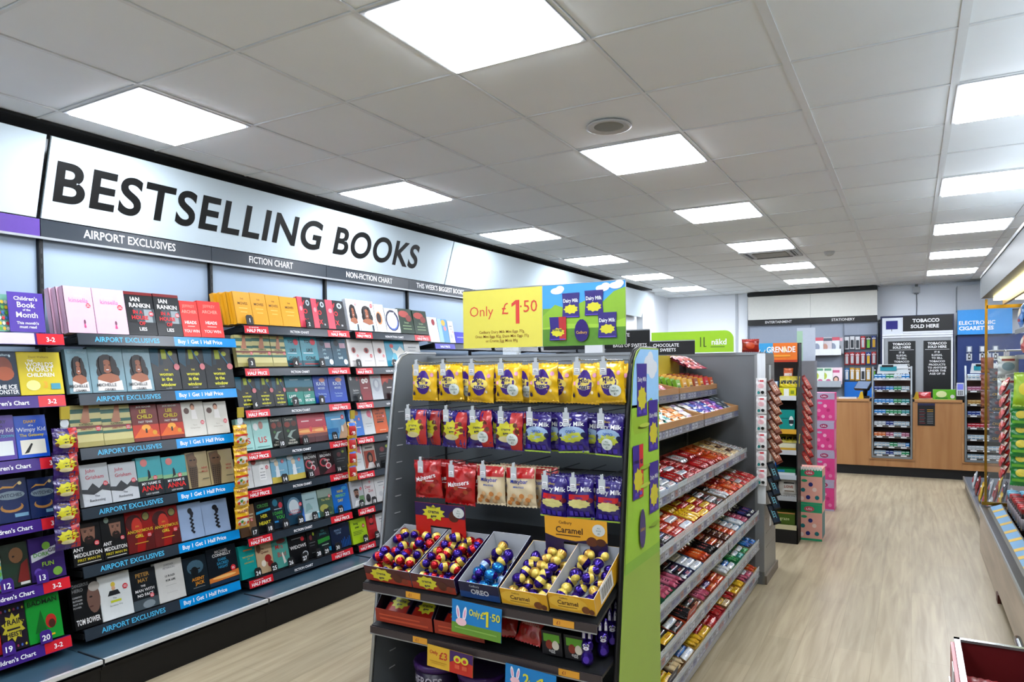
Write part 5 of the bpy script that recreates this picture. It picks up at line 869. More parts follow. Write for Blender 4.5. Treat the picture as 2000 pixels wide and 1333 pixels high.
def fill(T, w, depth, cols, kind, lab, grp, n=6, layers=1, z0=.004, pitch=.037, L=None):
    rnd0 = random.Random(grp); L = L or min(w-.016, .14)
    if rnd0.random() < .35:
        rnd = random.Random(grp+'x'); k = int((w-.012)/.043); Lb = .112
        for q in range(k*2):
            cc = cols[(q//k) % len(cols)]; me = bar(kind, CN[cc][1], Lb)
            T2 = T @ Matrix.Translation((.008+(w-.016)*(q % k+.5)/k, .008+.118*(q//k), z0+.004+rnd.uniform(0, .006))) @ Matrix.Rotation(R(90)+rnd.uniform(-.05, .05), 4, 'Z') @ Matrix.Rotation(rnd.uniform(-.25, .25), 4, 'X')
            inst(me, kind, T2, lab(cc, q), kind.replace('_', ' '), grp)
        return
    rnd = random.Random(len(grp)*13+n)
    for q in range(n):
        c = cols[q % len(cols)] if len(cols) > 1 else cols[0]; me = bar(kind, CN[c][1], L)
        T2 = T @ Matrix.Translation((w/2-L/2+rnd.uniform(-.002, .002), .023+q*pitch, z0+rnd.uniform(0, .004))) @ Matrix.Rotation(rnd.uniform(-.015, .015), 4, 'Z') @ Matrix.Rotation(rnd.uniform(.05, .3), 4, 'X')
        inst(me, kind, T2, lab(c, q) if callable(lab) else lab, kind.replace('_', ' '), grp)
PLAN = {  # level, bay -> list of (colours, tray colour, kind)
 (2, 0): [('k', '#b9a98c'), ('ki', '#c4b8a4'), ('s', '#2f6fb8'), ('sw', '#2a5fa0'), ('r', '#8f9a94'), ('rw', '#a02a24'), ('r', '#7d3a30'), ('rs', '#a83a2a')],
 (2, 1): [('r', '#b0322a'), ('o', '#c4642c'), ('o', '#c9733a'), ('c', '#c9b070'), ('cn', '#9a7a50'), ('s', '#a89a84')],
 (3, 0): [('d', '#3a3a6a'), ('kd', '#4a3a5a'), ('ro', '#c4421c'), ('wo', '#cf4a1e'), ('y', '#b83a22'), ('yr', '#c03a24'), ('ry', '#8a5a3a'), ('ks', '#6a4a3a')],
 (3, 1): [('sk', '#8a6a4c'), ('o', '#b5452a'), ('or', '#a83a2a'), ('o', '#3a2a22'), ('rs', '#a8885a'), ('r', '#a88a62'), ('rw', '#a83a34')],
 (4, 0): [('d', '#1f7a44'), ('id', '#2b6a4a'), ('i', '#5a2f50'), ('dk', '#3a2f58'), ('w', '#3a6a9a'), ('o', '#b04a22'), ('kd', '#2a2622'), ('no', '#7a3a22')],
 (4, 1): [('n', '#5a3426'), ('o', '#a8542e'), ('ws', '#3f86b8'), ('w', '#8fa9b8'), ('i', '#6a3a4a'), ('dp', '#4a3a6a'), ('d', '#3a3050')],
 (5, 0): [('y', '#2a2334'), ('yk', '#3a2c2a'), ('kw', '#c4511f'), ('ko', '#bf4a20'), ('nk', '#b8a27c'), ('i', '#8a5a4a'), ('op', '#b8492a'), ('o', '#a8402a')],
 (5, 1): [('w', '#b9b39a'), ('wb', '#0f7a55'), ('g', '#177a4e'), ('tw', '#128068'), ('gw', '#9a8a62'), ('bw', '#8a8070'), ('b', '#7f8688')],
 (6, 0): [('pk', '#2a2240'), ('y', '#2a2436'), ('c', '#8a6844'), ('wb', '#a98a5a'), ('y', '#c9a32c'), ('yr', '#b8932a'), ('r', '#b82a2a'), ('rp', '#b02a34')],
 (6, 1): [('cy', '#8a6844'), ('r', '#b06a3a'), ('y', '#c9862c'), ('yw', '#b88a3a'), ('i', '#8a6a7a'), ('iw', '#9a7a8a'), ('oy', '#c98a34')],
}
BAYL = ['near', 'far']
for (lv, by), lst in PLAN.items():
    z, d, nm = LEV[lv]; y0, y1 = BAYY[by]; n = len(lst); wt = (y1-y0-.012)/n; dep = .25
    for i, (cs, tc) in enumerate(lst):
        yy = y0+.006+i*wt
        if by == 0 and yy+wt < 3.0+(.10 if lv == 2 else 0): continue
        pos = '%s box along the %s shelf, %s bay' % (NTH[i], nm, BAYL[by])
        words = 'HARD BARS' if (lv, by, i) in ((5, 0, 0), (5, 0, 3), (6, 0, 1)) else None
        T = tray(yy+.003, z-.012, d, wt-.006, dep, tc, None, .045, 13, 'open card box of sweets, %s along the %s shelf, %s bay of the sweet gondola' % (NTH[i], nm, BAYL[by]), words)
        kind = 'chocolate_bar' if lv < 5 else ('snack_bar' if lv == 5 else 'sweet_pack')
        grp = '%s in the %s' % (kind.replace('_', ' ')+'s', pos)
        cols = cs
        lab = lambda c, q, pos=pos: '%s wrapped bar lying in the %s' % (CN[c][0], pos)
        fill(T, wt-.006, dep, cols, kind, lab, grp, n=6, z0=.02)
# top tray: upright snack boxes and loose packets
def upbox(w, dd, h, c1, c2):
    b = MB(); b.box(0, w, 0, dd, 0, h, M(c1, .4)); b.rect(w*.12, h*.18, w*.88, h*.5, M(c2, .4)); b.rect(w*.2, h*.62, w*.8, h*.72, M('#efe6d0', .4)); return b.mesh('snack_box')
UB = [upbox(.085, .022, .085, *c) for c in (('#7fae2c', '#3f5e1c'), ('#d8a23c', '#7a4a1c'), ('#e0b84a', '#6a3a1c'), ('#a0563a', '#e3c9a0'), ('#d89a2c', '#7a3a1c'), ('#c43a4c', '#f0d0d0'), ('#d05a2c', '#f3d9b0'))]
UL = ['lime green', 'ochre', 'pale yellow', 'russet', 'amber', 'crimson', 'orange']
for i in range(7):
    for q in range(6):
        T = FG(4.19+i*.135, LEV[0][0]+.004, .318+.036*q, 0) @ Matrix.Translation((0, -.003*q, .006*q)) @ Matrix.Rotation(R(-14), 4, 'X')
        inst(UB[i], 'snack_box', T, '%s snack box standing in the far top tray, row %s from the front' % (UL[i], NTH[q]), 'snack box', '%s snack boxes in the far top tray' % UL[i])
pkp = [bag_mesh('sweet_packet', .11, .12, .02, 50+i, M(c, .28, coat=.3), (lambda c2: (lambda b, w, h: (b.rect(w*.15, h*.3, w*.85, h*.65, M(c2, .35)), b.polar(w*.5, h*.78, w*.25, h*.09, M('#f0ece6', .4)))))(c2)) for i, (c, c2) in enumerate((('#c9566e', '#f0d0d8'), ('#d98a5a', '#f3e0cc'), ('#e08a2c', '#fbe3b0'), ('#158a86', '#d9efe8'), ('#e3e0dc', '#b9a9c4'), ('#5a3f9e', '#b58ad0'), ('#2f4fb0', '#e3e6f3'), ('#b04a90', '#f0c9e3'), ('#3a4450', '#aab6bc')))]
PL = ['pink', 'peach', 'orange', 'teal', 'white', 'purple', 'blue', 'magenta', 'charcoal']
def packs(lv, yl, cols, grp, d0=0, zz=0, tl=-72):
    z, d, nm = LEV[lv]
    for i, c in enumerate(cols):
        for q in range(3):
            T = FG(yl[0]+(yl[1]-yl[0])*i/len(cols)+.004*q, z+.008+zz+.027*q, d+.02+.045*q+d0, tl)
            inst(pkp[c], 'sweet_packet', T, '%s sweet packet lying %s in the %s, place %s along' % (PL[c], ('in front', 'in the middle', 'at the back')[q], grp, NTH[i]), 'sweet packet', 'sweet packets in the '+grp)
packs(0, (3.62, 4.12), [1, 1, 4, 0], 'near top wooden tray')
packs(1, (3.2, 4.12), [4, 3, 2, 3, 2, 2, 4], 'near second wooden tray')
packs(1, (4.17, 5.14), [4, 6, 5, 6, 7, 5, 8, 8], 'far second wooden tray')
packs(0, (4.72, 5.12), [0, 0, 0], 'far top tray', .05, .14)
# ---------------------------------------------------------------- things around the far end of the gondola
def fbox(w, d, h, fn, base, top=None):
    b = MB(); b.box(0, w, 0, d, 0, h, base); fn(b, w, h)
    if top: b.box(.004, w-.004, .004, d-.004, h, h+.001, top)
    return b
# clip strips at the corner of the far end unit
r = empty('clip_strip', TR(-.937, 5.118, .70), 'clear clip strip hung with white heart-printed pouches at the gondola corner', 'clip strip')
b = MB(); b.box(.0, .055, .012, .014, -.12, .93, glass(alpha=.35)); b.tube([(.01, .013, .93), (.01, .06, .955), (.01, .075, .93)], .003, SILVER, 6); b.tube([(.045, .013, .93), (.045, .06, .955), (.045, .075, .93)], .003, SILVER, 6); b.obj('strip', r)
def d_hs(b, w, h): b.rect(w*.25, h*.78, w*.75, h*.88, M('#c43a44', .4)); b.polar(w*.5, h*.55, w*.3, h*.14, M('#e3b9bd', .4)); b.polar(w*.66, h*.2, w*.16, h*.09, BLACK, 10); b.polar(w*.28, h*.18, w*.14, h*.09, M('#1f8f8c', .4), 10)
pm = bag_mesh('sweet_pouch', .07, .125, .02, 3, M('#e6e6e6', .35), d_hs)
for i in range(6): inst(pm, 'sweet_pouch', TR(-.944+.002*(i % 2), 5.114-.004*(i % 2), 1.335-.125*i, 0, -4), 'white pouch with red band and teal hearts, %s down the clip strip' % NTH[i], 'pouch', 'white pouches on the clip strip')
r = empty('clip_strip', TR(-.885, 5.3, .4), 'clear clip strip hung with brown and dark blue bars on the far gondola end', 'clip strip')
b = MB(); b.box(.004, .006, -.03, .03, 0, 1.15, glass(alpha=.35)); b.obj('strip', r)
b1 = bar_mesh('snack_bar', .13, .05, .02, M('#8a4a34', .3, coat=.3), M('#b06a4c', .3, coat=.3), M('#e9d3c4', .4), M('#6d3524', .3)); b2 = bar_mesh('snack_bar', .15, .055, .02, M('#18324a', .3, coat=.3), M('#1d1f2a', .3, coat=.3), M('#7fc4d8', .4), M('#12151c', .3))
for i in range(8): inst(b1, 'snack_bar', TR(-.88+.004*(i % 2), 5.27, 1.44-.068*i) @ Matrix.Rotation(R(60), 4, 'Y') @ Matrix.Rotation(R(65), 4, 'X'), 'brown wrapped bar slanting off the clip strip, %s from its top' % NTH[i], 'snack bar', 'brown bars on the clip strip')
for i in range(4): inst(b2, 'snack_bar', TR(-.88, 5.27, .86-.10*i) @ Matrix.Rotation(R(70), 4, 'Y') @ Matrix.Rotation(R(70), 4, 'X'), 'dark blue bar with pale lettering on the clip strip, %s below the brown ones' % NTH[i], 'snack bar', 'dark bars on the clip strip')
inst(bag_mesh('sweet_packet', .12, .1, .05, 77, M('#a82a1e', .3, coat=.3), lambda b, w, h: b.polar(w*.5, h*.5, w*.25, h*.25, M('#d8582c', .35))), 'sweet_packet', TR(-1.075, 5.3, 1.64, 10), 'red packet lying on top of the far gondola end', 'sweet packet')
# cardboard floor stand
PSD = (-1.03, 6.45, 0); st = empty('floor_stand', TR(*PSD), 'cardboard floor stand with orange and blue header beyond the sweet gondola', 'display stand')
SX0, SX1 = -1.215, -.85; OR = M('#e07a22', .4)
b = MB(); b.box(SX0, SX1, 6.72, 6.735, 0, 1.74, M('#2c2a2a', .5)); wobj(b, 'back_board', st, PSD)
for x in (SX0, SX1-.008): b = MB(); b.slab([(x, 6.46, 0), (x, 6.72, 0), (x, 6.72, 1.73), (x, 6.6, 1.73), (x, 6.46, 1.2)], (.008, 0, 0), M('#1f2224', .5)); wobj(b, 'side_board', st, PSD)
b = MB(); b.box(SX0, SX1, 6.455, 6.463, 1.57, 1.735, OR); b.T = Matrix.Translation((SX0, 6.454, 1.57)); w, h = SX1-SX0, .165
b.rect(0, 0, w*.46, h, M('#3f9fd0', .4)); b.rect(0, 0, w, h*.12, M('#b8401e', .4)); b.text('GRENADE', w*.64, h*.52, .05, WT, w=w*.64, bold=.03); b.polar(w*.72, h*.66, .014, .028, M('#f3d9b0', .4)); b.rect(w*.4, h*.28, w*.85, h*.38, M('#e9a23c', .4)); b.T = None; wobj(b, 'header', st, PSD)
b = MB(); b.box(SX0, SX1, 6.46, 6.72, 0, .14, BLACK); wobj(b, 'base', st, PSD)
SH = [(1.27, '#d9dde0'), (.98, '#d8a83a'), (.80, '#c9ccd0'), (.585, '#c9d2dc'), (.40, '#b9bcc0'), (.15, '#d9d2b0')]
for z, c in SH: b = MB(); b.box(SX0+.01, SX1-.01, 6.47, 6.72, z-.012, z, M('#3a3a3a', .5)); b.box(SX0+.01, SX1-.01, 6.458, 6.468, z-.03, z+.01, M(c, .4)); wobj(b, 'shelf', st, PSD)
def sbox(x, z, w, h, c, deco, lab, d=.17, y=6.48, nm='sweet_box'): inst(fbox(w, d, h, deco, M(c, .4)).mesh(nm), nm, TR(x, y, z, 0, 0), lab, 'box')
sbox(-1.005, 1.272, .14, .075, '#d6cf2a', lambda b, w, h: (b.rect(w*.3, h*.1, w*.6, h*.9, M('#eef0e6', .4)), b.rect(w*.7, h*.3, w*.9, h*.7, M('#8a9a2a', .4))), 'yellow bar box on the top shelf of the cardboard stand')
yp = bag_mesh('sweet_packet', .07, .1, .02, 9, M('#e0cf22', .3, coat=.3), lambda b, w, h: b.rect(w*.2, h*.3, w*.8, h*.6, M('#2a2a22', .4)))
for i in range(3): inst(yp, 'sweet_packet', TR(-1.01+.048*i, 6.55, 1.35, 0, -12), 'yellow and black packet standing in the yellow bar box, %s of three' % NTH[i], 'sweet packet', 'yellow packets on the cardboard stand')
ob = bag_mesh('sweet_packet', .08, .12, .02, 19, M('#d86a1e', .3, coat=.3), lambda b, w, h: b.rect(w*.1, h*.4, w*.9, h*.6, M('#f0e6dc', .4))); inst(ob, 'sweet_packet', TR(-.985, 6.6, 1.40, 0, -12), 'orange packet above the yellow ones on the cardboard stand', 'sweet packet')
sbox(-1.09, 1.272, .075, .13, '#1f6fb8', lambda b, w, h: (b.rect(0, h*.6, w, h, M('#e6e9ec', .4)), b.rect(w*.2, h*.2, w*.8, h*.4, M('#4f9fd8', .4))), 'blue and white bar box on the top shelf of the cardboard stand')
sbox(-1.03, .985, .155, .17, '#15938c', lambda b, w, h: (b.rect(0, h*.55, w, h*.6, M('#0f6f6a', .4)), b.polar(w*.82, h*.45, w*.12, h*.25, M('#d9e6e4', .4)), b.rect(w*.7, h*.3, w*.95, h*.5, M('#2a2f3a', .4))), 'teal bar box on the second shelf of the cardboard stand')
sbox(-1.02, .805, .155, .06, '#d9d6bc', lambda b, w, h: b.rect(0, 0, w, h*.4, M('#c9a23a', .4)), 'cream bar box on the third shelf of the cardboard stand')
for i in range(3): inst(yp, 'sweet_packet', TR(-1.015+.05*i, 6.54, .862, 0, -35), 'yellow packet leaning in the cream bar box, %s of three' % NTH[i], 'sweet packet', 'yellow packets in the cream bar box')
sbox(-1.03, .59, .16, .05, '#1f8a5a', lambda b, w, h: (b.rect(0, 0, w, h*.45, M('#dfe6ea', .4)), b.rect(w*.1, h*.55, w*.45, h*.9, M('#2f7fc4', .4))), 'green and white bar box on the fourth shelf of the cardboard stand')
sbox(-1.09, .60, .06, .12, '#1f66b8', lambda b, w, h: b.rect(w*.2, h*.3, w*.8, h*.7, M('#6fb0e0', .4)), 'blue upright box on the fourth shelf of the cardboard stand')
wp = bag_mesh('snack_pouch', .17, .19, .06, 21, M('#e3e2de', .35), lambda b, w, h: (b.rect(w*.3, h*.55, w*.8, h*.62, M('#33302e', .4)), b.text('LOVE', w*.55, h*.36, h*.12, M('#b0483c', .4), w=w*.5), b.rect(w*.35, h*.2, w*.8, h*.25, M('#8a7a6a', .4)))); inst(wp, 'snack_pouch', TR(-1.02, 6.50, .405, 0, -14), 'white snack pouch leaning on the fifth shelf of the cardboard stand', 'pouch')
sbox(-1.045, .155, .17, .11, '#4f6a1f', lambda b, w, h: (b.text('graze', w*.5, h*.4, h*.25, M('#d9e0b0', .4), w=w*.5, bold=0), b.rect(0, h*.9, w, h, M('#b98a5a', .4))), 'olive green snack box on the bottom shelf of the cardboard stand')
# toy boxes: mint and pink pair, and the hot pink stack (printed figures left out)
def toy(w, d, h, body, band_, oval, scal):
    b = MB(); mb, mm, ov = M(body, .4), M(band_, .4), M(oval, .4); b.box(0, w, 0, d, 0, h, mb)
    b.rect(0, h*.78, w, h, mm); b.rect(0, 0, w, h*.06, mm); b.polar(w*.5, h*.88, w*.2, h*.075, ov, 16); b.text('L.O.L', w*.5, h*.86, h*.05, WT, w=w*.28, bold=.03)
    b.polar(w*.3, h*.66, w*.12, h*.04, mm, 12)
    for q, (x, z) in enumerate(((.25, .4), (.7, .42), (.45, .2), (.8, .2), (.2, .16), (.55, .56))): b.polar(w*x, h*z, w*.09, h*.06, M(scal[q % len(scal)], .4), 10)
    b.T = TR(w, 0, 0, 90); b.rect(.01, .02, d-.01, h*.76, M(scal[0], .4), y=-.0008); b.T = None
    return b
tm = toy(.208, .24, .316, '#eab2a6', '#2aa57a', '#d0586e', ('#1f7f86', '#f0d9d2', '#27357f'))
tb1 = tm.mesh('toy_box'); tag(inst(tb1, 'toy_box', TR(-.886, 6.66, 0), 'peach toy box with mint bands, lower of the two by the cardboard stand', 'box', 'peach toy boxes on the floor'))
inst(tb1, 'toy_box', TR(-.884, 6.662, .317), 'peach toy box with mint bands and scalloped top, upper of the two', 'box', 'peach toy boxes on the floor')
b = MB()
for q in range(9): b.polar(.0115+.023*q, .0, .0115, .016, M('#eef0ee', .4), 10, y=0); b.polar(.0115+.023*q, .002, .0115, .016, M('#eef0ee', .4), 10, y=.001)
tr_ = b.obj('scalloped_trim', T=TR(-.884, 6.66, .633)); tr_.parent = bpy.data.objects['toy_box.001']; tr_.matrix_parent_inverse = TR(-.884, 6.662, .317).inverted()
tm = toy(.20, .24, .31, '#dd4f93', '#b7afc6', '#a53a6a', ('#ec8fb8', '#c23a7c', '#f3b3cf')); t2 = tm.mesh('toy_box')
for i in range(4): inst(t2, 'toy_box', TR(-.905+.004*(i % 2), 8.08, .311*i), 'hot pink toy box with grey band in the stack by the counter, %s from floor' % NTH[i], 'box', 'hot pink toy boxes in the stack')
# grey display post with red bars
r = empty('display_post', TR(-.86, 7.2, 0), 'grey display post with pale board behind the peach toy boxes', 'display stand'); PP = (-.86, 7.2, 0)
b = MB(); b.box(-.935, -.785, 7.11, 7.3, 0, 1.58, M('#9a9aa0', .4, .3)); b.box(-.937, -.93, 7.105, 7.11, .1, 1.58, SILVER); wobj(b, 'post', r, PP)
b = MB(); b.box(-.94, -.78, 7.12, 7.13, 1.58, 1.89, M('#cfd8e6', .4)); b.rect(-.94, 1.58, -.89, 1.86, M('#b9dcc0', .4), y=7.119); wobj(b, 'board', r, PP)
b = MB(); b.box(-.96, -.93, 7.0, 7.11, .55, 1.56, glass(alpha=.3)); wobj(b, 'clear_strip', r, PP)
b3 = bar_mesh('snack_bar', .15, .045, .02, M('#b3221f', .3, coat=.3), M('#d8463a', .3, coat=.3), M('#f0d9c8', .4), M('#8a1714', .3))
for i in range(10): inst(b3, 'snack_bar', TR(-.885+.006*(i % 3), 7.04, 1.44-.078*i) @ Matrix.Rotation(R(62), 4, 'Y') @ Matrix.Rotation(R(70), 4, 'X'), 'red wrapped bar hanging aslant on the display post, %s from its top' % NTH[i], 'snack bar', 'red bars on the display post')
# ---------------------------------------------------------------- counter
BEECH = wood('#895d33', '#9b7044', None, 2, .4, (9, .8)); BEECHT = wood('#93673c', '#a0764a', None, 0, .35, (9, .8))
PC = (.5, 11.2, 0); ct = empty('counter', TR(*PC), 'long beech counter with black plinth across the back of the shop', 'counter'); CY = 10.93
segs = [(-1.05, -.505), (.035, .578), (1.10, 2.28)]
for i, (x0, x1) in enumerate(segs): b = MB(); b.box(x0, x1, CY, CY+.03, .13, 1.02, BEECH); wobj(b, 'front_panel', ct, PC)
for x0, x1 in ((-.505, .035), (.578, 1.10)):
    b = MB(); b.box(x0+.001, x1-.001, CY-.004, CY+.03, .13, .235, BEECH); b.box(x0-.005, x0+.022, CY-.012, CY+.0, .22, 1.02, BEECHT); b.box(x1-.022, x1+.005, CY-.012, CY+.0, .22, 1.02, BEECHT); b.box(x0-.005, x1+.005, CY-.02, CY, .225, .245, BEECHT); b.box(x0, x1, CY+.3, CY+.31, .13, 1.05, DKGREY); wobj(b, 'rack_surround', ct, PC)
b = MB()
for x0, x1 in segs: b.box(x0-.0, x1+.0, CY-.02, CY+.6, 1.02, 1.05, BEECHT)
b.box(-.505, .035, CY+.31, CY+.6, 1.02, 1.05, BEECHT); b.box(.578, 1.1, CY+.31, CY+.6, 1.02, 1.05, BEECHT); wobj(b, 'worktop', ct, PC)
b = MB(); b.box(-1.04, 2.28, CY+.04, CY+.5, 0, .13, BLACK); wobj(b, 'plinth', ct, PC)
GUM = {}
def gum(c1, c2):
    if (c1, c2) not in GUM:
        b = MB(); b.box(0, .044, 0, .07, 0, .042, M(c1, .3)); b.box(.004, .04, .0, .03, .0425, .044, M(c2, .3)); b.rect(.006, .008, .038, .02, M(c2, .3), y=-.0006); GUM[(c1, c2)] = b.mesh('gum_pack')
    return GUM[(c1, c2)]
ALM = M('#9aa2a6', .3, .6)
def rack(x0, x1, lab, rows, wh):
    P_ = ((x0+x1)/2, CY, .25); r = empty('gum_rack', TR(*P_), lab, 'rack', 'gum racks set into the counter'); w = x1-x0
    b = MB()
    for x in (x0, x1-.02): b.slab([(x, CY-.03, .246), (x, CY+.02, .246), (x, CY+.12, 1.50), (x, CY+.08, 1.50), (x, CY-.03, 1.12)], (.02, 0, 0), ALM)
    b.box(x0, x1, CY-.03, CY+.02, .246, .275, ALM); wobj(b, 'frame', r, P_)
    b = MB(); b.slab([(x0+.02, CY+.23, .25), (x0+.02, CY+.235, .25), (x0+.02, CY+.235, 1.35), (x0+.02, CY+.23, 1.35)], (w-.04, 0, 0), M('#4a2c1e', .5)); wobj(b, 'back_panel', r, P_)
    b = MB(); b.slab([(x0+.06, CY+.06, 1.40), (x1-.04, CY+.06, 1.40), (x1-.06, CY+.09, 1.53), (x0+.08, CY+.09, 1.53)], (0, .006, 0), M('#c9cfd2', .3)); b.box(x0+.1, x0+.3, CY+.052, CY+.058, 1.44, 1.50, M('#2f9fb0', .3)); b.box(x0+.12, x0+.26, CY+.05, CY+.053, 1.49, 1.52, BLACK); b.box(x1-.2, x1-.05, CY+.055, CY+.06, 1.47, 1.50, WHITE); wobj(b, 'header', r, P_)
    for n, (z, cols) in enumerate(rows):
        y0 = CY-.018+(.02 if z > 1.1 else 0)
        b = MB(); b.slab([(x0+.021, y0, z), (x0+.021, y0+.2, z+.05), (x0+.021, y0+.2, z+.044), (x0+.021, y0, z-.008)], (w-.042, 0, 0), M('#3a2a22', .5)); b.box(x0+.021, x1-.021, y0-.006, y0, z-.02, z+.008, M('#5f5a55' if n else '#c9cdd0', .4))
        for q in range(3): b.box(x0+.06+q*w*.3, x0+.06+q*w*.3+.07, y0-.008, y0-.006, z-.014, z+.004, WHITE)
        wobj(b, 'shelf', r, P_)
        k = 9
        for q in range(k):
            c = cols[int(q*len(cols)/k)]; cx = x0+.03+(w-.06)*q/k
            inst(gum(c[0], c[1]), 'gum_pack', TR(cx, y0+.004, z+.002, 0, 14), '%s gum pack on the %s shelf of the %s' % (c[2], NTH[n], wh), 'gum pack', 'gum packs on the %s shelf of the %s' % (NTH[n], wh))
    return r
b_, g_, s_, w_, o_, t_, n_, i_, y_ = ('#2a8fd8', '#e3edf5', 'blue'), ('#1f9a6a', '#dff0e6', 'green'), ('#b9c4cc', '#eef2f5', 'silver'), ('#dfe6ea', '#7fa9c4', 'white'), ('#d8743a', '#f3dcc8', 'orange'), ('#2a9aa0', '#dff0f0', 'teal'), ('#22408f', '#c9d6ee', 'navy'), ('#b06a8a', '#ecd3de', 'pink'), ('#b08a4a', '#e6d8b0', 'tan')
rack(-.478, .008, 'grey wall-mounted gum rack set into the middle of the counter', [(1.33, [b_, g_, w_, b_]), (1.17, [n_, b_, g_, w_]), (.995, [b_, b_, g_, t_]), (.85, [b_, g_, g_, t_]), (.69, [s_, n_, w_, w_]), (.54, [o_, i_, w_, i_]), (.40, [w_, w_, g_, w_, b_]), (.29, [w_, n_, w_, g_])], 'middle rack')
rack(.605, 1.07, 'grey gum rack at the right end of the counter behind the gold-framed pane', [(1.33, [w_, i_, n_]), (1.17, [i_, i_, b_]), (.995, [y_, y_, g_]), (.85, [n_, w_, n_]), (.69, [('#b8233a', '#e9c9ce', 'red'), i_]), (.54, [w_, s_]), (.40, [s_, w_]), (.29, [w_, s_])], 'right-hand rack')
b = MB(); w, h = .20, .30; b.box(0, w, 0, .004, 0, h, M('#1d2024', .35)); b.rect(0, h*.9, w, h, M('#2c2f55', .4))
for q in range(9): b.rect(w*.1, h*(.1+.075*q), w*(.4 if q % 3 else .45), h*(.12+.075*q), M('#7f8488' if q % 2 else '#a5555a', .4)); b.rect(w*.55, h*(.1+.075*q), w*.9, h*(.125+.075*q), M('#8a8f94' if q < 7 else '#c9a23c', .4))
tag(b.obj('notice', T=TR(.07, CY-.005, .705)), 'black notice sheet fixed to the counter front right of the rack', 'sign')
# on the counter
b = fbox(.28, .16, .13, lambda b, w, h: (b.polar(w*.35, h*.55, w*.22, h*.34, M('#dff0b8', .4)), b.polar(w*.8, h*.3, w*.09, h*.2, WHITE), b.rect(w*.1, h*.08, w*.6, h*.2, M('#2f7f2a', .4))), M('#6fbf2c', .35)); tag(b.obj('snack_box', T=TR(.25, 11.08, 1.05)), 'bright green snack box standing on the counter', 'box')
b = MB(); b.box(0, .05, 0, .13, 0, .12, M('#6f6a34', .45)); tag(b.obj('snack_box', T=TR(.532, 11.2, 1.05)), 'small olive box beside the bright green box on the counter', 'box')
inst(bag_mesh('sweet_packet', .15, .1, .06, 90, M('#c43a44', .3, coat=.3), lambda b, w, h: b.polar(w*.4, h*.5, w*.22, h*.25, M('#e8a0a6', .4))), 'sweet_packet', TR(.08, 11.1, 1.062, 0, -30), 'red packet lying on the counter left of the green box', 'sweet packet')
yw = MB(); yw.slab([(0, 0, 0), (.07, 0, 0), (.055, .0, .1), (.03, .0, .1)], (0, .04, 0), M('#d8b92c', .4)); ym = yw.mesh('yellow_stand')
inst(ym, 'yellow_stand', TR(-.655, 11.06, 1.05), 'yellow plastic wedge on the counter by the tilted till screen', 'stand'); inst(ym, 'yellow_stand', TR(.02, 11.06, 1.05), 'yellow plastic wedge right of the middle gum rack', 'stand')
r = empty('card_reader', TR(.56, 11.0, 1.0505), 'grey card reader with lilac screen upright on the counter', 'card reader')
b = MB(); b.T = Matrix.Rotation(R(-18), 4, 'X'); b.box(-.042, .042, -.015, .015, .05, .23, M('#c9ccd2', .35)); b.box(-.05, .05, .015, .03, .0, .2, BLACK); b.obj('body', r)
b = MB(); b.T = Matrix.Rotation(R(-18), 4, 'X'); b.rect(-.033, .135, .033, .215, M('#6f78d8', .2), y=-.0165); b.obj('screen', r); b = MB(); b.T = Matrix.Rotation(R(-18), 4, 'X')
for q in range(12): b.box(-.028+.02*(q % 3), -.014+.02*(q % 3), -.019, -.015, .062+.016*(q//3), .072+.016*(q//3), DKGREY)
b.obj('keypad', r); b = MB(); b.box(-.05, .05, -.02, .09, 0, .04, BLACK); b.obj('base', r)
r = empty('till', TR(-.585, 11.25, 1.05), 'dark till with tilted touch screen at the left of the counter', 'till')
b = MB(); b.box(-.06, .06, -.05, .12, 0, .03, BLACK); b.tube([(0, .05, .03), (.02, .03, .16)], .03, BLACK, 10); b.obj('stand', r)
b = MB(); b.T = TR(-.02, -.02, .16, -40, -38); b.box(-.12, .12, -.02, .02, -.05, .09, M('#2a2d33', .3)); b.obj('monitor', r); b = MB(); b.T = TR(-.02, -.02, .16, -40, -38); b.rect(-.11, -.042, .11, .082, M('#7f8ea8', .2), y=-.0215); b.obj('screen', r)
b = MB(); b.box(0, .23, 0, .16, 0, .014, M('#e6e9ee', .4)); b.box(.01, .22, .01, .15, .014, .018, M('#aeb6c0', .4)); tag(b.obj('paper_tray', T=TR(-.905, 11.05, 1.05)), 'white paper tray on the counter left of the yellow wedge', 'tray')
# ---------------------------------------------------------------- back wall fixtures
PB = (-1.45, 12.6, 0); bw = empty('magazine_fixture', TR(*PB), 'tall pale wall fixture headed ENTERTAINMENT and STATIONERY behind the counter', 'wall fixture')
HX0, HX1 = -2.43, -.47
b = MB(); b.box(HX0, HX1, 12.56, 12.6, .1, 2.25, M('#aab4c4', .35, var=.04)); wobj(b, 'back_panel', bw, PB)
for x0, x1 in ((HX0, HX0+.985), (HX0+.988, HX1)): b = MB(); b.slab([(x0, 12.50, 2.30), (x0, 12.48, 2.69), (x0, 12.5, 2.69), (x0, 12.52, 2.30)], (x1-x0, 0, 0), M('#d2d4cf', .4, raw=True)); wobj(b, 'header_panel', bw, PB)
b = MB(); b.box(HX0, HX1, 12.44, 12.8, 2.70, 2.755, M('#1e2426', .5)); wobj(b, 'top_trim', bw, PB)
for x0, x1, t in ((HX0, HX0+.985, 'ENTERTAINMENT'), (HX0+.988, HX1, 'STATIONERY')):
    b = MB(); b.box(x0, x1, 12.49, 12.51, 2.205, 2.30, M('#16191c', .35)); b.text(t, (x0+x1)/2, 2.232, .042, WT, w=.42, bold=.015, y=12.4885); wobj(b, 'category_strip', bw, PB)
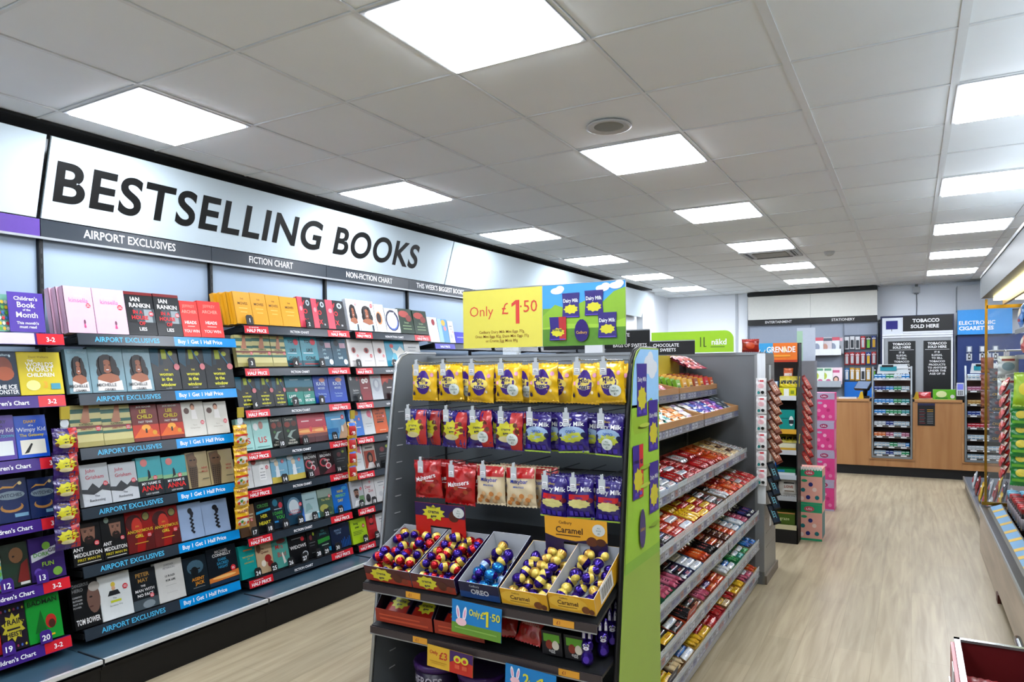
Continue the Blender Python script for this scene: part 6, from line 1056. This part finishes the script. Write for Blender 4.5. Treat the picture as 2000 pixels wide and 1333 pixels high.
for x in (HX0, HX0+.985, HX0+1.47, HX1): b = MB(); b.box(x-.008, x+.008, 12.54, 12.562, .1, 2.205, M('#8d97a6', .4)); wobj(b, 'upright', bw, PB)
for z, c in ((1.70, '#e9edf2'), (1.19, '#b4bcc4'), (.95, '#9aa0a6')):
    for x0, x1 in ((HX0+.01, HX0+.975), (HX0+.995, HX0+1.46)):
        b = MB(); b.box(x0, x1, 12.3, 12.56, z-.01, z, M('#8a8f96', .4)); b.box(x0, x1, 12.29, 12.30, z-.02, z+.08, M(c, .3)); wobj(b, 'shelf', bw, PB)
b = MB(); b.box(-.94, -.48, 12.53, 12.56, .9, 2.0, M('#5f6a7a', .4)); b.box(-.94, -.48, 12.50, 12.53, 1.0, 1.25, M('#1f7fd8', .4)); wobj(b, 'peg_panel', bw, PB)
def mag(c, fn, w=.2, h=.27): b = MB(); b.box(0, w, 0, .005, 0, h, M(c, .3)); fn(b, w, h); return b.mesh('magazine')
def hair(b, w, h): b.polar(w*.5, h*.35, w*.28, h*.25, BLACK, 14); b.text('BAZAAR', w*.5, h*.8, h*.13, BLACK, w=w*.9)
MG = [mag('#e9e9ea', hair), mag('#d8dde4', lambda b, w, h: (b.rect(0, h*.8, w, h, M('#c4405a', .4)), b.polar(w*.5, h*.4, w*.24, h*.25, M('#8a94a8', .4)))), mag('#c9c2c6', lambda b, w, h: (b.rect(0, h*.78, w, h*.95, M('#3f4a60', .4)), b.polar(w*.5, h*.4, w*.2, h*.22, M('#b98a7a', .4)))), mag('#9a9fa6', lambda b, w, h: (b.rect(w*.1, h*.76, w*.9, h*.94, M('#e3a9b9', .4)), b.polar(w*.5, h*.35, w*.3, h*.25, M('#5f646a', .4)))),
      mag('#dfe6dc', lambda b, w, h: (b.polar(w*.4, h*.5, w*.2, h*.2, M('#b9c94a', .4)), b.rect(w*.1, h*.82, w*.9, h*.95, M('#5f9a7a', .4)), b.polar(w*.7, h*.2, w*.18, h*.12, M('#c9709a', .4)))), mag('#e9d3dc', lambda b, w, h: (b.polar(w*.55, h*.3, w*.22, h*.2, M('#3a2a2c', .4)), b.polar(w*.55, h*.28, w*.14, h*.14, M('#dfb09a', .4)), b.rect(w*.1, h*.7, w*.8, h*.85, M('#c95a8a', .4))))]
ML = ['white magazine with black lettering', 'pale magazine with red masthead', 'grey-pink magazine with dark masthead', 'grey magazine with pink masthead', 'light green magazine', 'pink magazine with a face']
for q, (x, k) in enumerate(((-1.62, 0), (-1.435, 1), (-1.31, 2), (-1.2, 1), (-1.14, 3))): inst(MG[k], 'magazine', TR(x, 12.315+.012*q, 1.702, 0, -10), '%s on the upper magazine shelf, %s along' % (ML[k], NTH[q]), 'magazine', 'magazines on the upper shelf')
for q, (x, k) in enumerate(((-1.42, 4), (-1.3, 4), (-1.16, 5))): inst(MG[k], 'magazine', TR(x, 12.315+.012*q, 1.215, 0, -10), '%s on the lower magazine shelf, %s along' % (ML[k], NTH[q]), 'magazine', 'magazines on the lower shelf')
for q, (x, c, lk, w, h) in enumerate(((-2.19, '#4a3a3c', 'dark patterned', .2, .15), (-1.97, '#cfe3ea', 'white and aqua', .22, .15), (-1.72, '#8d8f8a', 'plain grey', .1, .16))): inst(fbox(w, .15, h, lambda b, w, h: b.rect(w*.2, h*.3, w*.8, h*.7, M('#7fb4c4' if q == 1 else '#a58a7a', .4)), M(c, .4)).mesh('gift_box'), 'gift_box', TR(x, 12.34, 1.702), '%s box on the top shelf under ENTERTAINMENT' % lk, 'box', 'boxes under ENTERTAINMENT')
def blister(c, c2, w=.065, h=.2):
    b = MB(); b.box(0, w, 0, .004, 0, h, M(c, .4)); b.polar(w*.5, h*.9, w*.08, w*.08, WHITE, 8); b.box(w*.2, w*.8, -.014, 0, h*.1, h*.72, M(c2, .3)); b.rect(w*.1, h*.76, w*.9, h*.84, M('#e6e9ee', .4)); return b.mesh('hanging_pack')
BL = [blister(*c) for c in (('#e3e6ea', '#3a4048'), ('#b8262c', '#c9ced4'), ('#1f3f8f', '#d8b02c'), ('#d8a92c', '#e3e9ee'), ('#2a2d33', '#7fc24a'), ('#2f7fb8', '#d9dde2'))]
BLN = ['white', 'red', 'navy', 'yellow', 'black', 'blue']
for rr, (z, ks) in enumerate(((1.77, (0, 0, 0, 1, 4, 2)), (1.52, (1, 1, 1, 1, 2, 1)), (1.27, (5, 3, 3, 0, 3, 4)))):
    for q, k in enumerate(ks): inst(BL[k], 'hanging_pack', TR(-.935+.077*q, 12.50, z+.006*(q % 2)), '%s carded pack %s along the %s peg row left of the tobacco unit' % (BLN[k], NTH[q], NTH[rr]), 'carded pack', 'carded packs on the %s peg row' % NTH[rr])
# tobacco unit
PT = (.06, 12.5, 0); tu = empty('tobacco_unit', TR(*PT), 'navy framed tobacco cabinet with grey shutters lettered TOBACCO SOLD HERE', 'cabinet'); NV = M('#14275a', .4); SHUT = M('#a2a7ac', .35, .2)
b = MB(); b.box(-.42, .545, 12.33, 12.79, 0, 2.265, NV); wobj(b, 'carcass', tu, PT)
b = MB(); b.box(-.395, -.115, 12.30, 12.33, 1.975, 2.235, M('#dfe6f0', .35)); b.rect(-.345, 2.06, -.185, 2.19, M('#2c2a8a', .2), y=12.2995); b.rect(-.27, 2.03, -.262, 2.06, BLACK, y=12.2994); wobj(b, 'header_screen', tu, PT)
b = MB(); b.box(-.115, .53, 12.29, 12.33, 2.03, 2.255, BLACK); b.text('TOBACCO', .185, 2.155, .052, WT, w=.36, bold=.03, y=12.2885); b.text('SOLD HERE', .17, 2.07, .052, WT, w=.42, bold=.03, y=12.2885); wobj(b, 'sign', tu, PT)
b = MB()
for q in range(3): b.box(-.395, .53, 12.305-.01*(q % 2), 12.33, 1.925+.034*q, 1.955+.034*q, M('#e6ebf2', .3))
wobj(b, 'shutter_rail', tu, PT)
b = MB(); b.box(-.385, .52, 12.315, 12.33, .9, 1.92, SHUT); b.box(-.395, -.375, 12.30, 12.33, .9, 1.92, WHITE); b.box(.51, .53, 12.30, 12.33, .9, 1.92, WHITE); wobj(b, 'shutter', tu, PT)
for x0, x1 in ((-.315, .05), (.155, .505)):
    b = MB(); b.box(x0, x1, 12.30, 12.315, 1.0, 1.875, M('#1b1f22', .35)); c = (x0+x1)/2
    for t, z, hh, w_2 in (('TOBACCO', 1.815, .036, .28), ('SOLD HERE', 1.765, .034, .27), ('IT IS', 1.69, .028, .1), ('ILLEGAL', 1.645, .028, .18), ('TO SELL', 1.6, .028, .17), ('TOBACCO', 1.55, .03, .22), ('PRODUCTS', 1.5, .03, .24), ('TO ANYONE', 1.455, .03, .25), ('UNDER THE', 1.41, .03, .25), ('AGE OF 18', 1.365, .03, .23)): b.text(t, c, z, hh, WT, w=w_2, bold=.03 if z > 1.72 else .015, y=12.2985)
    b.rect(x0+.02, 1.74, x1-.02, 1.744, WT, y=12.2985); wobj(b, 'warning_sign', tu, PT)
# e-cigarette unit
PEc = (.95, 12.5, 0); eu = empty('vape_unit', TR(*PEc), 'navy cabinet with light blue ELECTRONIC CIGARETTES sign right of the tobacco cabinet', 'cabinet')
b = MB(); b.box(.588, 1.6, 12.36, 12.79, 0, 1.95, M('#153a7a', .4)); wobj(b, 'carcass', eu, PEc); b = MB(); b.box(.588, 1.6, 12.4, 12.79, 2.31, 2.68, M('#b0b6bd', .4)); wobj(b, 'upper_panel', eu, PEc)
b = MB(); b.box(.588, 1.25, 12.30, 12.42, 1.95, 2.31, M('#3a9fe6', .35)); b.text('ELECTRONIC', .605, 2.095, .055, WT, 'L', .48, bold=.03, y=12.2985); b.text('CIGARETTES', .605, 2.015, .055, WT, 'L', .48, bold=.03, y=12.2985); wobj(b, 'sign', eu, PEc)
def vape():
    b = MB(); b.box(0, .07, 0, .02, 0, .1, M('#cfd6e0', .3)); b.box(.02, .05, -.012, 0, .02, .09, M('#15181c', .3)); b.rect(.028, .04, .042, .07, WHITE, y=-.0125); b.box(.0, .07, -.004, 0, .12, .21, M('#8d98a8', .3, .5)); b.box(.015, .055, -.012, -.004, .13, .2, M('#dfe6ee', .3)); b.box(.03, .04, .0, .02, .09, .13, SILVER); return b.mesh('vape_device')
vm = vape()
for q in range(3): inst(vm, 'vape_device', TR(.70+.16*q, 12.336, 1.57), 'silver vape device on the navy cabinet, %s from the tobacco cabinet' % NTH[q], 'vape device', 'vape devices on the navy cabinet')
# wall details
b = MB(); b.box(-.05, .05, 0, .07, 0, .09, M('#d9dee2', .35)); b.box(-.02, .02, .01, .07, .09, .13, M('#8d9296', .4)); b.lathe([(.03, -.02), (.03, .0)], M('#aab0b6', .3), 12, 0, .03); b.tube([(.0, .065, 0), (.006, .065, -.18), (.0, .065, -.37)], .006, M('#8d9296', .4), 6); tag(b.obj('alarm_sensor', T=TR(.065, 12.725, 2.64)), 'small white alarm sensor with a cable above the tobacco cabinet', 'sensor')
b = MB(); w, h = .36, .155; b.box(0, w, 0, .02, 0, h, M('#0f9a72', .35, emit=.25)); wm = M('#dff5ee', .4)
b.polar(w*.25, h*.8, .012, .012, wm, 10); b.poly([(w*.17, h*.4), (w*.26, h*.72), (w*.31, h*.68), (w*.23, h*.36)], wm); b.poly([(w*.2, h*.4), (w*.28, h*.12), (w*.31, h*.15), (w*.25, h*.42)], wm); b.poly([(w*.08, h*.24), (w*.1, h*.18), (w*.22, h*.36), (w*.19, h*.42)], wm); b.poly([(w*.24, h*.64), (w*.36, h*.78), (w*.38, h*.74), (w*.27, h*.56)], wm)
b.rect(w*.55, h*.35, w*.58, h*.85, wm); b.poly([(w*.51, h*.4), (w*.565, h*.14), (w*.62, h*.4)], wm); b.rect(w*.78, h*.16, w*.93, h*.86, M('#bfe6d8', .4)); tag(b.obj('exit_sign', T=TR(-3.37, 12.775, 2.145)), 'green running man exit sign on the white back wall', 'sign')
b = MB(); b.box(X0, -2.46, 12.62, 12.8, 0, CZ, WALLM); b.box(-2.66, -2.62, 12.6, 12.62, 0, CZ, M('#d5dbe3', .5)); tag(b.obj('trim_2'), kind='structure')
b = MB(); b.slab([(X0, 10.9, 0), (X0+.1, 10.9, 0), (X0+.1, 10.95, CZ), (X0, 10.95, CZ)], (0, .6, 0), M('#e6edf2', .5)); tag(b.obj('trim_3'), kind='structure')
# ceiling fittings
b = MB(); b.T = TR(GX+.3, GY+10*P+.3, CZ); b.box(-.29, .29, -.29, .29, -.018, .014, M('#d8dad8', .4)); b.box(-.17, .17, -.17, .17, -.024, -.018, M('#b5b3a4', .5))
for a in range(4):
    b.T = TR(GX+.3, GY+10*P+.3, CZ, 90*a); b.box(-.19, .19, -.255, -.215, -.021, -.017, M('#4a4d4c', .5)); b.box(-.19, .19, -.25, -.24, -.024, -.02, M('#d8dad8', .4))
b.T = None; o = b.obj('air_conditioner'); tag(o, 'square white air conditioning cassette in the ceiling over the aisle', 'air conditioner')
r = empty('ceiling_speaker', TR(-1.325, 3.36, CZ), 'round white speaker in the ceiling above the egg display', 'speaker')
b = MB(); b.lathe([(.105, -.002), (.115, -.012), (.1, -.016), (.085, -.008)], M('#e3e4e2', .35), 28); b.obj('rim', r); b = MB(); b.lathe([(.09, .0), (.086, -.006), (.05, -.012), (.0, -.014)], M('#a9aca6', .6), 28); b.obj('grille', r)
b = MB(); b.lathe([(.055, .004), (.055, -.012), (.04, -.035), (.02, -.045)], M('#dcdedc', .4), 16); tag(b.obj('smoke_detector', T=TR(-.78, 8.41, CZ)), 'small white smoke detector on the ceiling', 'smoke detector')
# ---------------------------------------------------------------- right-hand display case
PR = (.8, 4.0, 0); rc = empty('display_case', TR(*PR), 'lit sweet display case with brass pane and wood-grain base along the right side', 'display case')
BW = wood('#8f8271', '#a89a88', None, 1, .45, (12, 1.2)); BRASS = M('#b8933a', .25, .85); RY0, RY1 = -2.2, 6.93
b = MB(); b.box(.49, 1.2, 5.55, RY1, .0, .36, BW); b.box(.49, 1.2, RY0, 5.55, .055, .36, BW); b.box(.55, 1.2, RY0, 5.55, 0, .055, M('#3a352f', .6)); b.box(.482, .50, 5.45, 5.54, 0, .055, M('#5a2f22', .5)); b.box(.4885, .492, 3.9, 3.904, .06, .36, BLACK); wobj(b, 'base', rc, PR)
b = MB(); b.box(.486, 1.2, RY0, RY1, .36, .372, M('#3f3c38', .35)); b.box(.483, .492, RY0, RY1, .356, .378, SILVER)
for q in range(22): b.box(.66+.024*q, .672+.024*q, RY0, RY1-.02, .372, .379, M('#7d6440', .4))
wobj(b, 'deck', rc, PR)
b = MB(); b.slab([(.535, RY0, .373), (.63, RY0, .412), (.63, RY0, .373)], (0, RY1-.1-RY0, 0), M('#6b6a62', .4)); b.T = TR(.535, RY1-.1, .373, -90, -67.7)
ln = RY1-.1-RY0; y = 0; rnd = random.Random(5)
while y < ln-.2: w = rnd.uniform(.12, .2); b.rect(y, .02, y+w, .095, M('#7fb0d6', .35), y=-.001); b.rect(y+w, .02, y+w+.07, .095, M('#e3c05a', .35), y=-.001); y += w+.075
b.T = None; wobj(b, 'price_strip', rc, PR)
b = MB(); b.box(1.16, 1.2, RY0, RY1, .36, 2.2, M('#55504a', .5)); wobj(b, 'back_panel', rc, PR)
b = MB(); b.box(.485, 1.2, RY0, RY1-.12, 2.06, 2.23, M('#7d8486', .35, .4)); b.box(.49, 2.2, RY0, RY1-.12, 2.23, 2.236, M('#eceff0', .6, raw=True)); b.box(1.2, 2.2, RY0, RY1-.12, 2.06, 2.23, M('#7d8486', .4)); b.box(.478, .49, RY0, RY1-.12, 2.222, 2.24, SILVER); b.box(.48, .50, RY1-.125, RY1-.115, 2.06, 2.235, M('#c3c9cc', .3, .5)); wobj(b, 'canopy', rc, PR)  # white top sheet is added, out of sight, to bounce lamplight onto the ceiling
TUBE = M('#fff0b0', .4, emit=7)
for x in (.56, .70): b = MB(); b.box(x, x+.06, RY0, RY1-.2, 2.035, 2.055, TUBE); wobj(b, 'light_tube', rc, PR)
b = MB(); b.box(.62, .64, RY0, RY1-.2, 2.0, 2.058, M('#c9a95a', .3, .4)); wobj(b, 'reflector', rc, PR)
b = MB(); b.box(.535, 1.15, RY1-.02, RY1-.014, .41, 1.99, glass('#eef6f4', .05)); wobj(b, 'pane', rc, PR)
b = MB(); b.box(.518, .536, RY1-.03, RY1-.006, .40, 2.06, BRASS); b.box(.53, 1.15, RY1-.03, RY1-.006, 1.985, 2.012, BRASS); b.box(.5, 1.15, RY1-.04, RY1-.006, .385, .41, BRASS); wobj(b, 'brass_frame', rc, PR)
b = MB(); b.tube([(.418, -1, .3), (.418, 3.84, .3), (.418, 3.88, .3)], .016, M('#b4bcc0', .15, .95), 12)
for y in (.5, 2.0, 3.4): b.tube([(.418, y, .3), (.49, y, .3)], .01, SILVER, 8); b.tube([(.418, y-.012, .3), (.418, y+.012, .3)], .021, SILVER, 12)
wobj(b, 'bumper_rail', rc, PR)
for z in (1.60, 1.80): b = MB(); b.box(.72, 1.16, 2.5, RY1-.06, z-.012, z, glass(alpha=.3)); b.box(.715, .722, 2.5, RY1-.06, z-.03, z+.004, LGREY); wobj(b, 'shelf', rc, PR)
def FR(x, y, z, rx=0, ry=0): return TR(x, y, z, -90, rx, ry)
# tubs with coloured lids on the deck
def lidtub(c):
    b = MB(); b.lathe([(.03, 0), (.034, .004), (.034, .15), (.03, .155)], M('#231a1c', .25, coat=.4), 12); b.lathe([(.0345, .05), (.0345, .12)], M('#8a8488', .3), 12); b.lathe([(.036, .152), (.036, .185), (.033, .188)], M(c, .3), 12); return b.mesh('drink_tub')
LT = [lidtub('#7fc0dc'), lidtub('#c4262a'), lidtub('#8a1f22')]; LN = ['pale blue', 'red', 'dark red']
n = 0
for q in range(10):
    for c in range(3):
        k = 0 if q > 7 else (1 if (q+c) % 3 else 2); y = 6.55-.085*(9-q); 
        inst(LT[k], 'drink_tub', TR(.672+.078*c, y, .3805), '%s lidded black tub on the display case deck, row %s, column %s' % (LN[k], NTH[q], NTH[c]), 'tub', 'lidded tubs on the display case deck')
lt2 = bag_mesh('crisp_packet', .15, .2, .05, 31, M('#c8421e', .3, coat=.3), lambda b, w, h: (b.polar(w*.5, h*.55, w*.3, h*.2, M('#e8c23c', .4)), b.rect(w*.15, h*.2, w*.85, h*.3, M('#8a2a1c', .4))))
for q in range(6): inst(lt2, 'crisp_packet', FR(.70, 5.62-.19*q, .384, -10), 'orange red packet standing on the display case deck, %s toward the camera' % NTH[q], 'packet', 'orange packets on the deck')
# hanging strips of bags inside the case
def strip(x, y, zt, n, me, step, lab, grp, nm, slab, tilt_=-14, rz=-90):
    r = empty('clip_strip', TR(x, y, zt-n*step), slab, 'clip strip'); b = MB(); b.box(-.002, .002, -.02, .02, 0, n*step+.06, CLR); b.tube([(0, 0, n*step+.06), (.12, 0, n*step+.08)], .003, SILVER, 6); b.obj('strip', r)
    for i in range(n): inst(me, nm, (FR(x-.036, y+.06, zt-step*(i+1), tilt_) if rz == -90 else TR(x-.01, y-.05-.012*(i % 2), zt-step*(i+1), rz, tilt_)), lab % NTH[i], nm.replace('_', ' '), grp)
gb = bag_mesh('crisp_packet', .13, .15, .04, 61, M('#1f8a3f', .3, coat=.3), lambda b, w, h: (b.polar(w*.5, h*.6, w*.25, h*.18, M('#e0d24a', .4)), b.rect(w*.1, h*.2, w*.9, h*.32, M('#7fc24a', .4))))
yb = bag_mesh('crisp_packet', .18, .24, .06, 62, M('#a5c92c', .3, coat=.3), lambda b, w, h: b.polar(w*.5, h*.5, w*.3, h*.2, M('#e3d83c', .4)))
rb = bag_mesh('snack_bag', .12, .14, .04, 63, M('#bf2a20', .3, coat=.3), lambda b, w, h: (b.rect(0, h*.5, w, h*.72, M('#e3d6c8', .4)), b.polar(w*.5, h*.3, w*.25, h*.12, M('#e07a2c', .4))))
nb = bag_mesh('crisp_packet', .125, .125, .02, 64, M('#1a2350', .3, coat=.3), lambda b, w, h: (b.text('CRISPS', w*.5, h*.15, h*.16, M('#d9b24a', .4), w=w*.7), b.polar(w*.5, h*.65, w*.2, h*.12, M('#8a2a3a', .4))))
bb = bag_mesh('snack_bag', .1, .15, .02, 65, M('#8a4428', .35, coat=.2), lambda b, w, h: b.rect(w*.1, h*.1, w*.9, h*.22, M('#b87a4a', .4)))
strip(.60, 5.98, 1.30, 6, gb, .1, 'green packet on the hanging strip in the display case, %s from the top', 'green packets on the hanging strip', 'crisp_packet', 'hanging strip of green packets in the display case', -10, -18)
inst(yb, 'crisp_packet', TR(.60, 5.9, 1.245, -18, -10), 'large yellow green packet above the hanging green packets', 'crisp packet')
strip(.585, 6.12, 1.40, 8, rb, .085, 'red and cream bag on the hanging strip in the display case, %s from the top', 'red bags on the hanging strip', 'snack_bag', 'hanging strip of red and cream bags in the display case', -24)
def strip2(x, y, zt, n, me, step, lab, grp, nm, slab):
    r = empty('clip_strip', TR(x+.06, y+.012, zt-n*step), slab, 'clip strip'); b = MB(); b.box(-.02, .02, 0, .002, 0, n*step+.03, CLR); b.tube([(0, 0, n*step+.03), (0, .12, n*step+.05)], .003, SILVER, 6); b.obj('strip', r)
    for i in range(n): inst(me, nm, TR(x, y-.002*(i % 2), zt-step*(i+1), 0, -4), lab % NTH[i], nm.replace('_', ' '), grp)
strip2(.585, 7.35, 1.50, 5, nb, .128, 'navy packet with gold word on the strip behind the glass pane, %s from the top', 'navy packets behind the glass pane', 'crisp_packet', 'hanging strip of navy packets behind the glass pane')
strip2(.555, 7.8, 1.60, 4, bb, .155, 'brown bag on the strip behind the glass pane, %s from the top', 'brown bags behind the glass pane', 'snack_bag', 'hanging strip of brown bags behind the glass pane')
# bags on upper hooks and shelf
UC = [('#2f7fd8', 'blue'), ('#d8412c', 'red'), ('#3a2a7a', 'violet'), ('#d9c9b0', 'beige'), ('#4faa4a', 'green'), ('#7a3a8a', 'purple')]
for q, (c, nme) in enumerate(UC*2):
    me = bag_mesh('snack_bag', .17, .16 if q % 2 else .2, .06, 200+q, M(c, .3, coat=.3), lambda b, w, h: (b.polar(w*.5, h*.55, w*.3, h*.2, M('#e9e3d6', .4)), b.rect(w*.2, h*.2, w*.8, h*.3, M('#b83a4a', .4))))
    inst(me, 'snack_bag', FR(.735, 6.80-.19*q, (1.618 if q % 2 else 1.818), -8), '%s bag on the %s glass shelf in the display case, %s from its end' % (nme, 'lower' if q % 2 else 'upper', NTH[q//2]), 'bag', 'bags on the glass shelves')
wb = bag_mesh('snack_bag', .14, .17, .04, 411, M('#c9d3d8', .25, .2), lambda b, w, h: (b.polar(w*.5, h*.5, w*.3, h*.2, M('#7f9aa8', .4)), b.rect(w*.2, h*.75, w*.8, h*.85, M('#8a2a3a', .4))))
strip2(.585, 6.70, 1.60, 2, wb, .17, 'silver bag hung just inside the display case pane, %s from the top', 'silver bags inside the pane', 'snack_bag', 'short strip of silver bags just inside the display case pane')
# farther unit beyond the pane
PF2 = (.9, 9, 0); fu = empty('display_unit', TR(*PF2), 'low grey display plinth of hanging packets between the pane and the counter', 'display unit')
b = MB(); b.box(.57, 1.3, 7.0, 10.2, 0, .12, M('#8a8378', .5)); b.box(.55, 1.3, 7.0, 10.2, .12, .15, M('#7f8894', .3, .4)); b.box(.545, .56, 7.0, 10.2, .118, .155, SILVER); wobj(b, 'plinth', fu, PF2)
b = MB(); b.box(1.2, 1.25, 7.0, 10.2, .15, 2.0, M('#6a7078', .4)); wobj(b, 'back_panel', fu, PF2)
b = MB()
for y in (7.36, 7.82, 7.6): b.tube([(.6, y+.03, 1.65), (1.2, y+.03, 1.65)], .006, SILVER, 6)
wobj(b, 'arm', fu, PF2)
pk = [bag_mesh('sweet_packet', .14, .2, .04, 300+i, M(c, .25, m), lambda b, w, h: (b.polar(w*.5, h*.5, w*.3, h*.2, M('#b8303a', .4)), b.rect(w*.2, h*.75, w*.8, h*.85, M('#e6e6e6', .4)))) for i, (c, m) in enumerate((('#c9d2d8', .3), ('#8a1f26', .1), ('#d8b83a', .2), ('#2a2f4a', .1)))]
PN = ['silver', 'dark red', 'gold', 'navy']
for q in range(16): k = (q*3) % 4; inst(pk[k], 'sweet_packet', FR(.585+.10*(q % 3), 9.3-.14*q, .158, -12), '%s packet standing on the low plinth past the pane, %s toward the camera' % (PN[k], NTH[q]), 'sweet packet', 'packets on the low plinth')
# dump bin at the bottom right
PD = (.27, 2.95, 0); db = empty('dump_bin', TR(*PD), 'chrome edged red dump bin of crisps at the foot of the display case', 'bin'); DR = M('#7a2a2e', .3, .2); SIL2 = M('#c3c9cc', .2, .8)
b = MB(); b.box(.155, .163, 2.6, 3.30, .0, .45, DR); b.box(.163, .395, 3.292, 3.30, .0, .45, DR); b.box(.387, .395, 2.6, 3.292, .0, .45, DR); b.box(.163, .387, 2.6, 2.608, 0, .45, DR); b.box(.163, .387, 2.608, 3.292, .01, .02, DR); wobj(b, 'bin_body', db, PD)
b = MB()
for q in ((.148, .168, 2.59, 3.31), (.148, .4, 3.287, 3.31), (.382, .4, 2.59, 3.31)): b.box(*q, .447, .457, SIL2)
wobj(b, 'rim', db, PD)
b = MB(); b.box(.135, .155, 2.6, 3.28, .30, .445, M('#a8323f', .3)); b.box(.13, .136, 2.6, 3.28, .30, .305, SIL2); b.box(.132, .1355, 2.98, 3.08, .31, .44, WHITE); b.box(.132, .1355, 2.7, 2.8, .31, .44, WHITE); wobj(b, 'ticket_rail', db, PD)
cp = bag_mesh('crisp_packet', .2, .26, .06, 401, M('#b8203a', .3, coat=.3), lambda b, w, h: (b.polar(w*.3, h*.6, w*.2, h*.15, M('#e8b83a', .4)), b.rect(w*.4, h*.45, w*.9, h*.6, M('#f0dfe3', .4)), b.rect(w*.1, h*.15, w*.6, h*.25, M('#e3a0ae', .4))))
for q, (y, z, a) in enumerate(((3.16, .09, -18), (3.03, .075, -20), (2.90, .065, -22), (2.77, .065, -24))): inst(cp, 'crisp_packet', TR(.175, y, z, 0, a, 2), 'red crisp packet in the dump bin, %s from its far end' % NTH[q], 'crisp packet', 'crisp packets in the dump bin')
# strips of sweets hanging from the book wall shelves
def wstrip(y, zt, n, me, step, w, lab, slab, grp):
    r = empty('clip_strip', FW(y+w/2, zt-n*step, .125), slab, 'clip strip', 'clip strips on the book wall'); b = MB(); b.box(-.018, .018, .012, .0135, 0, n*step+.09, CLR); b.box(-.02, .02, .0, .012, n*step+.05, n*step+.11, M('#b4a23c', .4)); b.polar(0, n*step+.03, .02, .02, M('#dfe6ea', .4), 14, y=.01); b.obj('strip', r)
    for i in range(n): inst(me, 'sweet_bag', FW(y, zt-step*(i+1), .13, 4+2*(i % 2)), lab % NTH[i], 'sweet bag', grp)
cm = bag_mesh('sweet_bag', .115, .125, .04, 501, M('#3a1f6e', .28, .1, coat=.3), d_creme(0)); cm2 = bag_mesh('sweet_bag', .1, .13, .04, 502, M('#e0b41e', .28, .1, coat=.3), lambda b, w, h: (b.text('HARIBO', w*.5, h*.72, h*.12, M('#8a2a3a', .4), w=w*.75, bold=.02), b.rect(w*.05, h*.48, w*.95, h*.56, M('#c4342c', .4)), b.polar(w*.5, h*.3, w*.4, h*.18, M('#d9d6cc', .4)), *[b.polar(w*(.2+.15*q), h*(.24+.08*(q % 2)), w*.09, h*.07, M(['#c43a3a', '#4f9a3a', '#e0a02c', '#e9e3d0', '#c43a3a'][q], .35), 8) for q in range(5)]))
cm3 = bag_mesh('sweet_bag', .09, .13, .04, 503, M('#d8a92c', .28, .1, coat=.3), lambda b, w, h: (b.rect(w*.05, h*.25, w*.7, h*.75, M('#b8262c', .35)), b.polar(w*.4, h*.35, w*.25, h*.12, M('#f0ece6', .4)), b.rect(w*.1, h*.75, w*.9, h*.92, M('#2f6fc4', .4))))
wstrip(1.795, 1.285, 5, cm, .113, .115, 'purple and red bag on the strip beside the airport bay, %s from the top', 'clip strip of purple and red bags between the children and airport bays', 'bags on the first book wall strip')
wstrip(2.80, 1.225, 5, cm2, .122, .1, 'yellow gummy sweet bag on the strip beside the fiction bay, %s from the top', 'clip strip of yellow gummy bags between the airport and fiction bays', 'bags on the second book wall strip')
wstrip(3.765, 1.15, 4, cm3, .098, .09, 'yellow and red bag on the strip beside the non-fiction bay, %s from the top', 'clip strip of yellow and red bags between the fiction and non-fiction bays', 'bags on the third book wall strip')
